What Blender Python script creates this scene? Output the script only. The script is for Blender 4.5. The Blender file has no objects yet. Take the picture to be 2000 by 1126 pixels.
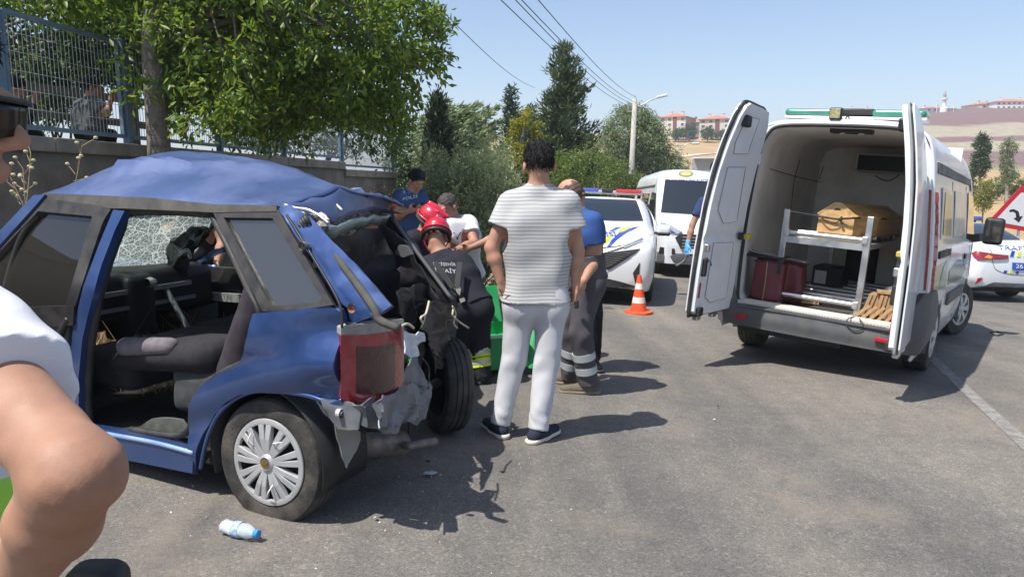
import bpy, bmesh, math, random
import numpy as np
from mathutils import Vector, Matrix, Euler, noise as mnoise
PI = math.pi
scene = bpy.context.scene
COL = scene.collection
random.seed(7); rng = np.random.default_rng(11)
# ------------------------------------------------------------------ camera
FPX, CAMH, PITCH = 1430.0, 1.6, math.atan2(563 - 345, 1430.0)
cd = bpy.data.cameras.new('camera'); cam = bpy.data.objects.new('camera', cd); COL.objects.link(cam)
cd.sensor_width = 36; cd.lens = 36 * FPX / 2000; cd.clip_start = 0.05; cd.clip_end = 3000
cam.location = (0, 0, CAMH); cam.rotation_euler = (PI / 2 - PITCH, 0, 0)
scene.camera = cam
# ------------------------------------------------------------------ daylight
SUN_EL = math.radians(62); SUN_AZ = math.atan2(-0.82, -0.57)     # where the sun stands: left and behind the camera
w = bpy.data.worlds.new('World'); scene.world = w; w.use_nodes = True
nt = w.node_tree; nt.nodes.clear()
sky = nt.nodes.new('ShaderNodeTexSky'); sky.sky_type = 'NISHITA'; sky.sun_disc = False
sky.sun_elevation = SUN_EL; sky.sun_rotation = SUN_AZ; sky.altitude = 800; sky.air_density = 1.0; sky.dust_density = 2.4; sky.ozone_density = 1.6
bg = nt.nodes.new('ShaderNodeBackground'); bg.inputs[1].default_value = 0.105
wo = nt.nodes.new('ShaderNodeOutputWorld')
nt.links.new(sky.outputs[0], bg.inputs[0]); nt.links.new(bg.outputs[0], wo.inputs[0])
sd = bpy.data.lights.new('sun', 'SUN'); sd.energy = 4.0; sd.angle = math.radians(0.55); sd.color = (1.0, 0.955, 0.89)
sun = bpy.data.objects.new('sun', sd); COL.objects.link(sun)
sdir = Vector((math.sin(SUN_AZ) * math.cos(SUN_EL), math.cos(SUN_AZ) * math.cos(SUN_EL), math.sin(SUN_EL)))
sun.rotation_euler = sdir.to_track_quat('Z', 'Y').to_euler(); sun.location = sdir * 30
vs = scene.view_settings; vs.view_transform = 'Standard'; vs.look = 'None'; vs.gamma = 1; vs.exposure = 0.80
scene.cycles.max_bounces = 8; scene.cycles.transparent_max_bounces = 24

# ------------------------------------------------------------------ places
def gz(x, y):                                  # the road falls gently to the right and ahead
    yy = y if y < 45 else 45 + (y - 45) * 0.3
    xx = max(-6.0, min(x, 26.0))
    return -0.045 * xx - 0.034 * (yy - 4.4)
_c, _s = math.cos(PITCH), math.sin(PITCH)
def ray(px, py):
    a = (px - 1000) / FPX; b = (563 - py) / FPX
    return Vector((a, _c + b * _s, -_s + b * _c))
def at(px, py, Y):                             # the place seen at (px, py), Y metres ahead
    r = ray(px, py); return Vector((0, 0, CAMH)) + r * (Y / r.y)
def onroad(px, py):
    r = ray(px, py); t = 3.0
    for _ in range(40):
        p = r * t; t += ((CAMH + p.z) - gz(p.x, p.y)) / -r.z * 0.6
    p = r * t; return Vector((p.x, p.y, gz(p.x, p.y)))

# ------------------------------------------------------------------ materials
MATS = {}
def mat(name, col, rough=0.6, metal=0.0, vary=0.12, scale=6.0, bump=0.0, bscale=60.0, spec=0.5, coat=0.0, dirt=None, dirtamt=0.3, detail=6.0, trans=0.0, alpha=1.0, ior=None, emit=None):
    if name in MATS: return MATS[name]
    m = bpy.data.materials.new(name); m.use_nodes = True; t = m.node_tree; n = t.nodes; l = t.links
    b = n['Principled BSDF']
    b.inputs['Roughness'].default_value = rough; b.inputs['Metallic'].default_value = metal
    b.inputs['Specular IOR Level'].default_value = spec; b.inputs['Coat Weight'].default_value = coat
    b.inputs['Coat Roughness'].default_value = 0.06
    b.inputs['Transmission Weight'].default_value = trans; b.inputs['Alpha'].default_value = alpha
    if ior: b.inputs['IOR'].default_value = ior
    tc = n.new('ShaderNodeTexCoord')
    nz = n.new('ShaderNodeTexNoise'); nz.inputs['Scale'].default_value = scale; nz.inputs['Detail'].default_value = detail
    l.new(tc.outputs['Object'], nz.inputs['Vector'])
    mr = n.new('ShaderNodeMapRange'); mr.inputs[1].default_value = 0.3; mr.inputs[2].default_value = 0.7
    mr.inputs[3].default_value = 1 - vary; mr.inputs[4].default_value = 1 + vary; l.new(nz.outputs[0], mr.inputs[0])
    mx = n.new('ShaderNodeMix'); mx.data_type = 'RGBA'; mx.blend_type = 'MULTIPLY'; mx.inputs[0].default_value = 1
    mx.inputs[6].default_value = (*col, 1); l.new(mr.outputs[0], mx.inputs[7])
    out = mx.outputs[2]
    if dirt:
        n2 = n.new('ShaderNodeTexNoise'); n2.inputs['Scale'].default_value = scale * 0.37 + 1.3; n2.inputs['Detail'].default_value = 9; n2.inputs['Roughness'].default_value = 0.65
        l.new(tc.outputs['Object'], n2.inputs['Vector'])
        r2 = n.new('ShaderNodeMapRange'); r2.inputs[1].default_value = 0.42; r2.inputs[2].default_value = 0.72; r2.inputs[4].default_value = dirtamt
        l.new(n2.outputs[0], r2.inputs[0])
        m2 = n.new('ShaderNodeMix'); m2.data_type = 'RGBA'; l.new(r2.outputs[0], m2.inputs[0]); l.new(out, m2.inputs[6]); m2.inputs[7].default_value = (*dirt, 1)
        out = m2.outputs[2]
        r3 = n.new('ShaderNodeMapRange'); r3.inputs[2].default_value = max(dirtamt, .01); r3.inputs[3].default_value = rough; r3.inputs[4].default_value = min(1, rough + 0.4)
        l.new(r2.outputs[0], r3.inputs[0]); l.new(r3.outputs[0], b.inputs['Roughness'])
    l.new(out, b.inputs['Base Color'])
    if bump:
        n3 = n.new('ShaderNodeTexNoise'); n3.inputs['Scale'].default_value = bscale; n3.inputs['Detail'].default_value = 5
        l.new(tc.outputs['Object'], n3.inputs['Vector'])
        bp = n.new('ShaderNodeBump'); bp.inputs['Strength'].default_value = bump; bp.inputs['Distance'].default_value = 0.02
        l.new(n3.outputs[0], bp.inputs['Height']); l.new(bp.outputs[0], b.inputs['Normal'])
    if emit:
        b.inputs['Emission Color'].default_value = (*emit[0], 1); b.inputs['Emission Strength'].default_value = emit[1]
    MATS[name] = m; return m
def glassmat(name, tint, alpha=0.5, rough=0.03, ior=1.6):
    if name in MATS: return MATS[name]
    m = bpy.data.materials.new(name); m.use_nodes = True; t = m.node_tree; n = t.nodes; l = t.links; n.clear()
    o = n.new('ShaderNodeOutputMaterial'); g = n.new('ShaderNodeBsdfGlossy'); g.inputs['Roughness'].default_value = rough
    tr = n.new('ShaderNodeBsdfTransparent'); tr.inputs[0].default_value = (*tint, 1)
    df = n.new('ShaderNodeBsdfDiffuse'); df.inputs[0].default_value = (0.30, 0.29, 0.26, 1)
    a = n.new('ShaderNodeMixShader'); a.inputs[0].default_value = alpha; l.new(tr.outputs[0], a.inputs[1]); l.new(df.outputs[0], a.inputs[2])
    f = n.new('ShaderNodeFresnel'); f.inputs[0].default_value = ior
    b = n.new('ShaderNodeMixShader'); l.new(f.outputs[0], b.inputs[0]); l.new(a.outputs[0], b.inputs[1]); l.new(g.outputs[0], b.inputs[2])
    l.new(b.outputs[0], o.inputs[0]); MATS[name] = m; return m
def leafmat(name, c1, c2, c3=None, trans=0.35, rough=0.45):
    if name in MATS: return MATS[name]
    m = bpy.data.materials.new(name); m.use_nodes = True; t = m.node_tree; n = t.nodes; l = t.links; n.clear()
    o = n.new('ShaderNodeOutputMaterial'); b = n.new('ShaderNodeBsdfPrincipled'); b.inputs['Roughness'].default_value = rough
    tr = n.new('ShaderNodeBsdfTranslucent'); g = n.new('ShaderNodeNewGeometry'); cr = n.new('ShaderNodeValToRGB')
    cr.color_ramp.elements[0].color = (*c1, 1); cr.color_ramp.elements[1].color = (*c2, 1)
    if c3:
        e = cr.color_ramp.elements.new(0.95); e.color = (*c2, 1); cr.color_ramp.elements[-1].color = (*c3, 1)
    l.new(g.outputs['Random Per Island'], cr.inputs[0]); l.new(cr.outputs[0], b.inputs['Base Color'])
    hs = n.new('ShaderNodeHueSaturation'); hs.inputs['Value'].default_value = 1.5; hs.inputs['Hue'].default_value = 0.485
    l.new(cr.outputs[0], hs.inputs['Color']); l.new(hs.outputs[0], tr.inputs[0])
    x = n.new('ShaderNodeMixShader'); x.inputs[0].default_value = trans
    l.new(b.outputs[0], x.inputs[1]); l.new(tr.outputs[0], x.inputs[2]); l.new(x.outputs[0], o.inputs[0])
    MATS[name] = m; return m

# ------------------------------------------------------------------ objects
def tag(o, label=None, cat=None, group=None, kind=None):
    if label: o['label'] = label
    if cat: o['category'] = cat
    if group: o['group'] = group
    if kind: o['kind'] = kind
    return o
def thing(name, label, cat, loc=(0, 0, 0), rot=(0, 0, 0), group=None):
    o = bpy.data.objects.new(name, None); COL.objects.link(o); o.location = loc; o.rotation_euler = rot; o.empty_display_size = 0.1
    return tag(o, label, cat, group)
def mk(name, V, F, m, parent=None, smooth=False, mi=None, loc=None, rot=None, sharp=None):
    me = bpy.data.meshes.new(name)
    V = [tuple(v) for v in V] if not isinstance(V, np.ndarray) else V
    if isinstance(F, np.ndarray) and isinstance(V, np.ndarray):
        me.vertices.add(len(V)); me.vertices.foreach_set('co', V.astype(np.float32).ravel())
        k = F.shape[1]; me.loops.add(F.size); me.loops.foreach_set('vertex_index', F.astype(np.int32).ravel())
        me.polygons.add(len(F)); me.polygons.foreach_set('loop_start', np.arange(0, F.size, k, dtype=np.int32))
        me.update(calc_edges=True)
    else:
        me.from_pydata([tuple(v) for v in V], [], [list(map(int, f)) for f in F])
    for x in (m if isinstance(m, (list, tuple)) else [m]): me.materials.append(x)
    if mi is not None: me.polygons.foreach_set('material_index', np.array(mi, dtype=np.int32))
    if smooth:
        me.polygons.foreach_set('use_smooth', np.ones(len(me.polygons), dtype=bool))
        if sharp: me.set_sharp_from_angle(angle=math.radians(sharp))
    me.update()
    o = bpy.data.objects.new(name, me); COL.objects.link(o)
    if parent is not None: o.parent = parent
    if loc is not None: o.location = loc
    if rot is not None: o.rotation_euler = rot
    return o
def link_copy(o, parent=None):
    c = o.copy(); COL.objects.link(c); c.parent = parent
    return c
def copy_tree(o, parent=None):
    c = link_copy(o, parent)
    for ch in list(o.children): copy_tree(ch, c)
    return c
def bevel(o, w=0.01, seg=2, angle=40):
    b = o.modifiers.new('bevel', 'BEVEL'); b.width = w; b.segments = seg; b.limit_method = 'ANGLE'; b.angle_limit = math.radians(angle)
    return o
def subd(o, lv=1):
    s = o.modifiers.new('sub', 'SUBSURF'); s.levels = lv; s.render_levels = lv; return o
def solid(o, t=0.01, off=-1):
    s = o.modifiers.new('solid', 'SOLIDIFY'); s.thickness = t; s.offset = off; return o

class MB:
    def __init__(s): s.V = []; s.F = []; s.M = []; s.cm = 0
    def add(s, V, F, mi=None):
        o = len(s.V); s.V += [tuple(v) for v in V]; s.F += [tuple(i + o for i in f) for f in F]; s.M += [s.cm if mi is None else mi] * len(F); return s
    def box(s, c, d, rz=0, R=None):
        x, y, z = d[0] / 2, d[1] / 2, d[2] / 2
        V = [Vector((a * x, b * y, e * z)) for a in (-1, 1) for b in (-1, 1) for e in (-1, 1)]
        M = R if R is not None else Matrix.Rotation(rz, 3, 'Z')
        return s.add([M @ v + Vector(c) for v in V], [(0, 1, 3, 2), (4, 6, 7, 5), (0, 4, 5, 1), (2, 3, 7, 6), (0, 2, 6, 4), (1, 5, 7, 3)])
    def bar(s, a, b, w, h=None, up=(0, 0, 1)):
        a, b = Vector(a), Vector(b); d = (b - a); L = d.length
        if L < 1e-6: return s
        d.normalize(); u = Vector(up)
        if abs(d.dot(u)) > 0.98: u = Vector((0, 1, 0))
        x = d.cross(u).normalized(); z = x.cross(d)
        return s.box((a + b) / 2, (w, L, h or w), R=Matrix((x, d, z)).transposed())
    def tube(s, pts, r, n=8, cap=True, closed=False):
        pts = [Vector(p) for p in pts]; V = []; F = []; N = len(pts)
        rr = r if isinstance(r, (list, tuple)) else [r] * N
        pu = None
        for i, p in enumerate(pts):
            d = (pts[(i + 1) % N] - pts[i - 1]) if closed else (pts[min(i + 1, N - 1)] - pts[max(i - 1, 0)])
            d = d.normalized() if d.length > 1e-9 else Vector((0, 0, 1))
            if pu is None: pu = Vector((0, 0, 1)) if abs(d.z) < 0.9 else Vector((1, 0, 0))
            x = d.cross(pu).normalized(); y = x.cross(d).normalized(); pu = y
            for k in range(n):
                a = 2 * PI * k / n; V.append(p + (x * math.cos(a) + y * math.sin(a)) * rr[i])
        for i in range(N if closed else N - 1):
            j = (i + 1) % N
            for k in range(n): F.append((i * n + k, i * n + (k + 1) % n, j * n + (k + 1) % n, j * n + k))
        if cap and not closed: F.append(tuple(range(n - 1, -1, -1))); F.append(tuple((N - 1) * n + k for k in range(n)))
        return s.add(V, F)
    def lathe(s, prof, n=32, axis='Z', c=(0, 0, 0), R=None):   # prof: (radius, height)
        V = []; F = []
        for (r, h) in prof:
            for k in range(n):
                a = 2 * PI * k / n; p = Vector((r * math.cos(a), r * math.sin(a), h))
                if axis == 'X': p = Vector((p.z, p.x, p.y))
                if axis == 'Y': p = Vector((p.y, p.z, p.x))
                if R is not None: p = R @ p
                V.append(p + Vector(c))
        for i in range(len(prof) - 1):
            for k in range(n): F.append((i * n + k, i * n + (k + 1) % n, (i + 1) * n + (k + 1) % n, (i + 1) * n + k))
        return s.add(V, F)
    def prism(s, poly, d):                      # poly: 3D points of one face, d: extrusion vector
        d = Vector(d); n = len(poly); P = [Vector(p) for p in poly]
        V = P + [p + d for p in P]
        F = [tuple(range(n)), tuple(range(2 * n - 1, n - 1, -1))] + [(i, i + n, (i + 1) % n + n, (i + 1) % n) for i in range(n)]
        return s.add(V, F)
    def grid(s, G):
        n, m = len(G), len(G[0]); V = [p for r in G for p in r]
        return s.add(V, [(i * m + j, (i + 1) * m + j, (i + 1) * m + j + 1, i * m + j + 1) for i in range(n - 1) for j in range(m - 1)])
    def build(s, name, m, parent=None, smooth=False, sharp=None, fix=True, **k):
        multi = isinstance(m, (list, tuple))
        o = mk(name, s.V, s.F, m, parent, smooth, s.M if multi else None, sharp=sharp, **k)
        if fix:
            b = bmesh.new(); b.from_mesh(o.data); bmesh.ops.recalc_face_normals(b, faces=b.faces); b.to_mesh(o.data); b.free()
        return o
def filled(poly, holes=(), cell=None):
    """planar (2D) polygon with holes -> triangulated verts, faces"""
    b = bmesh.new(); es = []
    for lp in [poly] + list(holes):
        vs_ = [b.verts.new((p[0], p[1], 0)) for p in lp]
        es += [b.edges.new((vs_[i], vs_[(i + 1) % len(vs_)])) for i in range(len(vs_))]
    bmesh.ops.triangle_fill(b, use_beauty=True, use_dissolve=False, edges=es)
    if cell:
        for _ in range(5):
            lg = [e for e in b.edges if e.calc_length() > cell]
            if not lg: break
            bmesh.ops.subdivide_edges(b, edges=lg, cuts=1); bmesh.ops.triangulate(b, faces=b.faces)
    b.verts.index_update(); b.faces.ensure_lookup_table()
    V = [(v.co.x, v.co.y) for v in b.verts]; F = [[v.index for v in f.verts] for f in b.faces]; b.free()
    return V, F
def sheet(name, poly, fn, m, parent=None, t=0.006, holes=(), cell=0.12, smooth=True, flip=False):
    """a panel: 2D outline mapped to space by fn, with thickness t"""
    V, F = filled(poly, holes, cell)
    o = mk(name, [fn(*v) for v in V], F, m, parent, smooth)
    b = bmesh.new(); b.from_mesh(o.data); bmesh.ops.recalc_face_normals(b, faces=b.faces); b.to_mesh(o.data); b.free()
    if t:
        solid(o, t, 0); e = o.modifiers.new('split', 'EDGE_SPLIT'); e.split_angle = math.radians(48)
    return o
_txt = {}
def text_poly(s, size):
    k = (s, size)
    if k not in _txt:
        c = bpy.data.curves.new('lettering', 'FONT'); c.body = s; c.size = size; c.align_x = 'CENTER'; c.align_y = 'CENTER'; c.resolution_u = 3
        o = bpy.data.objects.new('lettering', c); me = o.to_mesh()
        _txt[k] = ([tuple(v.co) for v in me.vertices], [tuple(p.vertices) for p in me.polygons]); o.to_mesh_clear()
        bpy.data.objects.remove(o); bpy.data.curves.remove(c)
    return _txt[k]
def lettering(s, size, fn, m, parent, name='lettering', stretch=1.0):
    V, F = text_poly(s, size)
    o = mk(name, [fn(v[0] * stretch, v[1]) for v in V], F, m, parent); solid(o, 0.003, 1); return o
def catmull(P, n=8, closed=False):
    P = [Vector(p) for p in P]; out = []; N = len(P)
    for i in range(N if closed else N - 1):
        if closed: a, b, c, d = P[i - 1], P[i], P[(i + 1) % N], P[(i + 2) % N]
        else: a, b, c, d = P[max(i - 1, 0)], P[i], P[i + 1], P[min(i + 2, N - 1)]
        for k in range(n):
            t = k / n; out.append(0.5 * ((2 * b) + (c - a) * t + (2 * a - 5 * b + 4 * c - d) * t * t + (3 * b - a - 3 * c + d) * t ** 3))
    if not closed: out.append(P[-1])
    return out
def fbm(p, o=4): return mnoise.fractal(Vector(p), 1.0, 2.0, o)
# ================================================================== the setting
def asphalt():
    m = bpy.data.materials.new('asphalt'); m.use_nodes = True; t = m.node_tree; n = t.nodes; l = t.links; b = n['Principled BSDF']
    tc = n.new('ShaderNodeTexCoord')
    def noise(s, d=6, r=0.6, vec=None):
        x = n.new('ShaderNodeTexNoise'); x.inputs['Scale'].default_value = s; x.inputs['Detail'].default_value = d; x.inputs['Roughness'].default_value = r
        l.new(vec or tc.outputs['Object'], x.inputs['Vector']); return x.outputs[0]
    def ramp(v, a, bb, c1, c2):
        x = n.new('ShaderNodeValToRGB'); x.color_ramp.elements[0].position = a; x.color_ramp.elements[1].position = bb
        x.color_ramp.elements[0].color = (*c1, 1); x.color_ramp.elements[1].color = (*c2, 1); l.new(v, x.inputs[0]); return x.outputs[0]
    def mix(f, a, bb, mode='MIX'):
        x = n.new('ShaderNodeMix'); x.data_type = 'RGBA'; x.blend_type = mode
        if isinstance(f, float): x.inputs[0].default_value = f
        else: l.new(f, x.inputs[0])
        for s, v in ((6, a), (7, bb)):
            if isinstance(v, tuple): x.inputs[s].default_value = (*v, 1)
            else: l.new(v, x.inputs[s])
        return x.outputs[2]
    vo = n.new('ShaderNodeTexVoronoi'); vo.inputs['Scale'].default_value = 185; l.new(tc.outputs['Object'], vo.inputs['Vector'])
    vo2 = n.new('ShaderNodeTexVoronoi'); vo2.inputs['Scale'].default_value = 70; l.new(tc.outputs['Object'], vo2.inputs['Vector'])
    sep = n.new('ShaderNodeSeparateColor'); l.new(vo.outputs['Color'], sep.inputs[0])
    sep2 = n.new('ShaderNodeSeparateColor'); l.new(vo2.outputs['Color'], sep2.inputs[0])
    stone = ramp(sep.outputs[0], 0.05, 0.98, (0.115, 0.110, 0.102), (0.225, 0.212, 0.19))
    big = ramp(sep2.outputs[1], 0.86, 0.99, (0, 0, 0), (0.09, 0.085, 0.075))
    c = mix(0.8, stone, big, 'ADD')
    # wear lanes run with the road
    mp = n.new('ShaderNodeMapping'); mp.inputs['Rotation'].default_value = (0, 0, math.radians(7)); mp.inputs['Scale'].default_value = (0.75, 0.045, 1)
    l.new(tc.outputs['Object'], mp.inputs[0])
    lane = noise(1.6, 5, 0.55, mp.outputs[0])
    c = mix(1.0, c, ramp(lane, 0.36, 0.66, (0.68, 0.69, 0.71), (1.20, 1.16, 1.10)), 'MULTIPLY')
    c = mix(1.0, c, ramp(noise(0.55, 8, 0.65), 0.34, 0.68, (0.80, 0.80, 0.82), (1.14, 1.12, 1.09)), 'MULTIPLY')
    c = mix(1.0, c, ramp(noise(7, 6, 0.7), 0.33, 0.66, (0.88, 0.88, 0.88), (1.1, 1.1, 1.1)), 'MULTIPLY')
    # pale ochre dust blown over the surface and dark drip stains
    dust = ramp(noise(0.9, 9, 0.7), 0.52, 0.80, (0, 0, 0), (1, 1, 1))
    c = mix(dust, c, (0.24, 0.205, 0.16))
    st = ramp(noise(2.3, 7, 0.55), 0.66, 0.74, (0, 0, 0), (0.55, 0.55, 0.55))
    c = mix(st, c, (0.05, 0.048, 0.046))
    l.new(c, b.inputs['Base Color']); b.inputs['Roughness'].default_value = 0.86; b.inputs['Specular IOR Level'].default_value = 0.35
    bp = n.new('ShaderNodeBump'); bp.inputs['Strength'].default_value = 0.40; bp.inputs['Distance'].default_value = 0.008
    l.new(vo.outputs['Distance'], bp.inputs['Height']); l.new(bp.outputs[0], b.inputs['Normal'])
    return m
M_asph = asphalt()
M_dirt = mat('dry earth', (0.27, 0.20, 0.13), 0.95, vary=0.3, scale=2.5, bump=0.6, bscale=30, dirt=(0.40, 0.33, 0.24), dirtamt=0.8)
M_straw = mat('straw field', (0.37, 0.25, 0.115), 0.95, vary=0.16, scale=0.12, dirt=(0.30, 0.235, 0.13), dirtamt=0.8, bump=0.3, bscale=4)
M_grass = mat('lawn', (0.085, 0.13, 0.035), 0.9, vary=0.4, scale=4, bump=0.6, bscale=40)
M_paint = mat('road paint', (0.235, 0.226, 0.21), 0.88, vary=0.3, scale=26, dirt=(0.13, 0.122, 0.11), dirtamt=0.95)
M_conc = mat('concrete', (0.22, 0.195, 0.165), 0.92, vary=0.22, scale=3, bump=0.5, bscale=45, dirt=(0.10, 0.085, 0.07), dirtamt=0.7)
M_conc2 = mat('coping concrete', (0.27, 0.25, 0.22), 0.9, vary=0.2, scale=5, bump=0.3, bscale=60, dirt=(0.12, 0.105, 0.085), dirtamt=0.55)

def terrain(name, xs, ys, zf, m, kind='structure'):
    V = np.array([(x, y, zf(x, y)) for y in ys for x in xs]); n = len(xs)
    F = np.array([(j * n + i, j * n + i + 1, (j + 1) * n + i + 1, (j + 1) * n + i) for j in range(len(ys) - 1) for i in range(n - 1)])
    return tag(mk(name, V, F, m, smooth=True), kind=kind)
def span(a, b, s): return list(np.arange(a, b + s * 0.5, s))
xs = span(-90, -12, 6) + span(-10, 28, 1) + span(32, 140, 6) + [200, 400]
ys = span(-12, 45, 1.5) + span(50, 140, 6) + [200, 300, 500, 900]
ground = terrain('ground', xs, ys, lambda x, y: gz(x, y) - 0.012, M_dirt)
def road_edge(y): return -1.9 + 0.155 * y if y < 30 else 2.75 + (y - 30) * 0.3
V = []; F = []; rows = span(-10, 60, 1.0); nu = 30
for y in rows:
    xl = road_edge(y) + 0.10 * math.sin(y * 1.7) + 0.05 * math.sin(y * 4.1) - (1.2 if y < 6 else 1.2 * max(0, 1 - (y - 6) / 2.5))
    xr = 16 + y * 0.35
    for i in range(nu + 1):
        x = xl + (xr - xl) * i / nu; V.append((x, y, gz(x, y)))
n_ = nu + 1
F = [(j * n_ + i, j * n_ + i + 1, (j + 1) * n_ + i + 1, (j + 1) * n_ + i) for j in range(len(rows) - 1) for i in range(nu)]
road = tag(mk('road', V, F, M_asph, smooth=True), kind='structure')
# worn white edge line on the right of the lane
mb = MB(); pa, pb = onroad(1858, 735), onroad(2000, 865)
d = (pb - pa); d.z = 0; d.normalize()
L0 = []
for k in range(31):
    q = pa + d * (-9.0 + k * 0.6); nrm = Vector((-d.y, d.x, 0)) * 0.055
    q.x += 0.012 * max(0, -(-9.0 + k * 0.6)) ** 1.6
    L0.append([Vector((p.x, p.y, gz(p.x, p.y) + 0.004)) for p in (q + nrm, q - nrm)])
mb.grid(L0); tag(mb.build('edge_line', M_paint, smooth=True), kind='structure')

# ---------------------------------------------------------------- retaining wall and fence
WU = Vector((0.153, 0.988, 0)); WP = Vector((-5.43, 0.84, 0)); WN = Vector((0.988, -0.153, 0))   # towards the road
def wall_at(px, off=0.0):
    r = ray(px, 345); p0 = WP + WN * off; k = r.y / r.x
    s = (p0.x * k - p0.y) / (WU.y - WU.x * k); q = p0 + WU * s; return s, q
def wz(s): return 1.98 - 0.012 * (s - 6)
s_end = wall_at(772)[0]; s_step = wall_at(672)[0]
wall = thing('retaining_wall', 'grey rough concrete retaining wall below the blue mesh fence', 'wall', tuple(WP))
def wall_seg(s0, s1, zt, nm='wall_face'):
    mb = MB(); G = []
    for i in range(int((s1 - s0) / 0.25) + 2):
        s = min(s0 + i * 0.25, s1); row = []
        for j in range(11):
            z = -0.4 + (zt(s) - 0.14 + 0.4) * j / 10; p = WU * s
            row.append(p + WN * (0.025 * fbm((s * 1.3, z * 1.9, 3)) + 0.01 * fbm((s * 6, z * 6, 9))) + Vector((0, 0, z)))
        back = [row[-1] - WN * 0.3, row[0] - WN * 0.3]; G.append(row + back)
    mb.grid(G); return mb.build(nm, M_conc, wall, smooth=True)
wall_seg(-6, s_step, wz); wall_seg(s_step, s_end, lambda s: wz(s) - 0.14, 'wall_face')
def coping(s0, s1, zt):
    mb = MB(); k = max(1, int((s1 - s0) / 2.4)); ds = (s1 - s0) / k
    for i in range(k):
        a, b = s0 + i * ds + 0.006, s0 + (i + 1) * ds - 0.006; m1 = MB()
        pa = WU * a + Vector((0, 0, zt(a) - 0.07)) - WN * 0.13; pb = WU * b + Vector((0, 0, zt(b) - 0.07)) - WN * 0.13
        m1.bar(pa, pb, 0.36, 0.14); bevel(m1.build('coping_block', M_conc2, wall), 0.012)
coping(-6, s_step, wz); coping(s_step, s_end, lambda s: wz(s) - 0.14)
M_blue = mat('blue fence paint', (0.13, 0.21, 0.31), 0.5, vary=0.18, scale=8, dirt=(0.30, 0.30, 0.29), dirtamt=0.45)
M_wire = mat('pale wire', (0.34, 0.37, 0.39), 0.45, metal=0.4, vary=0.15)
post_px = [-130, 20, 256, 433, 557, 668, 766]
fence = thing('mesh_fence', 'blue steel post and wire mesh fence along the top of the concrete wall', 'fence', tuple(WP))
fence_h = 1.02; FO = -0.13
fs = [wall_at(p, FO)[0] for p in post_px]
for i, s in enumerate(fs):
    zt = wz(s) - (0.14 if s > s_step + 0.2 else 0); mb = MB(); base = WU * s + WN * FO + Vector((0, 0, zt))
    mb.bar(base, base + Vector((0, 0, fence_h + 0.13)), 0.075, 0.075)
    mb.box(base + Vector((0, 0, 0.006)), (0.15, 0.15, 0.012), math.atan2(WU.y, WU.x)); mb.box(base + Vector((0, 0, fence_h + 0.135)), (0.09, 0.09, 0.015), math.atan2(WU.y, WU.x))
    mb.build('post', M_blue, fence)
for i in range(len(fs) - 1):
    a, b = fs[i] + 0.075, fs[i + 1] - 0.075; dz = 0.14 if fs[i] > s_step - 0.3 else 0
    za, zb = wz(a) - dz + 0.09, wz(b) - dz + 0.09; o = WN * (FO + 0.0)
    A0, B0 = WU * a + o + Vector((0, 0, za)), WU * b + o + Vector((0, 0, zb)); up = Vector((0, 0, fence_h))
    for p, q in ((A0, B0), (A0 + up, B0 + up), (A0, A0 + up), (B0, B0 + up)):
        MB().bar(p, q, 0.042, 0.042).build('panel_frame', M_blue, fence)
    mb = MB(); nv = max(4, int((b - a) / 0.052))
    for k in range(1, nv):
        q = A0 + (B0 - A0) * (k / nv) + WN * 0.008; mb.tube([q, q + up], 0.0032, 4, False)
    for k in range(1, 6):
        q = up * (k / 6); mb.tube([A0 + q, B0 + q], 0.003, 4, False)
    tag(mb.build('wire_mesh', M_wire, fence), kind='stuff')
# wire strands beyond the last post
mb = MB(); p0 = WU * fs[-1] + WN * FO; p1 = p0 + WU * 3.2
for k in range(6):
    z = wz(fs[-1]) - 0.5 + k * 0.22; mb.tube([p0 + Vector((0, 0, z)), p1 + Vector((0, 0, z - 0.1))], 0.006, 5)
mb.build('strand', M_wire, fence)
MB().bar(p1 + Vector((0, 0, 0.2)), p1 + Vector((0, 0, 2.6)), 0.07).build('post', M_blue, fence)
# raised ground held by the wall
def lawn_z(x, y):
    s = (Vector((x, y, 0)) - WP).dot(WU); q = -(Vector((x, y, 0)) - WP).dot(WN)
    return wz(max(-6, min(s, 30))) - 0.17 + 0.05 * fbm((x * 0.6, y * 0.6, 1)) - 0.06 * min(max(q - 0.3, 0), 30)
G = [[(lambda p: Vector((p.x, p.y, lawn_z(p.x, p.y))))(WP + WU * s - WN * q) for q in (0.29, 1, 2, 3, 5, 8, 12, 18, 30, 60)] for s in span(-8, s_end + 0.5, 1)]
mb = MB(); mb.grid(G); tag(mb.build('lawn', M_grass, smooth=True), kind='structure')

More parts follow.
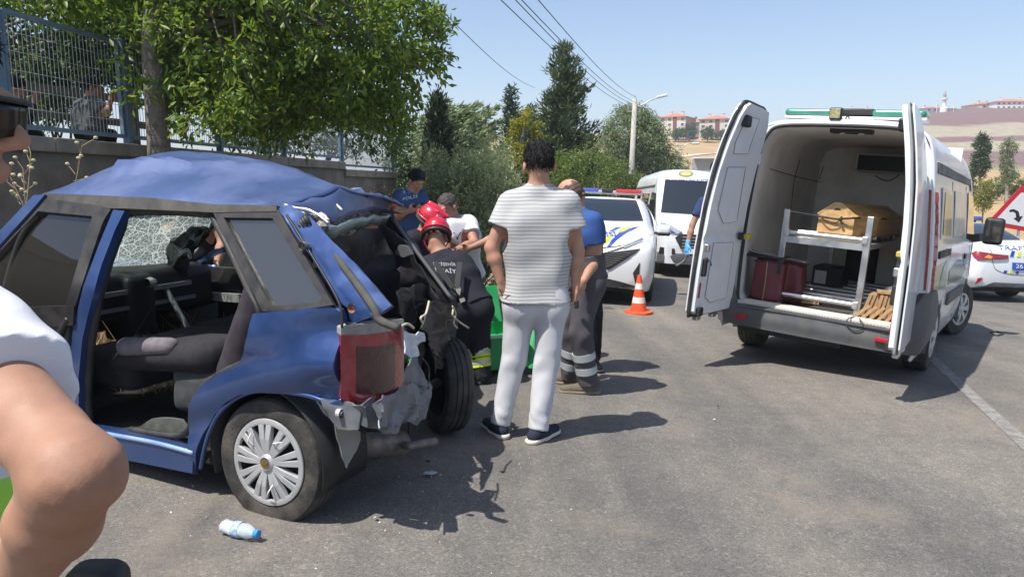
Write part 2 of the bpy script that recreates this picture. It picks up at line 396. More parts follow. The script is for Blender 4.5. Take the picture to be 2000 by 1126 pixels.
# ---------------------------------------------------------------- far hillside
def hillmat():
    m = bpy.data.materials.new('terraced hillside'); m.use_nodes = True; t = m.node_tree; n = t.nodes; l = t.links; b = n['Principled BSDF']
    g = n.new('ShaderNodeNewGeometry'); sp = n.new('ShaderNodeSeparateXYZ'); l.new(g.outputs['Position'], sp.inputs[0])
    nz = n.new('ShaderNodeTexNoise'); nz.inputs['Scale'].default_value = 0.03; nz.inputs['Detail'].default_value = 8; l.new(g.outputs['Position'], nz.inputs[0])
    ad = n.new('ShaderNodeMath'); ad.operation = 'MULTIPLY_ADD'; ad.inputs[1].default_value = 7; l.new(nz.outputs[0], ad.inputs[0]); l.new(sp.outputs['Z'], ad.inputs[2])
    mr = n.new('ShaderNodeMapRange'); mr.inputs[1].default_value = 1.0; mr.inputs[2].default_value = 40; l.new(ad.outputs[0], mr.inputs[0])
    cr = n.new('ShaderNodeValToRGB'); cr.color_ramp.interpolation = 'LINEAR'; e = cr.color_ramp.elements
    red, tan, och, grn = (0.155, 0.088, 0.080), (0.30, 0.26, 0.18), (0.36, 0.25, 0.12), (0.22, 0.21, 0.11)
    stops = [(0, och), (0.12, och), (0.15, grn), (0.20, red), (0.27, red), (0.29, tan), (0.35, tan), (0.36, red), (0.42, red), (0.44, tan), (0.58, tan), (0.61, red), (1, red)]
    e[0].position = 0; e[0].color = (*och, 1); e[1].position = 1; e[1].color = (*red, 1)
    for p, c in stops[1:-1]:
        x = e.new(p); x.color = (*c, 1)
    l.new(mr.outputs[0], cr.inputs[0])
    n2 = n.new('ShaderNodeTexNoise'); n2.inputs['Scale'].default_value = 0.35; n2.inputs['Detail'].default_value = 9; n2.inputs['Roughness'].default_value = 0.75; l.new(g.outputs['Position'], n2.inputs[0])
    r2 = n.new('ShaderNodeMapRange'); r2.inputs[1].default_value = 0.3; r2.inputs[2].default_value = 0.7; r2.inputs[3].default_value = 0.72; r2.inputs[4].default_value = 1.25; l.new(n2.outputs[0], r2.inputs[0])
    mx = n.new('ShaderNodeMix'); mx.data_type = 'RGBA'; mx.blend_type = 'MULTIPLY'; mx.inputs[0].default_value = 1; l.new(cr.outputs[0], mx.inputs[6]); l.new(r2.outputs[0], mx.inputs[7])
    l.new(mx.outputs[2], b.inputs['Base Color']); b.inputs['Roughness'].default_value = 0.95
    return m
cols = {900: [(44, 470), (70, 385), (120, 350), (180, 318), (240, 290), (300, 275), (420, 270), (700, 300)],
        1300: [(44, 470), (70, 385), (120, 348), (180, 308), (240, 268), (300, 262), (420, 262), (700, 300)],
        1480: [(44, 470), (70, 385), (120, 348), (180, 302), (240, 268), (300, 256), (420, 250), (700, 300)],
        1640: [(44, 470), (70, 385), (120, 350), (180, 312), (240, 268), (300, 232), (360, 222), (700, 300)],
        1800: [(44, 480), (56, 410), (85, 375), (140, 335), (210, 288), (280, 240), (350, 217), (700, 290)],
        2000: [(44, 490), (56, 400), (85, 370), (140, 332), (210, 284), (280, 238), (350, 208), (700, 280)],
        2600: [(44, 520), (56, 420), (85, 370), (140, 325), (210, 275), (280, 225), (350, 190), (700, 260)]}
keys = sorted(cols); hr = [44, 50, 56, 62, 70, 78, 85, 95, 105, 120, 140, 160, 180, 195, 210, 225, 240, 260, 280, 300, 325, 350, 380, 420, 500, 700]
def hill_pt(px, Y, jit=True):
    k = max(i for i in range(len(keys) - 1) if keys[i] <= max(px, keys[0])); a, b = keys[k], keys[k + 1]; f = min(max((px - a) / (b - a), 0), 1)
    def z(c):
        c = cols[c]; return float(np.interp(Y, [q[0] for q in c], [q[1] for q in c]))
    py = z(a) * (1 - f) + z(b) * f; p = at(px, py, Y)
    if jit and Y > 60: p.z += 0.9 * fbm((p.x * 0.02, p.y * 0.02, 4)) * min(1, (Y - 60) / 60)
    return p
G = [[hill_pt(px, Y) for px in range(900, 2601, 25)] for Y in hr]
mb = MB(); mb.grid(G); hill = tag(mb.build('hillside', [hillmat(), M_straw], smooth=True), kind='structure')
me = hill.data; mi = np.zeros(len(me.polygons), dtype=np.int32)
for p in me.polygons:
    c = p.center; px = 1000 + FPX * c.x / c.y
    if px < 1560 + 30 * math.sin(c.y * 0.05): mi[p.index] = 1
me.polygons.foreach_set('material_index', mi)
# pale track across the straw field
M_track = mat('pale track', (0.52, 0.44, 0.34), 0.95, vary=0.1, scale=0.3)
mb = MB(); mb.grid([[hill_pt(px, Y + w_) + Vector((0, 0, 0.15)) for w_ in (-3.0, 0, 3.0)] for px, Y in [(1250 + i * 12, 165 + i * 1.9) for i in range(26)]])
tag(mb.build('path', M_track, smooth=True), kind='structure')

# ---------------------------------------------------------------- houses on the hill
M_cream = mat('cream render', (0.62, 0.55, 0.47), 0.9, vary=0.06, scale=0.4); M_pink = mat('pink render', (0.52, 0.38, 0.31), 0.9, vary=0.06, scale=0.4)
M_white_r = mat('white render', (0.72, 0.71, 0.68), 0.9, vary=0.05, scale=0.4); M_rooft = mat('red roof tiles', (0.44, 0.16, 0.10), 0.85, vary=0.18, scale=1.2)
M_maroon = mat('maroon stair panel', (0.16, 0.06, 0.05), 0.8); M_hglass = mat('far window glass', (0.06, 0.07, 0.08), 0.15); M_grey_b = mat('grey cladding', (0.30, 0.31, 0.33), 0.7, vary=0.05)
def block(px, py_base, Y, wpx, hpx, label, name='apartment_block', wallm=M_cream, sidem=M_pink, floors=4, cols_=4, yaw=-0.35, depth=12, stair=True, roofpx=9, cat='building', group='apartment blocks on the far hill', chim=2):
    b = at(px, py_base, Y); sc = Y / FPX; W = wpx * sc; H = hpx * sc; D = depth
    t = thing(name, label, cat, b - Vector((0, 0, 0.6)), (0, 0, yaw), group); H += 0.6
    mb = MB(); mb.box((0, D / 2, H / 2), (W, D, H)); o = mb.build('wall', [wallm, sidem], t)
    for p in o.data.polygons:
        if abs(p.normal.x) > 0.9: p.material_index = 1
    e = 0.55; rh = roofpx * sc; r = min(W, D) / 2
    V = [(-W / 2 - e, -e, H), (W / 2 + e, -e, H), (W / 2 + e, D + e, H), (-W / 2 - e, D + e, H)]
    if W > D: V += [(-W / 2 + r, D / 2, H + rh), (W / 2 - r, D / 2, H + rh)]; F = [(0, 1, 5, 4), (1, 2, 5), (2, 3, 4, 5), (3, 0, 4), (3, 2, 1, 0)]
    else: V += [(0, r, H + rh), (0, D - r, H + rh)]; F = [(0, 1, 4), (1, 2, 5, 4), (2, 3, 5), (3, 0, 4, 5), (3, 2, 1, 0)]
    rf = mk('roof', V, F, M_rooft, t)
    for k in range(chim):
        c = MB(); x = -W * 0.25 + k * W * 0.45; c.box((x, D * 0.4, H + rh * 0.85), (0.9, 0.7, rh * 0.9)); c.box((x, D * 0.4, H + rh * 1.34), (1.1, 0.9, 0.15)); c.build('chimney', wallm, rf)
    if stair: MB().box((W * 0.08, -0.05, H * 0.52), (W * 0.13, 0.3, H * 0.92)).build('stair_panel', M_maroon, t)
    fh = (H - 0.6) / floors
    for f in range(floors):
        for c in range(cols_):
            x = -W / 2 + W * (c + 0.5) / cols_
            if stair and abs(x - W * 0.08) < W * 0.12: continue
            z = 0.6 + fh * (f + 0.52)
            wf = MB().box((x, -0.03, z), (W / cols_ * 0.50, 0.12, fh * 0.52)).build('window', M_white_r, t)
            MB().box((x, -0.08, z), (W / cols_ * 0.42, 0.06, fh * 0.43)).build('pane', M_hglass, wf)
    return t
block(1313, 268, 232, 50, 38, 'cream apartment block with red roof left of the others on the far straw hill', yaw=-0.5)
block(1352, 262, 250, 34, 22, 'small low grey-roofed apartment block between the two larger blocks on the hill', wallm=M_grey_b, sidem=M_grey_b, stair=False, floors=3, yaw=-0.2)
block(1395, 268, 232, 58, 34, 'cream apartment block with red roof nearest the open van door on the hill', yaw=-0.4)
block(1690, 226, 345, 70, 8, 'long red roofed house on the ridge above the green light bar', name='house', floors=1, cols_=6, stair=False, wallm=M_white_r, sidem=M_white_r, group='houses on the ridge', roofpx=8, yaw=0.1)
block(1838, 219, 345, 64, 7, 'red roofed house at the foot of the minaret', name='house', floors=1, cols_=5, stair=False, wallm=M_white_r, sidem=M_white_r, group='houses on the ridge', roofpx=6, yaw=0.15, depth=16)
block(1935, 213, 348, 40, 9, 'small red roofed white house left of the long house on the ridge', name='house', floors=1, cols_=4, stair=False, wallm=M_cream, sidem=M_cream, group='houses on the ridge', roofpx=6, yaw=0.2)
block(1985, 213, 340, 74, 14, 'long white house with red roof at the right end of the ridge', name='house', floors=2, cols_=8, stair=False, wallm=M_white_r, sidem=M_white_r, group='houses on the ridge', roofpx=7, yaw=-0.1, chim=4)
b = at(1843, 215, 340); sc = 340 / FPX
mn = thing('minaret', 'slender white minaret with pointed cap on the ridge', 'minaret', b)
mb = MB(); mb.lathe([(0.95, -1), (0.95, 1.2), (0.75, 1.6), (0.72, 4.9), (0.8, 5.0)], 12); mb.build('shaft', M_white_r, mn, True)
MB().lathe([(0.7, 4.2), (1.25, 4.6), (1.25, 5.2), (1.1, 5.2), (1.1, 4.7)], 12).build('balcony', M_white_r, mn)
MB().lathe([(0.62, 5.0), (0.6, 6.4), (0.72, 6.5), (0.05, 9.3), (0.02, 10.0)], 12).build('cap', mat('lead grey', (0.55, 0.56, 0.58), 0.5), mn, True)
MB().lathe([(1.6, -1), (1.6, 0.8), (0.95, 1.4)], 8).build('base', M_white_r, mn)
for px, hh in ((1829, 1.0), (1785, 1.3), (1862, 0.8)):
    q = at(px, 218, 338); m_ = thing('antenna_mast', 'thin pale mast on the ridge ' + {1829: 'just left of the minaret', 1785: 'behind the right van door', 1862: 'just right of the minaret'}[px], 'mast', q)
    MB().tube([(0, 0, -1), (0, 0, 6.0 * hh)], 0.12, 6).build('mast', M_white_r, m_); MB().box((0, 0, 5.2 * hh), (0.5, 0.3, 0.9)).build('antenna', M_white_r, m_)
# grey sheds beyond the second van
q = hill_pt(1392, 66); sh = thing('grey_shed', 'flat grey shed behind the crime scene van', 'shed', q - Vector((0, 0, 0.8)), (0, 0, -0.2))
MB().box((0, 2, 2.4), (3.6, 4, 4.8)).build('wall', M_grey_b, sh); MB().box((0.4, 1.9, 4.86), (4.4, 4.6, 0.12)).build('roof', mat('pale sheet', (0.6, 0.62, 0.64), 0.5), sh)
MB().box((-0.5, -0.05, 1.3), (1.2, 0.1, 2.2)).build('door', mat('dark door', (0.10, 0.105, 0.11), 0.6), sh)
# ================================================================== vegetation
def leaves_mesh(P, D, ln, wd, fold=0.25, seed=1):
    """P base points, D unit axes -> folded two-triangle leaves"""
    r = np.random.default_rng(seed); N = len(P)
    D = D / np.linalg.norm(D, axis=1, keepdims=True)
    R = r.normal(size=(N, 3)); S = np.cross(D, R); S /= np.linalg.norm(S, axis=1, keepdims=True) + 1e-9; U = np.cross(S, D)
    L = (ln * r.uniform(0.6, 1.25, N))[:, None]; Wd = (wd * r.uniform(0.7, 1.2, N))[:, None]
    mid = P + D * L * 0.45
    V = np.stack([P, mid + S * Wd * 0.5 + U * Wd * fold, P + D * L, mid - S * Wd * 0.5 + U * Wd * fold], 1).reshape(-1, 3)
    i = np.arange(N)[:, None] * 4
    F = np.concatenate([i + np.array([[0, 1, 2]]), i + np.array([[0, 2, 3]])], 0)
    return V, F
def rdir(n, r): v = r.normal(size=(n, 3)); return v / np.linalg.norm(v, axis=1, keepdims=True)
def clumps(lobes, n, r, lo=0.55):
    vol = np.array([l[1][0] * l[1][1] * l[1][2] for l in lobes]) ** 0.8; pick = r.choice(len(lobes), n, p=vol / vol.sum())
    d = rdir(n, r); rad = lo + (1 - lo) * r.random(n) ** 0.6
    c = np.array([l[0] for l in lobes])[pick]; s = np.array([l[1] for l in lobes])[pick]
    return c + d * s * rad[:, None], d
def leafy(lobes, n, per, cr, ln, wd, seed, lo=0.55, droop=0.35, out=0.9, twig=0.5):
    """leaf sprays: each clump is a twig with leaves set along it"""
    r = np.random.default_rng(seed); C, O = clumps(lobes, n, r, lo)
    ax = O * out + rdir(n, r) * 0.8; ax[:, 2] -= droop * 0.5; ax /= np.linalg.norm(ax, axis=1, keepdims=True)
    t = r.random((n, per)); P = C[:, None] + ax[:, None] * (t[..., None] - 0.5) * twig * 2 * cr * r.uniform(0.6, 1.5, n)[:, None, None] + r.normal(size=(n, per, 3)) * cr * 0.34
    Dd = ax[:, None] * 0.7 + r.normal(size=(n, per, 3)) * 0.75; Dd[..., 2] -= droop
    V, F = leaves_mesh(P.reshape(-1, 3), Dd.reshape(-1, 3), ln, wd, seed=seed + 1)
    return V, F, C, ax
M_bark = mat('bark', (0.17, 0.145, 0.12), 0.95, vary=0.35, scale=14, bump=0.7, bscale=40)
M_bark2 = mat('pale bark', (0.32, 0.30, 0.26), 0.95, vary=0.3, scale=10, bump=0.5, bscale=40)
def limb(mb, a, b, r0, r1, seed, n=7, sag=0.12, seg=6):
    rr = random.Random(seed); a, b = Vector(a), Vector(b); L = (b - a).length; pts = []
    for i in range(n):
        t = i / (n - 1); p = a.lerp(b, t); p += Vector((rr.uniform(-1, 1), rr.uniform(-1, 1), rr.uniform(-0.5, 0.8))) * L * 0.035 * math.sin(t * PI); p.z += math.sin(t * PI) * L * sag; pts.append(p)
    mb.tube(pts, [r0 + (r1 - r0) * i / (n - 1) for i in range(n)], seg); return pts
def tree(name, label, base, trunk, lobes, n, per, cr, ln, wd, seed, lm, bark=M_bark, group=None, r0=0.14, nl=14, **kw):
    """lobes and trunk in world space; root at base"""
    base = Vector(base); t = thing(name, label, 'tree', base, group=group)
    V, F, C, ax = leafy(lobes, n, per, cr, ln, wd, seed, **kw)
    b0 = np.array(base)
    mk('crown', V - b0, F, lm, t)
    mb = MB(); tp = [Vector(p) - base for p in trunk]; tp = catmull(tp, 5)
    rad = [r0 * (1 - 0.6 * i / (len(tp) - 1)) for i in range(len(tp))]; rad[0] *= 1.35
    mb.tube(tp, rad, 10); rr = random.Random(seed); ids = rr.sample(range(len(C)), min(nl, len(C)))
    for i in ids:
        k = rr.randrange(len(tp) // 2, len(tp)); limb(mb, tp[k], Vector(C[i]) - base, rad[k] * 0.5, 0.008, seed + i)
    mb.build('trunk', bark, t, True); return t
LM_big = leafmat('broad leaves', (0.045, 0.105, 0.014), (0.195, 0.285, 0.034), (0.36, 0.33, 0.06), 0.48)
LM_dark = leafmat('dark and shaded leaves', (0.022, 0.055, 0.014), (0.075, 0.135, 0.028), None, 0.38)  # dark green of the bushes; also shade coloured into the tree behind the fence
# the big broadleaf by the fence; trunk in front of the wall
tb = at(313, 318, 8.05); tb.z = gz(tb.x, tb.y)
def lobe(px, py, Y, rx, ry, rz): return (tuple(at(px, py, Y)), (rx, ry, rz))
big = [lobe(560, 60, 8.8, 1.75, 1.5, 1.0), lobe(430, 110, 8.2, 1.1, 1.0, 0.8), lobe(700, 130, 8.9, 0.95, 1.0, 0.75), lobe(620, 200, 8.6, 1.15, 0.9, 0.42),
       lobe(770, 60, 9.2, 0.65, 0.9, 0.62), lobe(310, -30, 8.6, 1.8, 1.5, 0.55), lobe(480, -120, 9, 2.4, 1.9, 1.0), lobe(420, 215, 7.7, 0.55, 0.5, 0.30), lobe(480, 185, 8.6, 1.1, 0.9, 0.5),
       lobe(740, 210, 8.9, 0.62, 0.7, 0.33), lobe(790, 120, 9.1, 0.42, 0.6, 0.42), lobe(90, -60, 8.2, 1.3, 1.2, 0.5)]
tree('broadleaf_tree', 'large leafy green tree with grey trunk before the fence, above the wrecked car', tb, [tb + Vector((0, 0, -0.1)), tb + Vector((0.0, 0, 1.2)), at(303, 180, 8.05), at(297, 40, 8.1), at(330, -120, 8.4), at(380, -260, 8.7)],
     big, 1250, 30, 0.20, 0.105, 0.042, 3, LM_big, r0=0.145, nl=70, lo=0.45)
# outer sprays that reach into the sky on the right
sp = [lobe(835, 45, 9.2, 0.22, 0.3, 0.10), lobe(850, 105, 9.2, 0.16, 0.2, 0.07), lobe(445, 220, 7.3, 0.24, 0.2, 0.13), lobe(840, 20, 9.4, 0.12, 0.2, 0.07)]
V, F, C, ax = leafy(sp, 44, 18, 0.13, 0.10, 0.036, 9, lo=0.2)
cr_t = bpy.data.objects['broadleaf_tree']; mk('leaf_spray', V - np.array(tb), F, LM_big, cr_t)['kind'] = 'stuff'
# darker tree behind the fence on the left
b2 = WP + WU * 7.6 - WN * 2.6; b2.z = lawn_z(b2.x, b2.y)
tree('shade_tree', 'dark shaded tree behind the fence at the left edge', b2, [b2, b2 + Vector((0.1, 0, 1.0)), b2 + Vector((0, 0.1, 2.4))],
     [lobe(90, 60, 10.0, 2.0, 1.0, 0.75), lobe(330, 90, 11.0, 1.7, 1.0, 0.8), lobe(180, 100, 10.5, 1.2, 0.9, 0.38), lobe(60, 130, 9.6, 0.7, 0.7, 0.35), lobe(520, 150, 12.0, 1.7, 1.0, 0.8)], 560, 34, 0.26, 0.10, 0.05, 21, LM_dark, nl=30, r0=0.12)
b3 = WP + WU * 5.6 - WN * 1.5; b3.z = lawn_z(b3.x, b3.y)
LM_shr = leafmat('pale shrub leaves', (0.07, 0.11, 0.03), (0.17, 0.21, 0.07), None, 0.4)
def shrub(name, label, base, lobes, n, per, cr, ln, wd, seed, lm, cat='shrub', group=None, stems=9, **kw):
    base = Vector(base); t = thing(name, label, cat, base, group=group); V, F, C, ax = leafy(lobes, n, per, cr, ln, wd, seed, **kw)
    mk('foliage', V - np.array(base), F, lm, t); mb = MB(); rr = random.Random(seed)
    for i in rr.sample(range(len(C)), min(stems, len(C))): limb(mb, (rr.uniform(-.08, .08), rr.uniform(-.08, .08), 0), Vector(C[i]) - base, 0.02, 0.005, seed + i, sag=0.05)
    mb.build('stem', M_bark, t); return t
q = at(95, 200, 9.2); q.z = lawn_z(q.x, q.y)
shrub('shrub', 'pale green shrub behind the fence left of the seated man', q, [lobe(95, 165, 9.4, 0.55, 0.5, 0.36), lobe(60, 215, 9.2, 0.5, 0.4, 0.25)], 110, 30, 0.14, 0.07, 0.03, 33, LM_shr)
q = at(620, 270, 15); q.z = lawn_z(q.x, q.y)
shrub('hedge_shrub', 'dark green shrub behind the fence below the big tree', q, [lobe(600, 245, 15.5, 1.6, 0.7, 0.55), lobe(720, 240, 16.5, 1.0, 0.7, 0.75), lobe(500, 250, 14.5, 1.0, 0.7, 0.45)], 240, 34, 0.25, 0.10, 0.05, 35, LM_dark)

# ---- conifers
LM_pine = leafmat('pine needles', (0.035, 0.065, 0.025), (0.115, 0.155, 0.06), None, 0.15, 0.6)
LM_fir = leafmat('fir needles', (0.025, 0.06, 0.035), (0.08, 0.13, 0.07), None, 0.15, 0.6)
LM_jun = leafmat('juniper shoots', (0.11, 0.16, 0.075), (0.28, 0.34, 0.165), None, 0.25, 0.6)
LM_dkc = leafmat('dark cypress', (0.012, 0.028, 0.014), (0.035, 0.06, 0.025), None, 0.1, 0.6)
def conifer(name, label, px, py_top, py_bot, Y, halfpx, seed, lm, levels=26, per=9, up=0.45, spray=26, ln=0.20, wd=0.05, group=None, taper=0.9, rag=0.35):
    top = at(px, py_top, Y); bot = at(px, py_bot, Y); bot.z = min(bot.z, gz(bot.x, bot.y)); H = top.z - bot.z; R = halfpx * Y / FPX
    t = thing(name, label, 'tree', bot, group=group); r = np.random.default_rng(seed); P = []; D = []; mb = MB()
    mb.tube([(0, 0, 0), (0.05, 0, H * 0.5), (0, 0, H * 0.97)], [R * 0.08 + .05, R * 0.05 + .03, 0.015], 7)
    for k in range(levels):
        f = 0.06 + 0.92 * k / (levels - 1); z = H * f
        for b in range(per if f < 0.85 else max(4, per - 4)):
            a = r.random() * 2 * PI; L = R * max(0.06, (1 - f) ** taper) * r.uniform(1 - rag, 1 + rag * 0.6)
            d = np.array([math.cos(a), math.sin(a), up * (0.35 + 0.9 * f)]); d /= np.linalg.norm(d)
            e = np.array([0, 0, z]) + d * L; mb.tube([(0, 0, z), tuple(np.array([0, 0, z]) + d * L * 0.55 - np.array([0, 0, 0.04 * L])), tuple(e)], [0.02, 0.012, 0.004], 4, False)
            ns = max(10, int(spray * L / R * 2.2 + 8)); tt = r.random(ns) ** 0.6
            p = np.array([0, 0, z]) + d * L * tt[:, None] + r.normal(size=(ns, 3)) * np.array([0.10, 0.10, 0.06]) * (0.4 + R * 0.35); P.append(p)
            D.append(d * 0.8 + r.normal(size=(ns, 3)) * 0.55 + np.array([0, 0, up * 0.7]))
    V, F = leaves_mesh(np.concatenate(P), np.concatenate(D), ln, wd, 0.3, seed)
    mk('crown', V, F, lm, t); mb.build('trunk', M_bark, t); return t
conifer('pine_tree', 'tall open-branched dark green pine right of the striped man\'s head', 1100, 92, 480, 24, 92, 41, LM_pine, 26, 9, 0.62, 40, 0.26, 0.055, taper=0.62, rag=0.45)
conifer('fir_tree', 'narrow pointed blue-green fir left of the tall pine', 1000, 168, 420, 27, 46, 43, LM_fir, 30, 10, 0.15, 22, 0.20, 0.05, taper=0.75)
conifer('fir_tree', 'small dark fir behind the yellow-green young tree', 1037, 205, 420, 29, 40, 45, LM_fir, 26, 9, 0.2, 22, 0.20, 0.05, taper=0.7)
conifer('cypress_tree', 'dark conical cypress beside the end of the concrete wall', 858, 185, 470, 17.5, 52, 47, LM_dkc, 34, 12, 0.9, 30, 0.16, 0.04, taper=0.6, rag=0.15)
# wind-swept juniper with feathery shoots
jb = at(905, 420, 18.5); jb.z = gz(jb.x, jb.y) ; t = thing('juniper_tree', 'feathery pale green juniper with shoots swept to the right', 'tree', jb)
r = np.random.default_rng(51); P = []; D = []; mb = MB()
for k in range(230):
    sx = r.uniform(800, 925); sy = r.uniform(235, 400); L = r.uniform(35, 82) * (1.0 if sy < 300 else 0.7); ang = r.uniform(0.25, 0.75)
    a = np.array(at(sx, sy, 18.5 + r.uniform(-1, 1))); d = np.array([math.cos(ang), r.uniform(-0.35, 0.35), math.sin(ang)]); Lw = L * 18.5 / FPX
    ns = int(80 * Lw) + 34; tt = r.random(ns); p = a + d * Lw * tt[:, None] + np.array([0, 0, 0.10])* (tt**2)[:, None]*Lw*-0.6 + r.normal(size=(ns, 3)) * (0.085 * (1 - tt) + 0.014)[:, None]
    P.append(p); D.append(d + r.normal(size=(ns, 3)) * 0.35)
    if k % 3 == 0: mb.tube([(0, 0, 0.1), Vector(a) - jb, Vector(a + d * Lw * 0.7) - jb], [0.05, 0.02, 0.004], 5, False)
V, F = leaves_mesh(np.concatenate(P), np.concatenate(D), 0.16, 0.045, 0.3, 5); mk('crown', V - np.array(jb), F, LM_jun, t); mb.build('trunk', M_bark, t)
# yellow-green young tree, willow, bushes
LM_yel = leafmat('yellow leaves', (0.15, 0.19, 0.02), (0.36, 0.33, 0.03), None, 0.45); LM_wil = leafmat('willow leaves', (0.09, 0.14, 0.055), (0.24, 0.30, 0.14), None, 0.35)
LM_olv = leafmat('grey-green leaves', (0.15, 0.195, 0.085), (0.38, 0.41, 0.22), None, 0.3)
LM_lush = leafmat('fresh leaves', (0.06, 0.11, 0.02), (0.18, 0.24, 0.05), None, 0.4)
q = at(1015, 430, 17); q.z = gz(q.x, q.y)
tree('young_tree', 'yellow-green young tree behind the striped man\'s head', q, [q, at(1018, 330, 17), at(1028, 225, 17)], [lobe(1028, 232, 17, 0.16, 0.16, 0.28), lobe(1002, 255, 17, 0.13, 0.15, 0.30), lobe(1050, 258, 17.1, 0.14, 0.15, 0.26), lobe(1020, 300, 17, 0.38, 0.3, 0.33), lobe(985, 320, 16.9, 0.26, 0.3, 0.28)], 210, 20, 0.12, 0.075, 0.034, 61, LM_yel, r0=0.04, nl=12, lo=0.2)
q = at(1225, 420, 47); q.z = gz(q.x, q.y)
tree('willow_tree', 'rounded grey-green willow behind the concrete lamp pole', q, [q, at(1228, 330, 47), at(1235, 250, 47)], [lobe(1235, 262, 47, 1.78, 1.65, 1.78), lobe(1270, 285, 47, 1.32, 1.35, 1.55), lobe(1190, 300, 47, 1.40, 1.35, 1.47), lobe(1295, 330, 47, 1.08, 1.20, 1.40), lobe(1245, 340, 47, 1.86, 1.35, 1.24), lobe(1240, 225, 47, 0.93, 0.90, 0.62)], 760, 44, 0.46, 0.22, 0.06, 63, LM_wil, r0=0.2, nl=30, droop=0.8)
q = at(1150, 420, 21); q.z = gz(q.x, q.y)
shrub('bush', 'green bush below the pine beside the police car roof', q, [lobe(1150, 330, 21, 0.9, 0.8, 0.6), lobe(1095, 345, 20.5, 0.7, 0.6, 0.6), lobe(1210, 345, 22, 0.6, 0.6, 0.4)], 230, 30, 0.22, 0.10, 0.035, 65, LM_lush)
q = at(1325, 350, 60); q.z = gz(q.x, q.y)
shrub('bush', 'round green bush below the far street lamp', q, [lobe(1326, 322, 60, 0.95, 0.8, 0.7), lobe(1308, 335, 60, 0.7, 0.8, 0.6)], 90, 26, 0.28, 0.14, 0.06, 67, LM_wil)
q = at(905, 545, 9.6); q.z = gz(q.x, q.y)
shrub('tall_weed_bush', 'grey-green thorny roadside bush behind the rescuers', q, [lobe(905, 400, 9.8, 0.48, 0.5, 0.55), lobe(960, 390, 10.4, 0.42, 0.5, 0.5), lobe(860, 370, 10.2, 0.26, 0.4, 0.35), lobe(850, 330, 10.4, 0.10, 0.2, 0.28), lobe(905, 325, 10.6, 0.10, 0.2, 0.25), lobe(965, 330, 11, 0.28, 0.3, 0.34), lobe(930, 460, 9.6, 0.5, 0.5, 0.42), lobe(985, 440, 10.6, 0.3, 0.4, 0.6), lobe(870, 470, 9.8, 0.35, 0.4, 0.45), lobe(950, 510, 9.8, 0.45, 0.4, 0.35)],
      1150, 34, 0.13, 0.06, 0.019, 69, LM_olv, stems=60, droop=-0.3)
r = np.random.default_rng(77); P = []; D = []; bt_ = bpy.data.objects['tall_weed_bush']; b0_ = np.array(bt_.location)
for k in range(130):
    a = np.array(at(r.uniform(826, 1012), r.uniform(330, 470), 9.6 + r.uniform(-0.4, 0.9))); L = r.uniform(0.25, 0.62); d = np.array([r.normal(0, 0.22), r.normal(0, 0.22), 1.0]); d /= np.linalg.norm(d); ns = int(90 * L); tt = r.random(ns)
    P.append(a + d * L * tt[:, None] + r.normal(size=(ns, 3)) * (0.035 * (1.15 - tt))[:, None]); D.append(d * 0.7 + r.normal(size=(ns, 3)) * 0.6)
V, F = leaves_mesh(np.concatenate(P), np.concatenate(D), 0.06, 0.018, 0.25, 7); mk('upright_shoots', V - b0_, F, leafmat('shoot leaves', (0.20, 0.25, 0.10), (0.45, 0.48, 0.25), None, 0.35), bt_)['kind'] = 'stuff'
q = at(745, 420, 11.5); q.z = gz(q.x, q.y)
shrub('weed_bush', 'low brownish weeds at the foot of the wall behind the policeman', q, [lobe(745, 400, 11.5, 0.35, 0.3, 0.30), lobe(725, 440, 11, 0.5, 0.3, 0.3)], 90, 26, 0.12, 0.06, 0.02, 71, leafmat('dull weeds', (0.07, 0.07, 0.03), (0.18, 0.15, 0.07), None, 0.3), stems=14)
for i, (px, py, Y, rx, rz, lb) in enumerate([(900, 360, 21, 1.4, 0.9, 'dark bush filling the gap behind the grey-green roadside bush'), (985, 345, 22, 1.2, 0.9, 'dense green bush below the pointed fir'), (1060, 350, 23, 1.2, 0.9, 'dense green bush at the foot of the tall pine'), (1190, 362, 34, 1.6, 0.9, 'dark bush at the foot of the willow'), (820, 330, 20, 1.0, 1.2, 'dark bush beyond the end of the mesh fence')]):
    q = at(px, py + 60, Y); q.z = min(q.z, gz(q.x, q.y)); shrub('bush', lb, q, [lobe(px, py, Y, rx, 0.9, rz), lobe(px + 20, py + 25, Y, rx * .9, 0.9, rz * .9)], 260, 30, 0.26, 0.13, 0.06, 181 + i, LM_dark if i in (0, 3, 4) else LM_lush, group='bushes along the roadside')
# trees at the right, before the hillside
q = at(1916, 360, 60); q.z = hill_pt(1916, 60).z
tree('poplar_tree', 'dark narrow poplar on the right, before the red hillside', q, [q, at(1915, 320, 60), at(1918, 275, 60)], [lobe(1917, 290, 60, 0.55, 0.5, 1.0), lobe(1915, 322, 60, 0.62, 0.6, 1.0), lobe(1920, 272, 60, 0.3, 0.3, 0.45)], 240, 28, 0.3, 0.16, 0.09, 73, leafmat('poplar leaves', (0.02, 0.05, 0.02), (0.075, 0.12, 0.04), None, 0.3), r0=0.12, group='trees before the hillside')
q = at(1968, 378, 60); q.z = hill_pt(1968, 60).z
tree('poplar_tree', 'sparse grey-green poplar with pale branches beside the warning triangle', q, [q, at(1967, 330, 60), at(1970, 280, 60)], [lobe(1970, 290, 60, 0.55, 0.5, 0.8), lobe(1965, 318, 60, 0.42, 0.5, 0.8), lobe(1972, 345, 60, 0.55, 0.5, 0.6)], 130, 24, 0.3, 0.15, 0.08, 75, LM_wil, bark=M_bark2, r0=0.14, nl=40, group='trees before the hillside')
q = at(1920, 425, 42); q.z = min(q.z, gz(q.x, q.y))
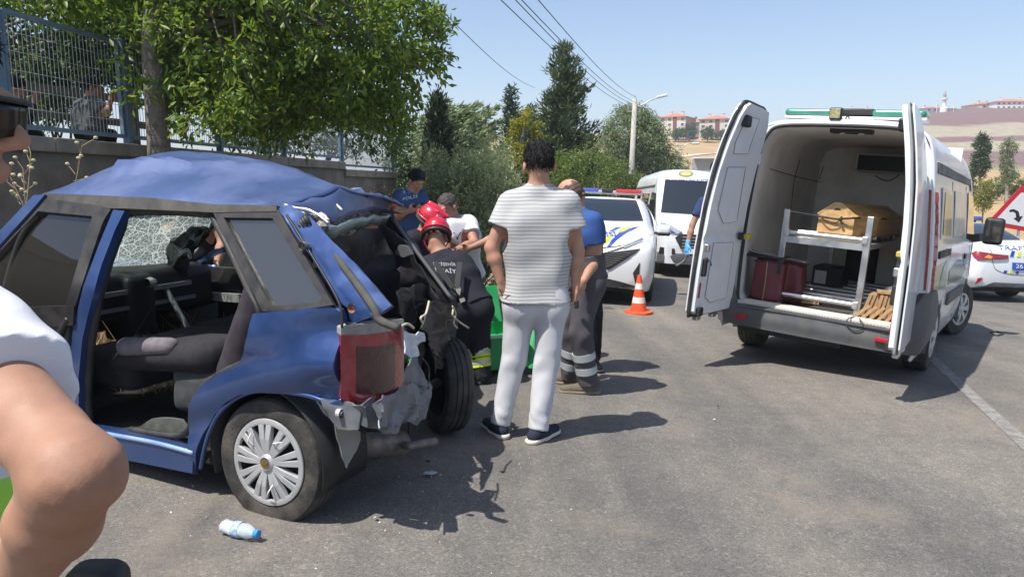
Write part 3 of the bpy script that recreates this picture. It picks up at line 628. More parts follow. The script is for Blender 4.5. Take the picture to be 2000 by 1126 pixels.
tree('young_tree', 'small yellow-green tree above the police sedan\'s roof', q, [q, at(1921, 395, 42), at(1920, 360, 42)], [lobe(1920, 375, 42, 0.42, 0.4, 0.75), lobe(1919, 395, 42, 0.5, 0.4, 0.5)], 150, 24, 0.2, 0.10, 0.05, 77, leafmat('yellowish leaves', (0.15, 0.17, 0.03), (0.34, 0.32, 0.07), None, 0.4), r0=0.05)
for i, (px, py, Y, rx, rz, lb) in enumerate([(1893, 365, 64, 0.8, 1.1, 'dark green bush left of the narrow poplar'), (1945, 365, 66, 1.0, 0.8, 'olive bush between the two poplars'), (1990, 370, 66, 1.2, 0.8, 'dark bush behind the warning triangle at the right edge'), (1880, 340, 75, 1.2, 1.0, 'bush beside the van roof at the foot of the hillside')]):
    q = at(px, py + 25, Y); shrub('bush', lb, q, [lobe(px, py, Y, rx, 0.9, rz), lobe(px - 8, py + 8, Y, rx * .8, 0.8, rz * .8)], 90, 26, 0.3, 0.18, 0.09, 81 + i, LM_lush if i == 1 else LM_dark, group='bushes before the hillside')
for i, (px, py, rx, rz, lb) in enumerate([(1347, 256, 2.6, 2.2, 'dark tree between the two apartment blocks'), (1325, 262, 2.0, 1.1, 'small tree at the foot of the left apartment block'), (1382, 262, 2.0, 1.7, 'small tree before the right apartment block'), (1412, 264, 2.2, 1.0, 'low tree at the corner of the right apartment block')]):
    q = at(px, py + 8, 226); q.z = min(q.z, hill_pt(px, 226).z)
    tree('hill_tree', lb, q, [q, q + Vector((0, 0, 1.0)), at(px, py, 226)], [lobe(px, py, 226, rx, 2, rz), lobe(px + 3, py - 4, 226, rx * 0.5, 1, rz * 0.9)], 60, 26, 0.9, 0.5, 0.3, 91 + i, LM_dark, r0=0.2, nl=4, group='trees by the apartment blocks')

# ---- dry grass and weeds
M_drys = leafmat('dry stalks', (0.36, 0.26, 0.12), (0.55, 0.43, 0.24), None, 0.2, 0.8)
def dry_grass(name, pts, h, seed, m=None, wd=0.008, lean=0.25):
    r = np.random.default_rng(seed); N = len(pts); P = np.array(pts)
    D = np.stack([r.normal(0, lean, N), r.normal(0, lean, N), np.ones(N)], 1); D /= np.linalg.norm(D, axis=1, keepdims=True)
    S = np.cross(D, rdir(N, r)); S /= np.linalg.norm(S, axis=1, keepdims=True); L = (h * r.uniform(0.4, 1.15, N))[:, None]; bend = np.stack([r.normal(0, .3, N), r.normal(0, .3, N), -np.abs(r.normal(0, .12, N))], 1) * L
    A = P; B = P + D * L * 0.55; Cc = P + D * L + bend
    V = np.stack([A - S * wd / 2, A + S * wd / 2, B + S * wd * .4, B - S * wd * .4, Cc + S * wd * .1, Cc - S * wd * .1], 1).reshape(-1, 3); i = np.arange(N)[:, None] * 6
    F = np.concatenate([i + np.array([[0, 1, 2, 3]]), i + np.array([[3, 2, 4, 5]])], 0)
    return tag(mk(name, V, F, m or M_drys), kind='stuff')
pts = []
r = np.random.default_rng(3)
while len(pts) < 9000:
    s = r.uniform(0, 17); q_ = r.uniform(0.1, 3.6) ; p = WP + WU * s + WN * q_
    if p.x > road_edge(p.y) - 0.5 + 0.3 * fbm((p.x, p.y, 0)) or fbm((p.x * 0.8, p.y * 0.8, 5)) < -0.12 or p.y < 4.2: continue
    if p.x > -1.2 and p.y > 6: continue
    pts.append((p.x, p.y, gz(p.x, p.y) - 0.02))
o = dry_grass('dry_grass', pts, 0.62, 4); tag(o, 'tall straw coloured dry grass between the wrecked car and the wall', 'grass')
pts = [(lambda p: (p.x, p.y, gz(p.x, p.y)))(WP + WU * r.uniform(8, 17) + WN * r.uniform(2.5, 5.2)) for _ in range(2600)]
pts = [p for p in pts if p[0] < road_edge(p[1]) - 0.2]
o = dry_grass('ground_litter', pts, 0.10, 6, lean=0.9); tag(o, 'short dry grass and litter on the verge behind the rescuers', 'grass')
pts = [(lambda p: (p.x, p.y, lawn_z(p.x, p.y)))(WP + WU * r.uniform(2, 16) - WN * (0.32 + 2.5 * r.random())) for _ in range(5000)]
o = dry_grass('lawn_grass', pts, 0.13, 8, leafmat('lawn blades', (0.07, 0.12, 0.02), (0.17, 0.22, 0.05), None, 0.35), lean=0.4); tag(o, 'green lawn grass along the top of the wall behind the fence', 'grass')
# dead flower stalks above the bonnet side
for i, (x0, y0, x1, y1, Y, lb) in enumerate([(35, 420, 60, 300, 5.6, 'dry flower stalk with round seed heads nearest the sunglasses'), (70, 420, 20, 345, 5.7, 'short bent dry flower stalk at the left edge'), (120, 395, 160, 285, 5.9, 'tallest dry flower stalk against the concrete wall'), (45, 430, 45, 330, 6.0, 'thin dry stalk beside the car windscreen pillar')]):
    a, b = at(x0, y0 + 60, Y), at(x1, y1, Y); t = thing('dead_flower_stalk', lb, 'weed', Vector((a.x, a.y, gz(a.x, a.y))), group='dry flower stalks by the wall'); o_ = t.location
    mb = MB(); g0 = Vector((0, 0, 0)); e = b - o_; pts_ = [g0, (a - o_) * 0.98, ((a + b) / 2 - o_) + Vector((0.02, 0, 0)), e]; mb.tube(catmull(pts_, 5), 0.004, 5)
    hd = MB(); rr = random.Random(i)
    for k in range(6):
        f = 0.6 + 0.4 * k / 5; p = (a - o_).lerp(e, f); q2 = p + Vector((rr.uniform(-.09, .09), rr.uniform(-.05, .05), rr.uniform(0.02, 0.10))); mb.tube([p, q2], 0.0025, 4)
        hd.lathe([(0.002, -0.012), (0.014, -0.006), (0.018, 0.004), (0.012, 0.014), (0.002, 0.016)], 8, c=q2)
    mb.build('stalk', mat('dry stalk', (0.36, 0.27, 0.15), 0.9), t); hd.build('seed_heads', mat('seed head', (0.48, 0.42, 0.25), 0.9), t)['kind'] = 'stuff'
# ================================================================== smooth solids (distance fields -> one continuous mesh)
def surfnet(Dv, org, h):
    s = Dv < 0; nx, ny, nz = Dv.shape
    c = np.zeros((nx - 1, ny - 1, nz - 1), np.int8)
    for i in (0, 1):
        for j in (0, 1):
            for k in (0, 1): c += s[i:nx - 1 + i, j:ny - 1 + j, k:nz - 1 + k]
    act = (c > 0) & (c < 8); idx = np.full(act.shape, -1, np.int64); ijk = np.argwhere(act); idx[act] = np.arange(len(ijk))
    acc = np.zeros((len(ijk), 3)); cnt = np.zeros(len(ijk))
    I, J, K = ijk.T
    for ax in range(3):
        o1, o2 = [a for a in range(3) if a != ax]
        for a in (0, 1):
            for b in (0, 1):
                off = [0, 0, 0]; off[o1] = a; off[o2] = b; p = (I + off[0], J + off[1], K + off[2]); off2 = list(off); off2[ax] = 1
                q = (I + off2[0], J + off2[1], K + off2[2]); d0 = Dv[p]; d1 = Dv[q]; m = (d0 < 0) != (d1 < 0); t = np.where(m, d0 / np.where(m, d0 - d1, 1), 0)
                v = np.zeros((len(ijk), 3)); v[:, o1] = a; v[:, o2] = b; v[:, ax] = t; acc += v * m[:, None]; cnt += m
    V = (ijk + acc / cnt[:, None]) * h + np.array(org); F = []
    for ax in range(3):
        o1, o2 = [(1, 2), (2, 0), (0, 1)][ax]
        sl0 = [slice(None)] * 3; sl1 = [slice(None)] * 3; sl0[ax] = slice(0, -1); sl1[ax] = slice(1, None)
        a = s[tuple(sl0)]; b = s[tuple(sl1)]; e = np.argwhere(a != b)
        ok = (e[:, o1] > 0) & (e[:, o2] > 0) & (e[:, o1] < Dv.shape[o1] - 1) & (e[:, o2] < Dv.shape[o2] - 1); e = e[ok]; sg = a[tuple(e.T)]
        def cell(d1, d2):
            q = e.copy(); q[:, o1] += d1; q[:, o2] += d2; return idx[tuple(q.T)]
        Q = np.stack([cell(-1, -1), cell(0, -1), cell(0, 0), cell(-1, 0)], 1); Q[~sg] = Q[~sg][:, ::-1]; F.append(Q)
    return V, np.concatenate(F)
class SDF:
    """list of round cones / ellipsoids / rounded boxes blended with a smooth union, then cuts"""
    def __init__(s): s.p = []; s.cuts = []; s.warp = None
    def cap(s, a, b, r0, r1=None, k=0.03): s.p.append(('c', np.array(a, float), np.array(b, float), r0, r0 if r1 is None else r1, k)); return s
    def chain(s, pts, rs, k=0.03):
        for i in range(len(pts) - 1): s.cap(pts[i], pts[i + 1], rs[i], rs[i + 1], k)
        return s
    def ell(s, c, r, R=None, k=0.03): s.p.append(('e', np.array(c, float), np.array(r, float), np.eye(3) if R is None else np.array(R, float), 0, k)); return s
    def box(s, c, hd, rad=0.02, R=None, k=0.01): s.p.append(('b', np.array(c, float), np.array(hd, float), np.eye(3) if R is None else np.array(R, float), rad, k)); return s
    def cut(s, point, normal): s.cuts.append((np.array(point, float), np.array(normal, float) / np.linalg.norm(normal), None, 0)); return s      # remove the side the normal points to
    def cutin(s, point, normal, c, rad): s.cuts.append((np.array(point, float), np.array(normal, float) / np.linalg.norm(normal), np.array(c, float), rad)); return s
    def sub(s, a, b, r): s.cuts.append((np.array(a, float), np.array(b, float), 'cap', r)); return s
    def mesh(s, h):
        lo = []; hi = []
        for q in s.p:
            if q[0] == 'c': lo.append(np.minimum(q[1] - q[3], q[2] - q[4])); hi.append(np.maximum(q[1] + q[3], q[2] + q[4])); lo[-1] = np.minimum(lo[-1], np.minimum(q[1], q[2]) - max(q[3], q[4])); hi[-1] = np.maximum(hi[-1], np.maximum(q[1], q[2]) + max(q[3], q[4]))
            else: R_ = np.linalg.norm(q[2]) if q[0] == 'b' else q[2].max(); lo.append(q[1] - R_); hi.append(q[1] + R_)
        lo = np.min(lo, 0) - 4 * h - 0.015; hi = np.max(hi, 0) + 4 * h + 0.015; n = np.ceil((hi - lo) / h).astype(int) + 1
        Dv = np.full(n, 0.12, np.float32); ax = [lo[i] + h * np.arange(n[i]) for i in range(3)]
        for q in s.p:
            k = q[5]; m = k + 2.5 * h + 0.02
            if q[0] == 'c': rr = max(q[3], q[4]); a0 = np.minimum(q[1], q[2]) - rr - m; a1 = np.maximum(q[1], q[2]) + rr + m
            else: rr = np.linalg.norm(q[2]) if q[0] == 'b' else q[2].max(); a0 = q[1] - rr - m; a1 = q[1] + rr + m
            i0 = np.clip(((a0 - lo) / h).astype(int), 0, n - 1); i1 = np.clip(((a1 - lo) / h).astype(int) + 2, 1, n); sl = tuple(slice(i0[i], i1[i]) for i in range(3))
            X, Y, Z = np.meshgrid(*[ax[i][i0[i]:i1[i]] for i in range(3)], indexing='ij')
            if q[0] == 'c':
                ba = q[2] - q[1]; L2 = max(ba @ ba, 1e-9); px, py, pz = X - q[1][0], Y - q[1][1], Z - q[1][2]
                t = np.clip((px * ba[0] + py * ba[1] + pz * ba[2]) / L2, 0, 1)
                d = np.sqrt((px - ba[0] * t) ** 2 + (py - ba[1] * t) ** 2 + (pz - ba[2] * t) ** 2) - (q[3] + (q[4] - q[3]) * t)
            else:
                P = np.stack([X - q[1][0], Y - q[1][1], Z - q[1][2]], -1) @ q[3]
                if q[0] == 'e':
                    P = P / q[2]; k0 = np.sqrt((P ** 2).sum(-1)); k1 = np.sqrt(((P / q[2]) ** 2).sum(-1)); d = k0 * (k0 - 1) / np.maximum(k1, 1e-6)
                    d = np.where(k0 < 0.2, -q[2].min() * 0.8, d)
                else:
                    w_ = np.abs(P) - (q[2] - q[4]); d = np.sqrt((np.maximum(w_, 0) ** 2).sum(-1)) + np.minimum(w_.max(-1), 0) - q[4]
            o = Dv[sl]; hh = np.maximum(k - np.abs(o - d), 0) / max(k, 1e-6); Dv[sl] = np.minimum(o, d) - hh * hh * k * 0.25
        X, Y, Z = np.meshgrid(*ax, indexing='ij')
        if s.warp is not None:
            near = np.abs(Dv) < 0.06; Dv[near] += s.warp(X[near], Y[near], Z[near]).astype(np.float32)
        for c in s.cuts:
            if isinstance(c[2], str):
                ba = c[1] - c[0]; t = np.clip(((X - c[0][0]) * ba[0] + (Y - c[0][1]) * ba[1] + (Z - c[0][2]) * ba[2]) / max(ba @ ba, 1e-9), 0, 1)
                d = c[3] - np.sqrt((X - c[0][0] - ba[0] * t) ** 2 + (Y - c[0][1] - ba[1] * t) ** 2 + (Z - c[0][2] - ba[2] * t) ** 2); Dv = np.maximum(Dv, d.astype(np.float32)); continue
            d = (X - c[0][0]) * c[1][0] + (Y - c[0][1]) * c[1][1] + (Z - c[0][2]) * c[1][2]
            if c[2] is not None:
                r2 = np.sqrt((X - c[2][0]) ** 2 + (Y - c[2][1]) ** 2 + (Z - c[2][2]) ** 2) - c[3]; d = np.minimum(d, -r2)
            Dv = np.maximum(Dv, d.astype(np.float32))
        Dv[0] = Dv[-1] = 0.1; Dv[:, 0] = Dv[:, -1] = 0.1; Dv[:, :, 0] = Dv[:, :, -1] = 0.1
        return surfnet(Dv, lo, h)
    def build(s, name, m, parent, h, org=(0, 0, 0)):
        V, F = s.mesh(h); return mk(name, V - np.array(org), F, m, parent, True)
def folds(amp, f, seed=0, stretch=(1, 1, 1)):
    a = np.random.default_rng(seed).uniform(0, 6.28, 9)
    def w(X, Y, Z):
        x, y, z = X * stretch[0], Y * stretch[1], Z * stretch[2]
        q = np.sin(f * (0.9 * x + 0.5 * z) + a[0] + 1.6 * np.sin(f * 0.45 * (y + 0.7 * z) + a[1])) + 0.7 * np.sin(f * 1.7 * (0.5 * y + 0.8 * z - 0.4 * x) + a[2] + 1.4 * np.sin(f * 0.5 * x + a[3])) + 0.4 * np.sin(f * 3.1 * (z - 0.3 * x + 0.2 * y) + a[4] + 1.2 * np.sin(f * 0.8 * y + a[5]))
        return amp * q
    return w
# ================================================================== the wrecked blue hatchback
M_bluep = mat('blue metallic paint', (0.026, 0.066, 0.20), 0.32, metal=0.45, vary=0.06, scale=5, coat=0.5, dirt=(0.11, 0.13, 0.19), dirtamt=0.32)
M_blueroof = mat('dusty blue roof paint', (0.055, 0.092, 0.215), 0.40, metal=0.35, vary=0.06, scale=3, coat=0.22, dirt=(0.15, 0.165, 0.235), dirtamt=0.38, bump=0.03, bscale=9)
M_rub = mat('black rubber', (0.016, 0.016, 0.017), 0.55, vary=0.3, scale=20, dirt=(0.10, 0.095, 0.085), dirtamt=0.5)
M_seal = mat('worn door seal', (0.045, 0.043, 0.04), 0.75, vary=0.3, scale=12, dirt=(0.16, 0.145, 0.12), dirtamt=0.6)
M_blk = mat('black trim', (0.012, 0.012, 0.013), 0.5, vary=0.3, scale=8, dirt=(0.07, 0.065, 0.06), dirtamt=0.4)
M_blks = mat('black plastic sheet', (0.012, 0.012, 0.013), 0.33, vary=0.2, scale=8, dirt=(0.10, 0.095, 0.09), dirtamt=0.35)
M_fab = mat('charcoal seat cloth', (0.022, 0.021, 0.025), 0.95, vary=0.3, scale=30, bump=0.3, bscale=300)
M_fab2 = mat('grey lilac seat cloth', (0.16, 0.14, 0.155), 0.95, vary=0.2, scale=30, bump=0.3, bscale=300)
M_gmet = mat('crumpled grey metal', (0.17, 0.19, 0.225), 0.5, metal=0.5, vary=0.3, scale=9, dirt=(0.30, 0.27, 0.23), dirtamt=0.6)
M_tyre = mat('tyre rubber', (0.028, 0.027, 0.026), 0.8, vary=0.3, scale=12, bump=0.2, bscale=80, dirt=(0.16, 0.14, 0.115), dirtamt=0.55)
M_hub = mat('silver hubcap', (0.52, 0.53, 0.54), 0.4, metal=0.55, vary=0.08, scale=10, dirt=(0.36, 0.34, 0.31), dirtamt=0.4)
M_redl = mat('red lamp lens', (0.26, 0.008, 0.018), 0.14, vary=0.2, scale=30, coat=0.8, dirt=(0.30, 0.16, 0.15), dirtamt=0.25)
M_smoke = mat('smoked lamp lens', (0.050, 0.010, 0.014), 0.16, vary=0.15, scale=14, coat=0.6, dirt=(0.08, 0.03, 0.035), dirtamt=0.25)
M_cream_f = mat('torn foam edge', (0.50, 0.46, 0.38), 0.95, vary=0.25, scale=40, bump=0.5, bscale=90)
M_exh = mat('exhaust steel', (0.24, 0.22, 0.20), 0.55, metal=0.6, vary=0.3, scale=18, dirt=(0.22, 0.13, 0.07), dirtamt=0.6)
G_tint = glassmat('dusty tinted glass', (0.42, 0.48, 0.46), 0.10, ior=2.3)
G_clear = glassmat('door glass', (0.86, 0.90, 0.88), 0.07, ior=1.7)
def crackmat():
    m = bpy.data.materials.new('shattered windscreen'); m.use_nodes = True; t = m.node_tree; n = t.nodes; l = t.links; n.clear()
    o = n.new('ShaderNodeOutputMaterial'); tc = n.new('ShaderNodeTexCoord'); f = None
    nz = n.new('ShaderNodeTexNoise'); nz.inputs['Scale'].default_value = 3.2; nz.inputs['Detail'].default_value = 5; l.new(tc.outputs['Object'], nz.inputs[0])
    for sc, th in ((38, 0.042), (11, 0.026)):
        v = n.new('ShaderNodeTexVoronoi'); v.feature = 'DISTANCE_TO_EDGE'; v.inputs['Scale'].default_value = sc; l.new(tc.outputs['Object'], v.inputs['Vector'])
        c = n.new('ShaderNodeMath'); c.operation = 'LESS_THAN'; c.inputs[1].default_value = th; l.new(v.outputs['Distance'], c.inputs[0])
        if f is None: f = c.outputs[0]
        else:
            mx = n.new('ShaderNodeMath'); mx.operation = 'MAXIMUM'; l.new(f, mx.inputs[0]); l.new(c.outputs[0], mx.inputs[1]); f = mx.outputs[0]
    mr = n.new('ShaderNodeMapRange'); mr.inputs[1].default_value = 0.36; mr.inputs[2].default_value = 0.62; mr.inputs[3].default_value = 0.35; mr.inputs[4].default_value = 1.0; l.new(nz.outputs[0], mr.inputs[0])
    mu = n.new('ShaderNodeMath'); mu.operation = 'MULTIPLY'; l.new(f, mu.inputs[0]); l.new(mr.outputs[0], mu.inputs[1])
    ad = n.new('ShaderNodeMath'); ad.operation = 'ADD'; ad.inputs[1].default_value = 0.26; l.new(mu.outputs[0], ad.inputs[0])
    g = n.new('ShaderNodeBsdfPrincipled'); g.inputs['Base Color'].default_value = (0.58, 0.74, 0.69, 1); g.inputs['Roughness'].default_value = 0.2
    tr = n.new('ShaderNodeBsdfTransparent'); tr.inputs[0].default_value = (0.72, 0.83, 0.78, 1)
    x = n.new('ShaderNodeMixShader'); l.new(ad.outputs[0], x.inputs[0]); tl = n.new('ShaderNodeBsdfTranslucent'); tl.inputs[0].default_value = (0.80, 0.92, 0.88, 1); gm = n.new('ShaderNodeMixShader'); gm.inputs[0].default_value = 0.45; l.new(g.outputs[0], gm.inputs[1]); l.new(tl.outputs[0], gm.inputs[2])
    l.new(tr.outputs[0], x.inputs[1]); l.new(gm.outputs[0], x.inputs[2]); l.new(x.outputs[0], o.inputs[0]); return m
M_crack = crackmat()

WY = math.radians(64.5); WO = Vector((-0.74, 3.85, gz(-0.74, 3.85)))
car = thing('wrecked_car', 'crushed blue hatchback with torn-off rear door and smashed tail, at the roadside', 'car', WO, (0, 0, WY))
RI = Matrix.Rotation(-WY, 3, 'Z'); o_l = RI @ (Vector((0, 0, CAMH)) - WO)
def SXw(px, py, X): r = RI @ ray(px, py); return o_l + r * ((X - o_l.x) / r.x)
def SYw(px, py, Y): r = RI @ ray(px, py); return o_l + r * ((Y - o_l.y) / r.y)
def sidew(px, py, inset=0.0):
    p = SXw(px, py, -0.82 + inset)
    if p.z > 1.0:
        r = RI @ ray(px, py); p = o_l + r * ((-1.2 + inset - (o_l.x - 0.38 * o_l.z)) / (r.x - 0.38 * r.z))
    return p
def rearw(px, py, off=0.0):                     # the crushed tail runs obliquely across the car
    r = RI @ ray(px, py); t = (-0.20 + off + 0.34 * o_l.x - o_l.y) / (r.y - 0.34 * r.x); p = o_l + r * t
    return p if p.x > -0.80 else SXw(px, py, -0.80 + 0.3 * off)
def panel(name, poly, m, t=0.03, fn=sidew, cell=22, crum=0.0, cs=7.0, holes=(), parent=car, **k):
    def f(x, y):
        p = Vector(fn(x, y, **k))
        if crum: p = p + Vector((fbm((p.x * cs, p.y * cs, p.z * cs)), fbm((p.x * cs + 9, p.y * cs, p.z * cs)), fbm((p.x * cs, p.y * cs + 5, p.z * cs)))) * crum
        return p
    return sheet(name, poly, f, m, parent, t, holes, cell)
def path(name, pts, r, m, fn=sidew, parent=car, n=8, **k):
    P = catmull([fn(x, y, **k) for x, y in pts], 6); return MB().tube(P, r, n).build(name, m, parent, True)
# rear quarter panel with the wheel arch
arch = [(664, 779), (648, 784), (632, 782), (605, 772), (560, 763), (515, 760), (478, 765), (446, 782), (420, 808), (402, 845), (392, 880), (386, 912)]
q = [(503, 612), (560, 606), (650, 597), (664, 606), (668, 640)] + arch + [(380, 920), (376, 880), (371, 835), (377, 788), (400, 752), (440, 726), (478, 706), (490, 680), (498, 650)]
def qside(px, py):
    p = sidew(px, py); yy = p.y; z = p.z
    p.x += -0.03 * math.exp(-((z - 0.80) / 0.16) ** 2) + 0.025 * max(0, -(yy + 0.25)) / 0.2 * (1 + 0.8 * math.sin(z * 22)) + 0.012 * math.sin(z * 26 + yy * 9) * (1 if z < 0.8 else 0.4)
    return p
panel('quarter_panel', q, M_bluep, 0.035, qside, 14)
# flared lip round the arch, inner arch
path('arch_lip', [(x + (4 if x > 500 else 6), y + 2) for x, y in arch], 0.010, M_bluep, inset=-0.012)
mb = MB()
G = [[Vector((X, 0.03 + 0.335 * math.cos(a), 0.29 + 0.35 * math.sin(a))) for X in (-0.80, -0.68, -0.50)] for a in np.linspace(-0.35, PI + 0.3, 22)]
mb.grid(G); mb.add([Vector((-0.50, 0.03 + 0.335 * math.cos(a), 0.29 + 0.35 * math.sin(a))) for a in np.linspace(-0.35, PI + 0.3, 22)], [tuple(range(22))]); solid(mb.build('wheel_housing', M_blk, car, True), 0.01)
# sill
panel('sill', [(386, 878), (384, 920), (255, 894), (100, 862), (-150, 800), (-150, 770), (100, 818), (255, 842), (330, 857)], M_bluep, 0.05, cell=40)
path('sill_moulding', [(378, 884), (320, 868), (262, 856), (100, 828)], 0.012, mat('scraped blue', (0.20, 0.33, 0.62), 0.4, metal=0.3, dirt=(0.5, 0.5, 0.5), dirtamt=0.5), inset=-0.025)
path('jacking_flange', [(384, 921), (255, 895), (100, 863)], 0.012, M_rub)
# C pillar
panel('rear_pillar', [(544, 410), (566, 402), (600, 425), (628, 462), (700, 552), (737, 604), (716, 622), (668, 636), (664, 606), (652, 596), (600, 500), (556, 424)], M_bluep, 0.03, lambda x, y: (lambda p: Vector((p.x + 0.10 * max(0, (x - 560) / 170), p.y, p.z)))(sidew(x, y)), 16, 0.008)
path('pillar_seam', [(560, 420), (610, 500), (662, 590), (668, 640)], 0.006, M_blk, inset=-0.02)
path('hatch_seal', [(575, 425), (618, 450), (668, 515), (728, 598), (742, 625), (780, 640)], 0.017, M_seal, inset=0.045)
path('hatch_channel', [(590, 440), (640, 490), (700, 570), (730, 620)], 0.011, M_bluep, inset=0.075)
# quarter window
panel('quarter_window_frame', [(418, 414), (470, 408), (546, 411), (654, 596), (600, 604), (516, 608)], M_rub, 0.022, holes=[[(440, 426), (535, 427), (632, 584), (622, 592), (538, 597), (528, 592)]], inset=-0.012)
panel('quarter_window_glass', [(434, 421), (540, 423), (640, 594), (522, 601)], G_tint, 0.005, cell=60, inset=0.0)
# roof rail, B pillar, door aperture seal
panel('roof_rail', [(78, 386), (100, 380), (300, 389), (430, 402), (548, 404), (548, 416), (430, 418), (250, 410), (200, 410), (95, 398)], M_seal, 0.05)
panel('middle_pillar', [(228, 412), (250, 414), (232, 450), (205, 520), (185, 590), (168, 660), (160, 740), (162, 850), (140, 846), (140, 740), (150, 640), (170, 560), (200, 480)], M_bluep, 0.04, inset=-0.004)
path('door_seal', [(410, 417), (330, 412), (252, 416), (238, 446), (212, 515), (190, 600), (176, 690), (172, 790), (180, 846)], 0.022, M_rub, inset=0.03)
path('door_seal', [(414, 420), (450, 490), (488, 570), (507, 614), (500, 655), (482, 702), (440, 724), (400, 752), (377, 790), (370, 836), (340, 850), (255, 838)], 0.016, M_rub, inset=0.012)
# front door: frame, glass, trim panel
for nm_, pl_ in (('door_frame_top', [(60, 412), (82, 388), (205, 404), (222, 411), (212, 426), (186, 424), (80, 414)]), ('door_frame_rear', [(186, 424), (212, 426), (205, 440), (152, 600), (134, 596), (178, 450)]), ('door_frame_front', [(-90, 545), (0, 470), (60, 412), (80, 414), (66, 430), (0, 498), (-84, 566)])): panel(nm_, pl_, M_rub, 0.035, inset=-0.01)
path('quarter_bar', [(75, 420), (38, 470), (2, 592)], 0.016, M_blk, inset=-0.006)
panel('front_door_glass', [(-70, 596), (0, 470), (78, 408), (192, 418), (138, 596)], G_clear, 0.005, cell=60, inset=0.006)
panel('door_trim', [(-160, 618), (146, 612), (138, 720), (134, 850), (-160, 790)], mat('grey door trim', (0.06, 0.068, 0.08), 0.6, vary=0.25, scale=5), 0.05, cell=50, inset=0.01)
panel('trim_band', [(-160, 604), (150, 596), (148, 634), (-160, 650)], M_blk, 0.03, cell=60, inset=-0.022)
path('door_pull', [(134, 622), (118, 650), (108, 690)], 0.016, M_blk, inset=-0.03)
panel('windscreen_pillar', [(-180, 600), (-90, 530), (0, 462), (74, 384), (96, 383), (80, 402), (0, 490), (-90, 560), (-180, 640)], M_bluep, 0.05, inset=-0.016)

# roof, buckled up along its middle
RYs = [-0.10, 0.10, 0.30, 0.50, 0.75, 1.0, 1.27, 1.5, 1.67, 1.85]; RZs = [1.44, 1.505, 1.565, 1.615, 1.662, 1.682, 1.69, 1.655, 1.60, 1.51]
def roof_z(X, Y):
    rz = float(np.interp(Y, RYs, RZs)); e = float(np.interp(Y, [-0.1, 0.0, 1.0, 1.7, 1.9], [1.40, 1.415, 1.43, 1.44, 1.41])); rx = -0.22 + 0.10 * math.sin(Y * 2.0)
    f = (X - (-0.665)) / (rx + 0.665) if X < rx else (0.63 - X) / (0.63 - rx); f = min(max(f, 0), 1)
    z = e + (rz - e) * (f ** 0.82) - (0.05 * (1 - f) if X > rx else 0)
    # two diverging creases and a shallow dent between them
    u = Y - 1.42
    if u < 0:
        c = abs(X + 0.40 - 0.02 + 0.20 * u * 0.9); z += 0.034 * max(0, 1 - c / 0.09) * math.exp(u * 0.8) * (1 if u > -1.1 else 0.4)
        c2 = abs(X + 0.40 + 0.16 * u); z += 0.030 * max(0, 1 - c2 / 0.08) * math.exp(u * 1.2)
    z += 0.012 * fbm((X * 3, Y * 3, 2)) + 0.004 * fbm((X * 9, Y * 9, 7))
    return z
G = []
for j in range(41):
    v = j / 40; X = -0.675 + 1.30 * v; y0 = -0.01 + 0.22 * v ** 1.3; y1 = 1.72 + 0.25 * math.sin(v * PI)
    G.append([Vector((X, y0 + (y1 - y0) * i / 56, roof_z(X, y0 + (y1 - y0) * i / 56) - (0.02 * (1 - v * 30) if v < 0.03 else 0))) for i in range(57)])
mb = MB(); mb.grid(G); o_ = mb.build('roof', M_blueroof, car, True); o_.data.set_sharp_from_angle(angle=math.radians(13)); solid(o_, 0.012)
# tailgate top, torn
tl, tr_ = SXw(638, 443, -0.50), SXw(758, 414, 0.55)
G = []
for i in range(25):
    v = i / 24; X = -0.66 + 1.24 * v; a = Vector((X, 0.0 + 0.22 * v ** 1.3, roof_z(X, 0.02 + 0.22 * v ** 1.3) - 0.012)); vv = max(0, (v - 0.06) / 0.94); b = tl.lerp(tr_, vv); b.z += 0.03 * math.sin(v * PI)
    if v < 0.16: b = a.lerp(b, 0.35 + v * 4)
    G.append([a.lerp(b, k / 8) + Vector((0, 0, 0.035 * math.sin(PI * k / 8) + 0.012 * fbm((X * 7, k * 0.4, 3)))) for k in range(9)])
mb = MB(); mb.grid(G); solid(mb.build('tailgate_top', M_blueroof, car, True), 0.015)
lip = [g[-1] + Vector((0, 0.0, -0.015)) for g in G[3:]]
mb = MB(); mb.grid([[p, p + Vector((0.0, 0.03, -0.055))] for p in lip]); solid(mb.build('rear_glass_remnant', mat('green glass edge', (0.16, 0.22, 0.22), 0.25, dirt=(0.4, 0.42, 0.4), dirtamt=0.4), car, True), 0.02)
panel('torn_edge', [(556, 402), (575, 410), (600, 412), (640, 432), (644, 446), (632, 444), (605, 434), (585, 428), (570, 420)], M_cream_f, 0.03, lambda x, y: SXw(x, y, -0.60), 8, 0.02, 14)
o_ = path('torn_rim', [(556, 400), (578, 406), (600, 409), (622, 420), (642, 436)], 0.007, mat('bare bent metal', (0.6, 0.6, 0.6), 0.35, metal=0.7), lambda x, y: SXw(x, y, -0.62))
path('gas_strut', [(586, 446), (606, 428)], 0.026, M_blk, lambda x, y: SXw(x, y, -0.66), n=10)
for k in range(6):
    x = 584 + k * 4.2; y = 448 - k * 3.8; p0 = SXw(x, y, -0.665); p1 = SXw(x + 1.5, y - 1.5, -0.665); MB().tube([p0, p1], 0.033, 12).build('strut_boot_ring', M_rub, car, True)
p = sidew(604, 478); MB().lathe([(0.018, 0), (0.018, 0.02), (0.010, 0.022), (0.008, 0.045)], 10, 'X', c=p - Vector((0.05, 0, 0))).build('striker_bolt', M_exh, car)
p = sidew(692, 600); MB().lathe([(0.020, 0), (0.014, 0.012), (0.004, 0.014)], 10, 'X', c=p - Vector((0.02, 0, 0))).build('rust_bolt', mat('rust', (0.25, 0.11, 0.05), 0.9), car)
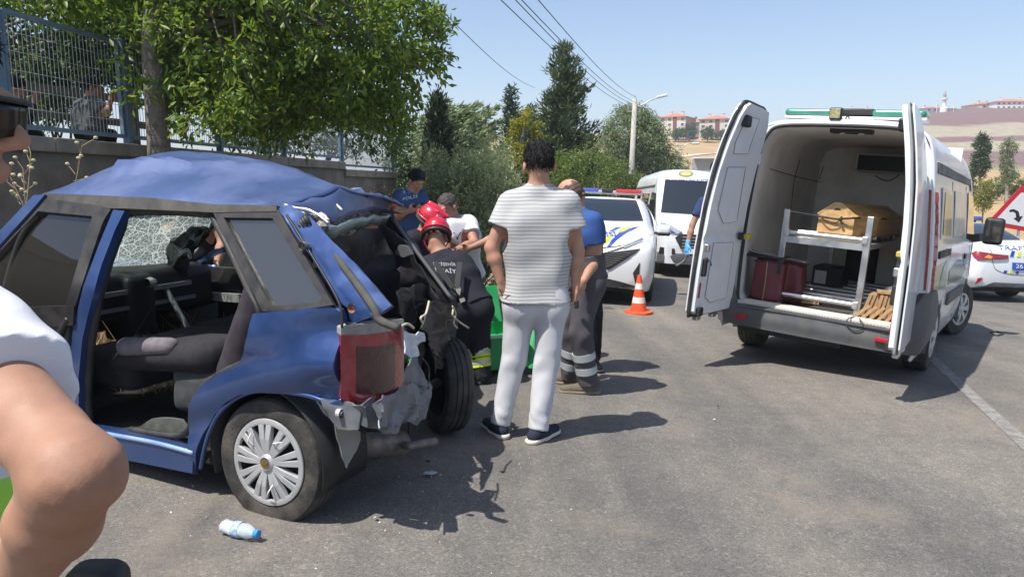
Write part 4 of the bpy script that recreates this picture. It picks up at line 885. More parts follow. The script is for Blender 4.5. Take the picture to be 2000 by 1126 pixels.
path('paint_chip', [(634, 386), (642, 394), (655, 402), (668, 414)], 0.006, mat('chipped filler', (0.75, 0.74, 0.70), 0.8), lambda x, y: SXw(x, y, -0.28) + Vector((0, 0, 0.01)))
# broken hinge sticking up past the roof
panel('broken_hinge', [(668, 374), (685, 366), (704, 366), (712, 374), (710, 388), (690, 392)], mat('pale blue bent metal', (0.20, 0.28, 0.42), 0.4, metal=0.5), 0.02, lambda x, y: SXw(x, y, 0.35), 8, 0.02, 12)
# tail lamp: red wrap-round lens with smoked middle
def lampw(px, py, off=0.0):
    k = (px - 664) / 120.0; s = SXw(664, py, -0.835); e = rearw(784, py, -0.13); t = min(max(k, -0.05), 1.05)
    p = s.lerp(e, t); p += Vector((-0.5, -0.85, 0)) * (0.055 * math.sin(max(0, min(1, t)) * PI) + off); return p
panel('tail_lamp', [(664, 652), (700, 648), (752, 640), (781, 632), (783, 690), (782, 744), (735, 778), (700, 779), (664, 778)], M_redl, 0.03, lampw, 10)
panel('lamp_lens', [(686, 672), (720, 670), (760, 664), (758, 755), (735, 762), (686, 762)], M_smoke, 0.012, lampw, 10, off=0.012)
panel('lamp_bezel', [(664, 640), (672, 632), (730, 622), (778, 622), (781, 633), (752, 641), (700, 650), (664, 653)], mat('grey lamp seal', (0.28, 0.27, 0.25), 0.7, vary=0.2, scale=30), 0.05, lampw, 12, off=-0.012)
path('lamp_seal_line', [(672, 633), (715, 629), (745, 622), (776, 624)], 0.008, M_blk, lampw, off=0.004)
# crumpled tail metal
def crump(name, poly, m, off, amp, cs, cell=10, t=0.006, fn=rearw):
    o = panel(name, poly, m, t, fn, cell * 1.25, amp * 0.5, cs * 0.6, off=off); o.data.set_sharp_from_angle(angle=math.radians(24)); return o
crump('rear_panel', [(640, 782), (700, 778), (740, 772), (783, 745), (800, 690), (825, 700), (832, 740), (842, 748), (838, 790), (815, 830), (790, 822), (765, 838), (735, 842), (700, 828), (672, 830), (645, 812)], M_gmet, -0.08, 0.085, 6, 9)
crump('rear_panel_fold', [(720, 790), (790, 750), (838, 752), (830, 800), (790, 835), (740, 836)], M_gmet, -0.13, 0.08, 9, 8)
crump('torn_flap', [(792, 640), (826, 648), (828, 662), (812, 672), (822, 690), (800, 700), (785, 690)], mat('white torn liner', (0.55, 0.58, 0.62), 0.8, vary=0.15, scale=20), -0.12, 0.06, 10, 7)
crump('bumper_bracket', [(630, 778), (690, 786), (706, 800), (700, 832), (660, 834), (642, 812)], M_gmet, -0.10, 0.03, 8, 9, 0.012)
p = rearw(660, 806, -0.13); MB().lathe([(0.020, 0), (0.020, 0.02), (0.009, 0.02), (0.009, -0.004)], 14, 'Y', c=p - Vector((0, 0.02, 0))).build('tow_eye', M_hub, car)
panel('mudflap', [(618, 784), (640, 800), (668, 832), (702, 842), (705, 858), (676, 914), (668, 880), (652, 830)], mat('dusty mudflap', (0.30, 0.29, 0.27), 0.85, vary=0.2, scale=10, dirt=(0.16, 0.15, 0.14), dirtamt=0.5), 0.006, lambda x, y: SYw(x, y, -0.36), 14, 0.012, 8)
# black liner sheet hanging crumpled from the tail
crump('boot_liner', [(770, 572), (800, 556), (850, 560), (880, 580), (893, 610), (888, 650), (870, 690), (850, 668), (838, 690), (815, 660), (790, 640), (768, 610)], M_blks, -0.02, 0.11, 5.0, 9)
crump('liner_fold', [(838, 585), (884, 590), (892, 630), (878, 690), (850, 720), (842, 680), (826, 640)], M_blks, -0.10, 0.09, 8, 8)
crump('liner_fold', [(778, 520), (830, 548), (868, 566), (880, 590), (830, 580), (785, 566)], M_blks, 0.04, 0.07, 7, 8)
crump('hanging_liner', [(800, 640), (842, 660), (868, 690), (860, 800), (836, 830), (815, 800), (806, 720)], M_blk, 0.16, 0.06, 6, 10)
panel('load_floor', [(640, 560), (790, 640), (800, 690), (700, 650)], M_blk, 0.03, lambda x, y: SXw(x, y, -0.2), 30, 0.03)
crump('boot_floor_liner', [(640, 470), (700, 440), (752, 440), (800, 510), (850, 570), (885, 600), (870, 690), (820, 690), (760, 640), (700, 560)], M_blk, 0.30, 0.10, 5, 12)
# far hatch pillar with black trim, wiper seat
panel('far_hatch_pillar', [(744, 424), (760, 416), (800, 465), (850, 535), (886, 586), (872, 596), (845, 560), (800, 500), (768, 470)], M_blk, 0.03, lambda x, y: SXw(x, y, 0.56), 14, 0.02)
panel('tailgate_trim', [(752, 440), (775, 455), (862, 580), (840, 592), (790, 545), (764, 500)], M_blks, 0.012, lambda x, y: SXw(x, y, 0.40), 12, 0.03)
panel('wiper_seat', [(773, 494), (782, 478), (796, 480), (806, 496), (790, 502)], mat('grey plastic', (0.10, 0.10, 0.10), 0.4), 0.03, lambda x, y: SXw(x, y, 0.30), 8)
MB().tube(catmull([SXw(765, 425, 0.52), SXw(820, 500, 0.52), SXw(882, 584, 0.52)], 6), 0.012, 8).build('pillar_strip', mat('dull grey strip', (0.12, 0.12, 0.12), 0.5), car, True)
# loose cords and torn clips
M_cord = mat('pale cord', (0.52, 0.47, 0.36), 0.9)
for pts in ([(886, 600), (884, 615), (890, 622), (902, 632), (915, 640)], [(884, 598), (890, 612), (886, 630), (893, 640)], [(838, 588), (832, 612), (822, 620), (826, 632)], [(780, 640), (795, 632), (808, 640)]):
    path('loose_cord', pts, 0.006, M_cord, lambda x, y: rearw(x, y, -0.16), n=6)
for pts in ([(838, 672), (848, 700), (850, 730)], [(826, 700), (838, 720), (836, 760)]): path('hanging_wire', pts, 0.004, M_blk, lambda x, y: rearw(x, y, -0.14), n=5)
# exhaust
a, b = SYw(715, 868, -0.20), SYw(782, 866, -0.24)
mb = MB(); d = (b - a); mb.tube([a - d * 0.6, a - d * 0.55, b, b + d * 0.06], [0.045, 0.060, 0.062, 0.04], 18); mb.build('muffler', M_exh, car, True, 40)
MB().tube([b + d * 0.0, b + d * 0.015], 0.066, 18).build('muffler_end', mat('muffler end', (0.36, 0.35, 0.33), 0.5, metal=0.6, vary=0.3, dirt=(0.2, 0.12, 0.06), dirtamt=0.6), car, True, 40)
MB().tube(catmull([b + d * 0.02, SYw(800, 870, -0.36), SYw(822, 866, -0.40), SYw(850, 861, -0.43)], 5), 0.021, 14, False).build('tail_pipe', M_exh, car, True)
MB().tube([SYw(800, 790, -0.30), SYw(800, 845, -0.30)], 0.010, 6).build('exhaust_hanger', M_blk, car)
# wheels
def wheel(parent, c, side, R=0.29, W=0.165, rim=0.195, style='twin', name='wheel', steer=0.0, hubm=None, n=48, flat=0.0):
    """side -1: outer face towards -X of the car"""
    t = bpy.data.objects.new(name, None); COL.objects.link(t); t.parent = parent; t.location = c; t.rotation_euler = (0, 0, steer); t.empty_display_size = 0.05
    h = W / 2; prof = [(rim, -h * 0.8), (rim + 0.012, -h * 0.96), (R * 0.86, -h * 1.04), (R * 0.955, -h * 0.96), (R * 0.992, -h * 0.80), (R, -h * 0.55)]
    for g in (-0.42, 0.0, 0.42): prof += [(R, h * (g - 0.07)), (R - 0.008, h * (g - 0.055)), (R - 0.008, h * (g + 0.055)), (R, h * (g + 0.07))]
    prof += [(R, h * 0.55), (R * 0.992, h * 0.80), (R * 0.955, h * 0.96), (R * 0.86, h * 1.04), (rim + 0.012, h * 0.96), (rim, h * 0.8)]
    MB().lathe(prof, n, 'X').build('tyre', M_tyre, t, True, 35)
    s = side; ox = s * h
    mb = MB(); mb.lathe([(0.0, ox * 0.55), (rim * 0.9, ox * 0.45), (rim, ox * 0.85), (rim, -ox * 0.8)], n, 'X'); mb.build('wheel_disc', M_blk, t, True, 40)
    hm = hubm or M_hub; mb = MB(); mb.lathe([(rim + 0.004, ox * 0.92), (rim + 0.002, ox * 1.0), (rim * 0.93, ox * 1.05), (rim * 0.89, ox * 1.02), (rim * 0.88, ox * 0.85)], n, 'X'); mb.build('rim', hm, t, True, 40)
    K = {'twin': 9, 'van': 7, 'alloy': 5, 'multi': 10}[style]
    for k in range(K):
        a0 = 2 * PI * k / K + 0.1
        for da in ((-0.15, 0.15) if style in ('twin', 'alloy') else (0,)):
            if style == 'twin': i, o2 = a0 + da * 0.92, a0 + da * 0.86; wi, wo = 0.010, 0.016
            elif style == 'alloy': i, o2 = a0 + da * 1.6, a0 + da * 0.9; wi, wo = 0.012, 0.014
            else: i = o2 = a0; wi, wo = 0.022, rim * 0.19
            def pt(r, a, w_, x): return Vector((x, r * math.cos(a) - w_ * math.sin(a), r * math.sin(a) + w_ * math.cos(a)))
            r0, r1 = rim * 0.2, rim * 0.92; x0, x1, x2 = ox * 1.10, ox * 1.02, ox * 0.80
            xm = ox * 1.14
            V = [pt(r0, i, -wi, x0), pt(r0, i, wi, x0), pt((r0 + r1) / 2, (i + o2) / 2, (wi + wo) / 2, xm), pt((r0 + r1) / 2, (i + o2) / 2, -(wi + wo) / 2, xm), pt(r1, o2, wo, x1), pt(r1, o2, -wo, x1)]
            V2 = [Vector((x2, v.y, v.z)) for v in V]; F = [(0, 1, 2, 3), (3, 2, 4, 5), (0, 6, 7, 1), (1, 7, 8, 2), (2, 8, 10, 4), (3, 9, 6, 0), (5, 11, 9, 3), (4, 10, 11, 5)]
            m1 = MB(); m1.add(V + V2, F); bevel(m1.build('spoke', hm, t), 0.0035, 2)
    mb = MB(); mb.lathe([(0.0, ox * 1.16), (rim * 0.17, ox * 1.16), (rim * 0.20, ox * 1.12), (rim * 0.23, ox * 1.02), (rim * 0.24, ox * 0.8)], 24, 'X'); cp = mb.build('hub_cap', hm, t, True, 40)
    return t
nw = wheel(car, (-0.735, 0.0, 0.285), -1)
bd = MB(); bd.lathe([(0.0, -0.0995), (0.026, -0.0995), (0.026, -0.09)], 20, 'X'); bdg = bd.build('badge', mat('brown badge', (0.16, 0.11, 0.045), 0.4, metal=0.3), nw)
MB().lathe([(0.026, -0.095), (0.029, -0.102), (0.032, -0.095)], 20, 'X').build('badge_ring', M_hub, nw, True)
lettering('FIAT', 0.019, lambda x, y: Vector((-0.1005, -x, y)), mat('gilt', (0.42, 0.32, 0.14), 0.4, metal=0.5), bdg, stretch=0.8)
# cable ties through the hubcap
for a in (0.75, 4.35, 2.0):
    MB().tube(catmull([Vector((-0.09, 0.10 * math.cos(a), 0.10 * math.sin(a))), Vector((-0.115, 0.125 * math.cos(a + .12), 0.125 * math.sin(a + .12))), Vector((-0.10, 0.15 * math.cos(a + .3), 0.15 * math.sin(a + .3)))], 4), 0.003, 5).build('cable_tie', mat('white nylon', (0.7, 0.69, 0.66), 0.5), nw)
nw.rotation_euler = (0.0, 0.05, 0.03)
fw = wheel(car, (0.68, -0.04, 0.262), 1, steer=0.06); fw.rotation_euler = (0, 0.08, -0.70)
wheel(car, (-0.73, 2.54, 0.285), -1); wheel(car, (0.73, 2.54, 0.285), 1)
MB().tube([(-0.70, 0, 0.27), (0.68, 0.02, 0.27)], 0.03, 10).build('rear_axle', M_exh, car)
# underside, interior shell
mb = MB(); mb.box((0, 1.5, 0.21), (1.50, 2.2, 0.06)); mb.box((0, 0.30, 0.40), (0.96, 0.36, 0.06)); mb.box((0, 0.5, 0.33), (1.40, 0.06, 0.26)); mb.build('floor_pan', M_blk, car)
mb = MB(); mb.box((0.76, 1.45, 0.56), (0.06, 1.5, 0.66)); mb.box((0.66, 0.55, 0.66), (0.08, 0.5, 0.44)); mb.build('far_side', M_blk, car)
panel('far_door_edge', [(338, 550), (372, 520), (437, 479), (442, 490), (400, 512), (366, 548), (350, 590), (338, 586)], M_bluep, 0.04, lambda x, y: SXw(x, y, 0.62), 12, 0.02)
panel('far_sill_trim', [(410, 570), (470, 574), (500, 580), (500, 592), (410, 586)], mat('pale trim', (0.45, 0.42, 0.42), 0.7), 0.03, lambda x, y: SXw(x, y, 0.70), 30)
panel('far_lower_trim', [(366, 596), (424, 592), (424, 660), (380, 650)], mat('grey vinyl', (0.16, 0.18, 0.19), 0.6), 0.02, lambda x, y: SXw(x, y, 0.66), 30)
panel('far_rear_pillar', [(466, 560), (480, 575), (560, 430), (540, 420)], M_blk, 0.05, lambda x, y: SXw(x, y, 0.62), 20)
panel('bent_middle_pillar', [(338, 470), (378, 440), (405, 452), (372, 500), (346, 560), (318, 566), (310, 556), (328, 520)], M_blks, 0.05, lambda x, y: SXw(x, y, 0.40), 10, 0.03, 9)
path('seat_belt', [(372, 470), (340, 520), (318, 556)], 0.016, M_blk, lambda x, y: SXw(x, y, 0.36)); path('door_beam', [(322, 560), (350, 610), (378, 660), (392, 690)], 0.018, mat('grey beam', (0.20, 0.21, 0.21), 0.5), lambda x, y: SXw(x, y, 0.25))
p = SXw(295, 551, 0.1); MB().lathe([(0.03, -0.03), (0.035, 0), (0.02, 0.03), (0.0, 0.035)], 10, 'X', c=p).build('belt_anchor', M_hub, car)
# windscreen, dash, wheel
G = []
for j in range(25):
    v = j / 24; X = -0.62 + 1.24 * v; row = []
    for i in range(17):
        u = i / 16; Y = 1.74 + 0.66 * u + 0.10 * math.sin(v * PI); z = 1.42 - 0.50 * u - 0.16 * math.sin(u * PI) * (0.4 + v) + 0.03 * fbm((X * 4, u * 4, 1)); row.append(Vector((X, Y, z)))
    G.append(row)
mb = MB(); mb.grid(G); mb.build('windscreen', M_crack, car, True)
panel('windscreen_sheet', [(-40, 600), (20, 520), (60, 470), (120, 440), (192, 428), (196, 480), (170, 560), (130, 592), (60, 604)], M_crack, 0.006, lambda x, y: SXw(x, y, -0.12), 12, 0.03, 4)
path('loose_glass_shard', [(350, 498), (366, 488), (372, 505)], 0.012, M_crack, lambda x, y: SXw(x, y, 0.30))
s = SDF(); s.box((0, 2.16, 0.78), (0.68, 0.26, 0.16), 0.06).box((0.05, 2.0, 0.70), (0.10, 0.15, 0.22), 0.04).box((-0.36, 2.02, 0.92), (0.2, 0.1, 0.05), 0.03); s.build('dashboard', M_blk, car, 0.025)
MB().box((0.1, 1.885, 0.82), (0.7, 0.02, 0.03)).build('dash_strip', mat('pale dash strip', (0.30, 0.30, 0.29), 0.5), car); MB().box((0.1, 1.88, 0.72), (0.75, 0.02, 0.025)).build('dash_strip', MATS['pale dash strip'], car); MB().box((0.02, 1.875, 0.77), (0.1, 0.02, 0.05)).build('air_vent', M_exh, car)
c = SXw(88, 548, -0.36); tw = bpy.data.objects.new('steering_wheel', None); COL.objects.link(tw); tw.parent = car; tw.location = c; tw.rotation_euler = (math.radians(62), 0, 0)
MB().tube([(0.185 * math.cos(a), 0.185 * math.sin(a), 0) for a in np.linspace(0, 2 * PI, 40, endpoint=False)], 0.014, 10, closed=True).build('rim', M_blk, tw, True)
mb = MB(); mb.box((0, 0, -0.02), (0.13, 0.10, 0.05)); bevel(mb.build('hub', M_blk, tw), 0.015)
for a in (0.0, PI, -PI / 2): MB().bar((0.04 * math.cos(a), 0.04 * math.sin(a), -0.01), (0.18 * math.cos(a), 0.18 * math.sin(a), 0), 0.035, 0.012).build('spoke', M_blk, tw)
# seats
s = SDF(); s.box((0.0, 0.62, 0.46), (0.62, 0.24, 0.13), 0.07); s.warp = folds(0.004, 22, 1); s.build('rear_seat_cushion', mat('dark grey cushion', (0.05, 0.053, 0.055), 0.95, vary=0.25, scale=20, bump=0.3, bscale=300), car, 0.02)
Rb = Matrix.Rotation(math.radians(22), 3, 'X'); s = SDF(); s.box((0.0, 0.30, 0.80), (0.62, 0.075, 0.30), 0.06, Rb); s.cap((-0.60, 0.40, 0.60), (-0.58, 0.20, 1.05), 0.09, 0.07, 0.05); s.warp = folds(0.003, 20, 2); s.build('rear_backrest', mat('plum black cloth', (0.034, 0.027, 0.036), 0.95, vary=0.3, scale=25, bump=0.3, bscale=300), car, 0.02)
s = SDF(); s.box((-0.38, 0.86, 0.63), (0.25, 0.34, 0.085), 0.07, Matrix.Rotation(math.radians(-4), 3, 'X')).box((-0.38, 1.38, 0.50), (0.25, 0.26, 0.10), 0.07); s.cap((-0.60, 1.20, 0.60), (-0.60, 0.62, 0.66), 0.07, 0.06, 0.04); s.build('front_seat', M_fab, car, 0.018)
s = SDF(); s.cap((-0.635, 1.12, 0.665), (-0.63, 0.80, 0.70), 0.052, 0.045, 0.03); s.build('seat_bolster', M_fab2, car, 0.015)
s = SDF(); s.box((0.38, 1.35, 0.48), (0.25, 0.28, 0.12), 0.07).box((0.38, 1.06, 0.78), (0.24, 0.08, 0.32), 0.06, Matrix.Rotation(math.radians(20), 3, 'X')); s.build('front_seat', M_fab, car, 0.022)
p = sidew(272, 662, 0.35); MB().lathe([(0.0, 0.03), (0.02, 0.022), (0.024, 0.0), (0.012, -0.02), (0.008, -0.2)], 12, c=p).build('gear_knob', M_blk, car, True)
panel('sill_scuff', [(262, 838), (300, 815), (355, 818), (370, 836), (340, 850), (300, 846)], mat('dusty sill carpet', (0.09, 0.10, 0.085), 0.95, vary=0.3, scale=20), 0.02, lambda x, y: SXw(x, y, -0.72), 14, 0.01)
# bonnet and front end (out of the frame to the left)
G = [[Vector((X, Y, float(np.interp(Y, [2.3, 2.7, 3.1, 3.3], [0.95, 0.92, 0.82, 0.62])) - 0.06 * (X / 0.7) ** 2 + 0.05 * fbm((X * 3, Y * 3, 8)))) for Y in np.linspace(2.3, 3.3, 16)] for X in np.linspace(-0.72, 0.72, 14)]
mb = MB(); mb.grid(G); solid(mb.build('bonnet', M_blueroof, car, True), 0.012)
for sx in (-1, 1):
    G = [[Vector((sx * (0.80 + 0.02 * math.sin(z * 5)), Y, z)) for z in np.linspace(max(0.25, 0.29 + math.sqrt(max(0, 0.34 ** 2 - (Y - 2.54) ** 2)) if abs(Y - 2.54) < 0.34 else 0.25), 0.90 - 0.1 * max(0, Y - 2.9), 6)] for Y in np.linspace(1.98, 3.25, 24)]
    mb = MB(); mb.grid(G); solid(mb.build('front_wing', M_bluep, car, True), 0.012)
mb = MB(); mb.box((0, 3.32, 0.45), (1.56, 0.14, 0.34)); bevel(mb.build('front_bumper', M_blk, car), 0.04, 3)
# things seen through the smashed tail opening: dark roof lining
G = [[g + Vector((0, 0, -0.05)) for g in row] for row in [[Vector((X, Y, roof_z(X, Y) - 0.02)) for Y in np.linspace(0.15, 1.7, 10)] for X in np.linspace(-0.6, 0.55, 8)]]
mb = MB(); mb.grid(G); mb.build('roof_lining', mat('roof lining', (0.10, 0.095, 0.085), 0.95), car, True)
# ================================================================== vehicles
from mathutils.bvhtree import BVHTree
M_wht = mat('white vehicle paint', (0.70, 0.72, 0.74), 0.28, vary=0.03, scale=2, coat=0.6, dirt=(0.55, 0.52, 0.47), dirtamt=0.22)
M_whtin = mat('white door inner paint', (0.76, 0.79, 0.83), 0.35, vary=0.04, scale=3, coat=0.3, dirt=(0.42, 0.41, 0.38), dirtamt=0.3)
M_card = mat('grey door board', (0.68, 0.70, 0.74), 0.75, vary=0.06, scale=5)
M_liner = mat('off-white liner board', (0.80, 0.77, 0.72), 0.7, vary=0.08, scale=3, dirt=(0.42, 0.39, 0.34), dirtamt=0.4)
M_clad = mat('grey plastic cladding', (0.075, 0.080, 0.085), 0.5, vary=0.12, scale=6, bump=0.08, bscale=250, dirt=(0.19, 0.18, 0.165), dirtamt=0.45)
M_dglass = mat('dark vehicle glass', (0.012, 0.016, 0.018), 0.04, vary=0.1, spec=0.8, coat=1.0)
M_steel = mat('stainless steel', (0.60, 0.60, 0.59), 0.28, metal=0.9, vary=0.08, scale=12, dirt=(0.40, 0.37, 0.33), dirtamt=0.3)
M_lampc = mat('clear lamp lens', (0.50, 0.52, 0.54), 0.10, metal=0.5, vary=0.25, scale=25, coat=1.0)
M_polb = mat('police blue', (0.015, 0.06, 0.36), 0.35, vary=0.05); M_poly = mat('police yellow green', (0.62, 0.66, 0.03), 0.4, vary=0.05)
M_grlens = mat('green light bar lens', (0.04, 0.24, 0.16), 0.2, vary=0.12, scale=10, coat=0.6); M_rdlens = mat('red light bar lens', (0.55, 0.02, 0.03), 0.2, vary=0.15, scale=14, coat=0.6); M_bllens = mat('blue light bar lens', (0.05, 0.10, 0.42), 0.2, vary=0.15, scale=14, coat=0.6)
M_refl = mat('red reflector', (0.45, 0.01, 0.02), 0.25, vary=0.1)
def catm1(P, u):
    n = len(P); i = min(int(u), n - 2); t = u - i; a, b, c, d = P[max(i - 1, 0)], P[i], P[i + 1], P[min(i + 2, n - 1)]
    return 0.5 * ((2 * b) + (c - a) * t + (2 * a - 5 * b + 4 * c - d) * t * t + (3 * b - a - 3 * c + d) * t ** 3)
def shell(name, rows, m, parent, nu=6, nv=5, arches=(), cap=(True, True), t=0.0, ar=0.37):
    """rows: stations, each a list of (x, y, z) half-section points from the sill up to the roof centre; mirrored; wheel arches cut out"""
    A = np.array(rows, float); n, k, _ = A.shape; U = np.linspace(0, n - 1, (n - 1) * nu + 1); Vv = np.linspace(0, k - 1, (k - 1) * nv + 1)
    T = np.array([catm1(A, u) for u in U]); T = np.swapaxes(T, 0, 1); T = np.array([catm1(T, v) for v in Vv]); T = np.swapaxes(T, 0, 1); T[:, -1, 0] = 0
    full = np.concatenate([T, (T * np.array([-1, 1, 1]))[:, ::-1][:, 1:]], 1); nn, mm, _ = full.shape
    b = bmesh.new(); vs_ = [[b.verts.new(full[i, j]) for j in range(mm)] for i in range(nn)]
    for i in range(nn - 1):
        for j in range(mm - 1):
            c = (full[i, j] + full[i + 1, j + 1]) / 2
            if any((c[1] - ay) ** 2 + (c[2] - az) ** 2 < (ar_ or ar) ** 2 and abs(c[0]) > 0.55 for ay, az, ar_ in arches): continue
            b.faces.new((vs_[i][j], vs_[i + 1][j], vs_[i + 1][j + 1], vs_[i][j + 1]))
    if cap[0]: b.faces.new([vs_[0][j] for j in range(mm)])
    if cap[1]: b.faces.new([vs_[-1][j] for j in range(mm)][::-1])
    bmesh.ops.delete(b, geom=[v for v in b.verts if not v.link_faces], context='VERTS'); bmesh.ops.recalc_face_normals(b, faces=b.faces)
    me = bpy.data.meshes.new(name); b.to_mesh(me); bv = BVHTree.FromBMesh(b); b.free(); me.materials.append(m)
    me.polygons.foreach_set('use_smooth', np.ones(len(me.polygons), dtype=bool)); me.set_sharp_from_angle(angle=math.radians(50))
    o = bpy.data.objects.new(name, me); COL.objects.link(o); o.parent = parent
    if t: solid(o, t, -1)
    return o, bv
class Frame:
    """pixel <-> vehicle space"""
    def __init__(s, root): s.M = Matrix.LocRotScale(root.location, root.rotation_euler, None); s.I = s.M.inverted(); s.o = s.I @ Vector((0, 0, CAMH)); s.R = s.I.to_3x3(); s.bv = None
    def ray(s, px, py): return (s.R @ ray(px, py)).normalized()
    def X(s, px, py, v): r = s.ray(px, py); return s.o + r * ((v - s.o.x) / r.x)
    def Y(s, px, py, v): r = s.ray(px, py); return s.o + r * ((v - s.o.y) / r.y)
    def Z(s, px, py, v): r = s.ray(px, py); return s.o + r * ((v - s.o.z) / r.z)
    def hit(s, px, py, off=0.004):
        r = s.ray(px, py); h, nrm, _, d = s.bv.ray_cast(s.o, r)
        if h is None:
            h, nrm, _, d = s.bv.find_nearest(s.o + r * s.last)
        else: s.last = (h - s.o).length
        if nrm.dot(r) > 0: nrm = -nrm
        return h + nrm * off
    last = 10.0
    def drop(s, x, y, off=0.012):
        h, nrm, _, d = s.bv.ray_cast(Vector((x, y, 6)), Vector((0, 0, -1)))
        if h is None: h, nrm, _, d = s.bv.find_nearest(Vector((x, y, 1.4)))
        return h + (nrm if nrm.z > 0 else -nrm) * off
    def flank(s, y, z, sx, off=0.008):
        h, nrm, _, d = s.bv.ray_cast(Vector((sx * 3, y, z)), Vector((-sx, 0, 0)))
        if h is None: h, nrm, _, d = s.bv.find_nearest(Vector((sx * 0.9, y, z)))
        return h + (nrm if nrm.x * sx > 0 else -nrm) * off
    def decal(s, name, poly, m, parent, off=0.004, t=0.004, cell=8, smooth=True, holes=()):
        s.hit(*poly[0]); return sheet(name, poly, lambda x, y: s.hit(x, y, off), m, parent, t, holes, cell, smooth)
    def line(s, name, pts, r, m, parent, off=0.004, n=6, dens=5):
        P = catmull([Vector((x, y, 0)) for x, y in pts], dens); return MB().tube([s.hit(p.x, p.y, off) for p in P], r, n).build(name, m, parent, True)
    def text(s, st, size, cx, cy, m, parent, ux=(1, 0), uy=(0, -1), off=0.006, stretch=1.0, name='lettering'):
        V, F = text_poly(st, size); s.hit(cx, cy)
        o = mk(name, [s.hit(cx + ux[0] * v[0] * stretch + uy[0] * v[1], cy + ux[1] * v[0] * stretch + uy[1] * v[1], off) for v in V], F, m, parent); solid(o, 0.003, 0); return o
def arch_trim(parent, ay, az, r, xs_, m, w=0.05, a0=-0.1, a1=PI + 0.1, name='arch_trim'):
    for sx in (-1, 1):
        G = [[Vector((sx * (xs_ + e), ay + rr * math.cos(a), az + rr * math.sin(a))) for rr, e in ((r - 0.02, -0.10), (r - 0.02, 0.008), (r + w, 0.012), (r + w + 0.01, -0.03))] for a in np.linspace(a0, a1, 22)]
        mb = MB(); mb.grid(G); mb.build(name, m, parent, True, 40)
def housing(parent, ay, az, r, x0, x1):
    for sx in (-1, 1):
        mb = MB(); ang = np.linspace(-0.15, PI + 0.15, 20)
        mb.grid([[Vector((sx * x, ay + r * math.cos(a), az + r * math.sin(a))) for x in (x0, x1)] for a in ang]); mb.add([Vector((sx * x0, ay + r * math.cos(a), az + r * math.sin(a))) for a in ang], [tuple(range(20))]); mb.build('wheel_housing', M_blk, parent, True, 40)

# ---------------------------------------------------------------- van body shared by both vans (origin: rear axle on the ground, +Y forward)
def vx(z): return float(np.interp(z, [0.25, 0.45, 0.7, 0.95, 1.25, 1.74, 1.95, 2.05, 2.2, 2.30, 2.36], [0.85, 0.895, 0.91, 0.91, 0.89, 0.835, 0.80, 0.785, 0.735, 0.63, 0.40]))
def van_rows(y0=-0.98):
    rows = []
    for Y, T, wf in [(y0, 2.30, 0.985), (y0 + 0.06, 2.34, 1.0), (-0.5, 2.36, 1.0), (0.0, 2.37, 1.0), (0.8, 2.38, 1.0), (1.6, 2.38, 1.0), (2.1, 2.36, 1.0), (2.4, 2.28, 1.0), (2.62, 2.10, 0.995), (2.85, 1.86, 0.99), (3.1, 1.60, 0.985), (3.35, 1.34, 0.975), (3.5, 1.20, 0.965), (3.68, 1.13, 0.94), (3.84, 1.03, 0.89), (3.93, 0.86, 0.82), (3.96, 0.68, 0.76)]:
        zs = [0.30, 0.48, 0.72, 0.95, 1.25, 1.6, 1.9, 2.06, 2.22, 2.31]; top = T - 0.05; f = (top - 0.30) / (2.31 - 0.30)
        cut = T < 2.3 and Y > 1
        row = []
        for i, z in enumerate(zs):
            zz = min(z, 0.30 + (z - 0.30) * f) if not cut else (z if z < min(0.95, top - 0.03) and i < 4 else min(0.95, top - 0.25) + (top - min(0.95, top - 0.25)) * (i - 3) / 6.0 if top > 0.95 else 0.30 + (z - 0.30) * f)
            row.append([vx(zz) * wf, Y, zz])
        xe = row[-1][0]
        row += [[xe * 0.86, Y, T - 0.012], [xe * 0.45, Y + 0.02, T + 0.012], [0, Y + 0.03, T + 0.02]]
        rows.append(row)
    return rows
VAR = [(0.0, 0.34, 0.40), (2.933, 0.34, 0.40)]
def van_wheels(t, rz=0.343, roots=True, steer=0.0, drop=(0, 0, 0, 0)):
    k = 0
    for Y in (0.0, 2.933):
        for sx in (-1, 1):
            wheel(t, (sx * 0.80, Y, rz + drop[k]), sx, R=0.343, W=0.215, rim=0.21, style='van', steer=steer if Y > 1 else 0); k += 1

# ---------------------------------------------------------------- funeral van
fv = thing('funeral_van', 'white funeral van with rear doors wide open and green roof light bar', 'van', (3.332, 7.5, -0.274), (math.radians(-2.5), math.radians(3.8), math.radians(-36.3)))
fr = Frame(fv); vb, fr.bv = shell('body', van_rows(), M_wht, fv, arches=VAR, cap=(False, True))
solid(vb, 0.02, -1)
def gz_fix(root, p):
    wp = fr.M @ Vector(p); return gz(wp.x, wp.y) - wp.z
dr = [gz_fix(fv, (sx * 0.80, Y, 0)) for Y in (0.0, 2.933) for sx in (-1, 1)]
van_wheels(fv, steer=-0.35, drop=[max(-0.04, min(0.06, d_)) for d_ in dr]); housing(fv, 0, 0.34, 0.405, 0.55, 0.90); housing(fv, 2.933, 0.34, 0.405, 0.55, 0.90)
arch_trim(fv, 2.933, 0.34, 0.40, 0.895, M_clad, 0.03); arch_trim(fv, 0, 0.34, 0.40, 0.895, M_clad, 0.04, a0=0.1)
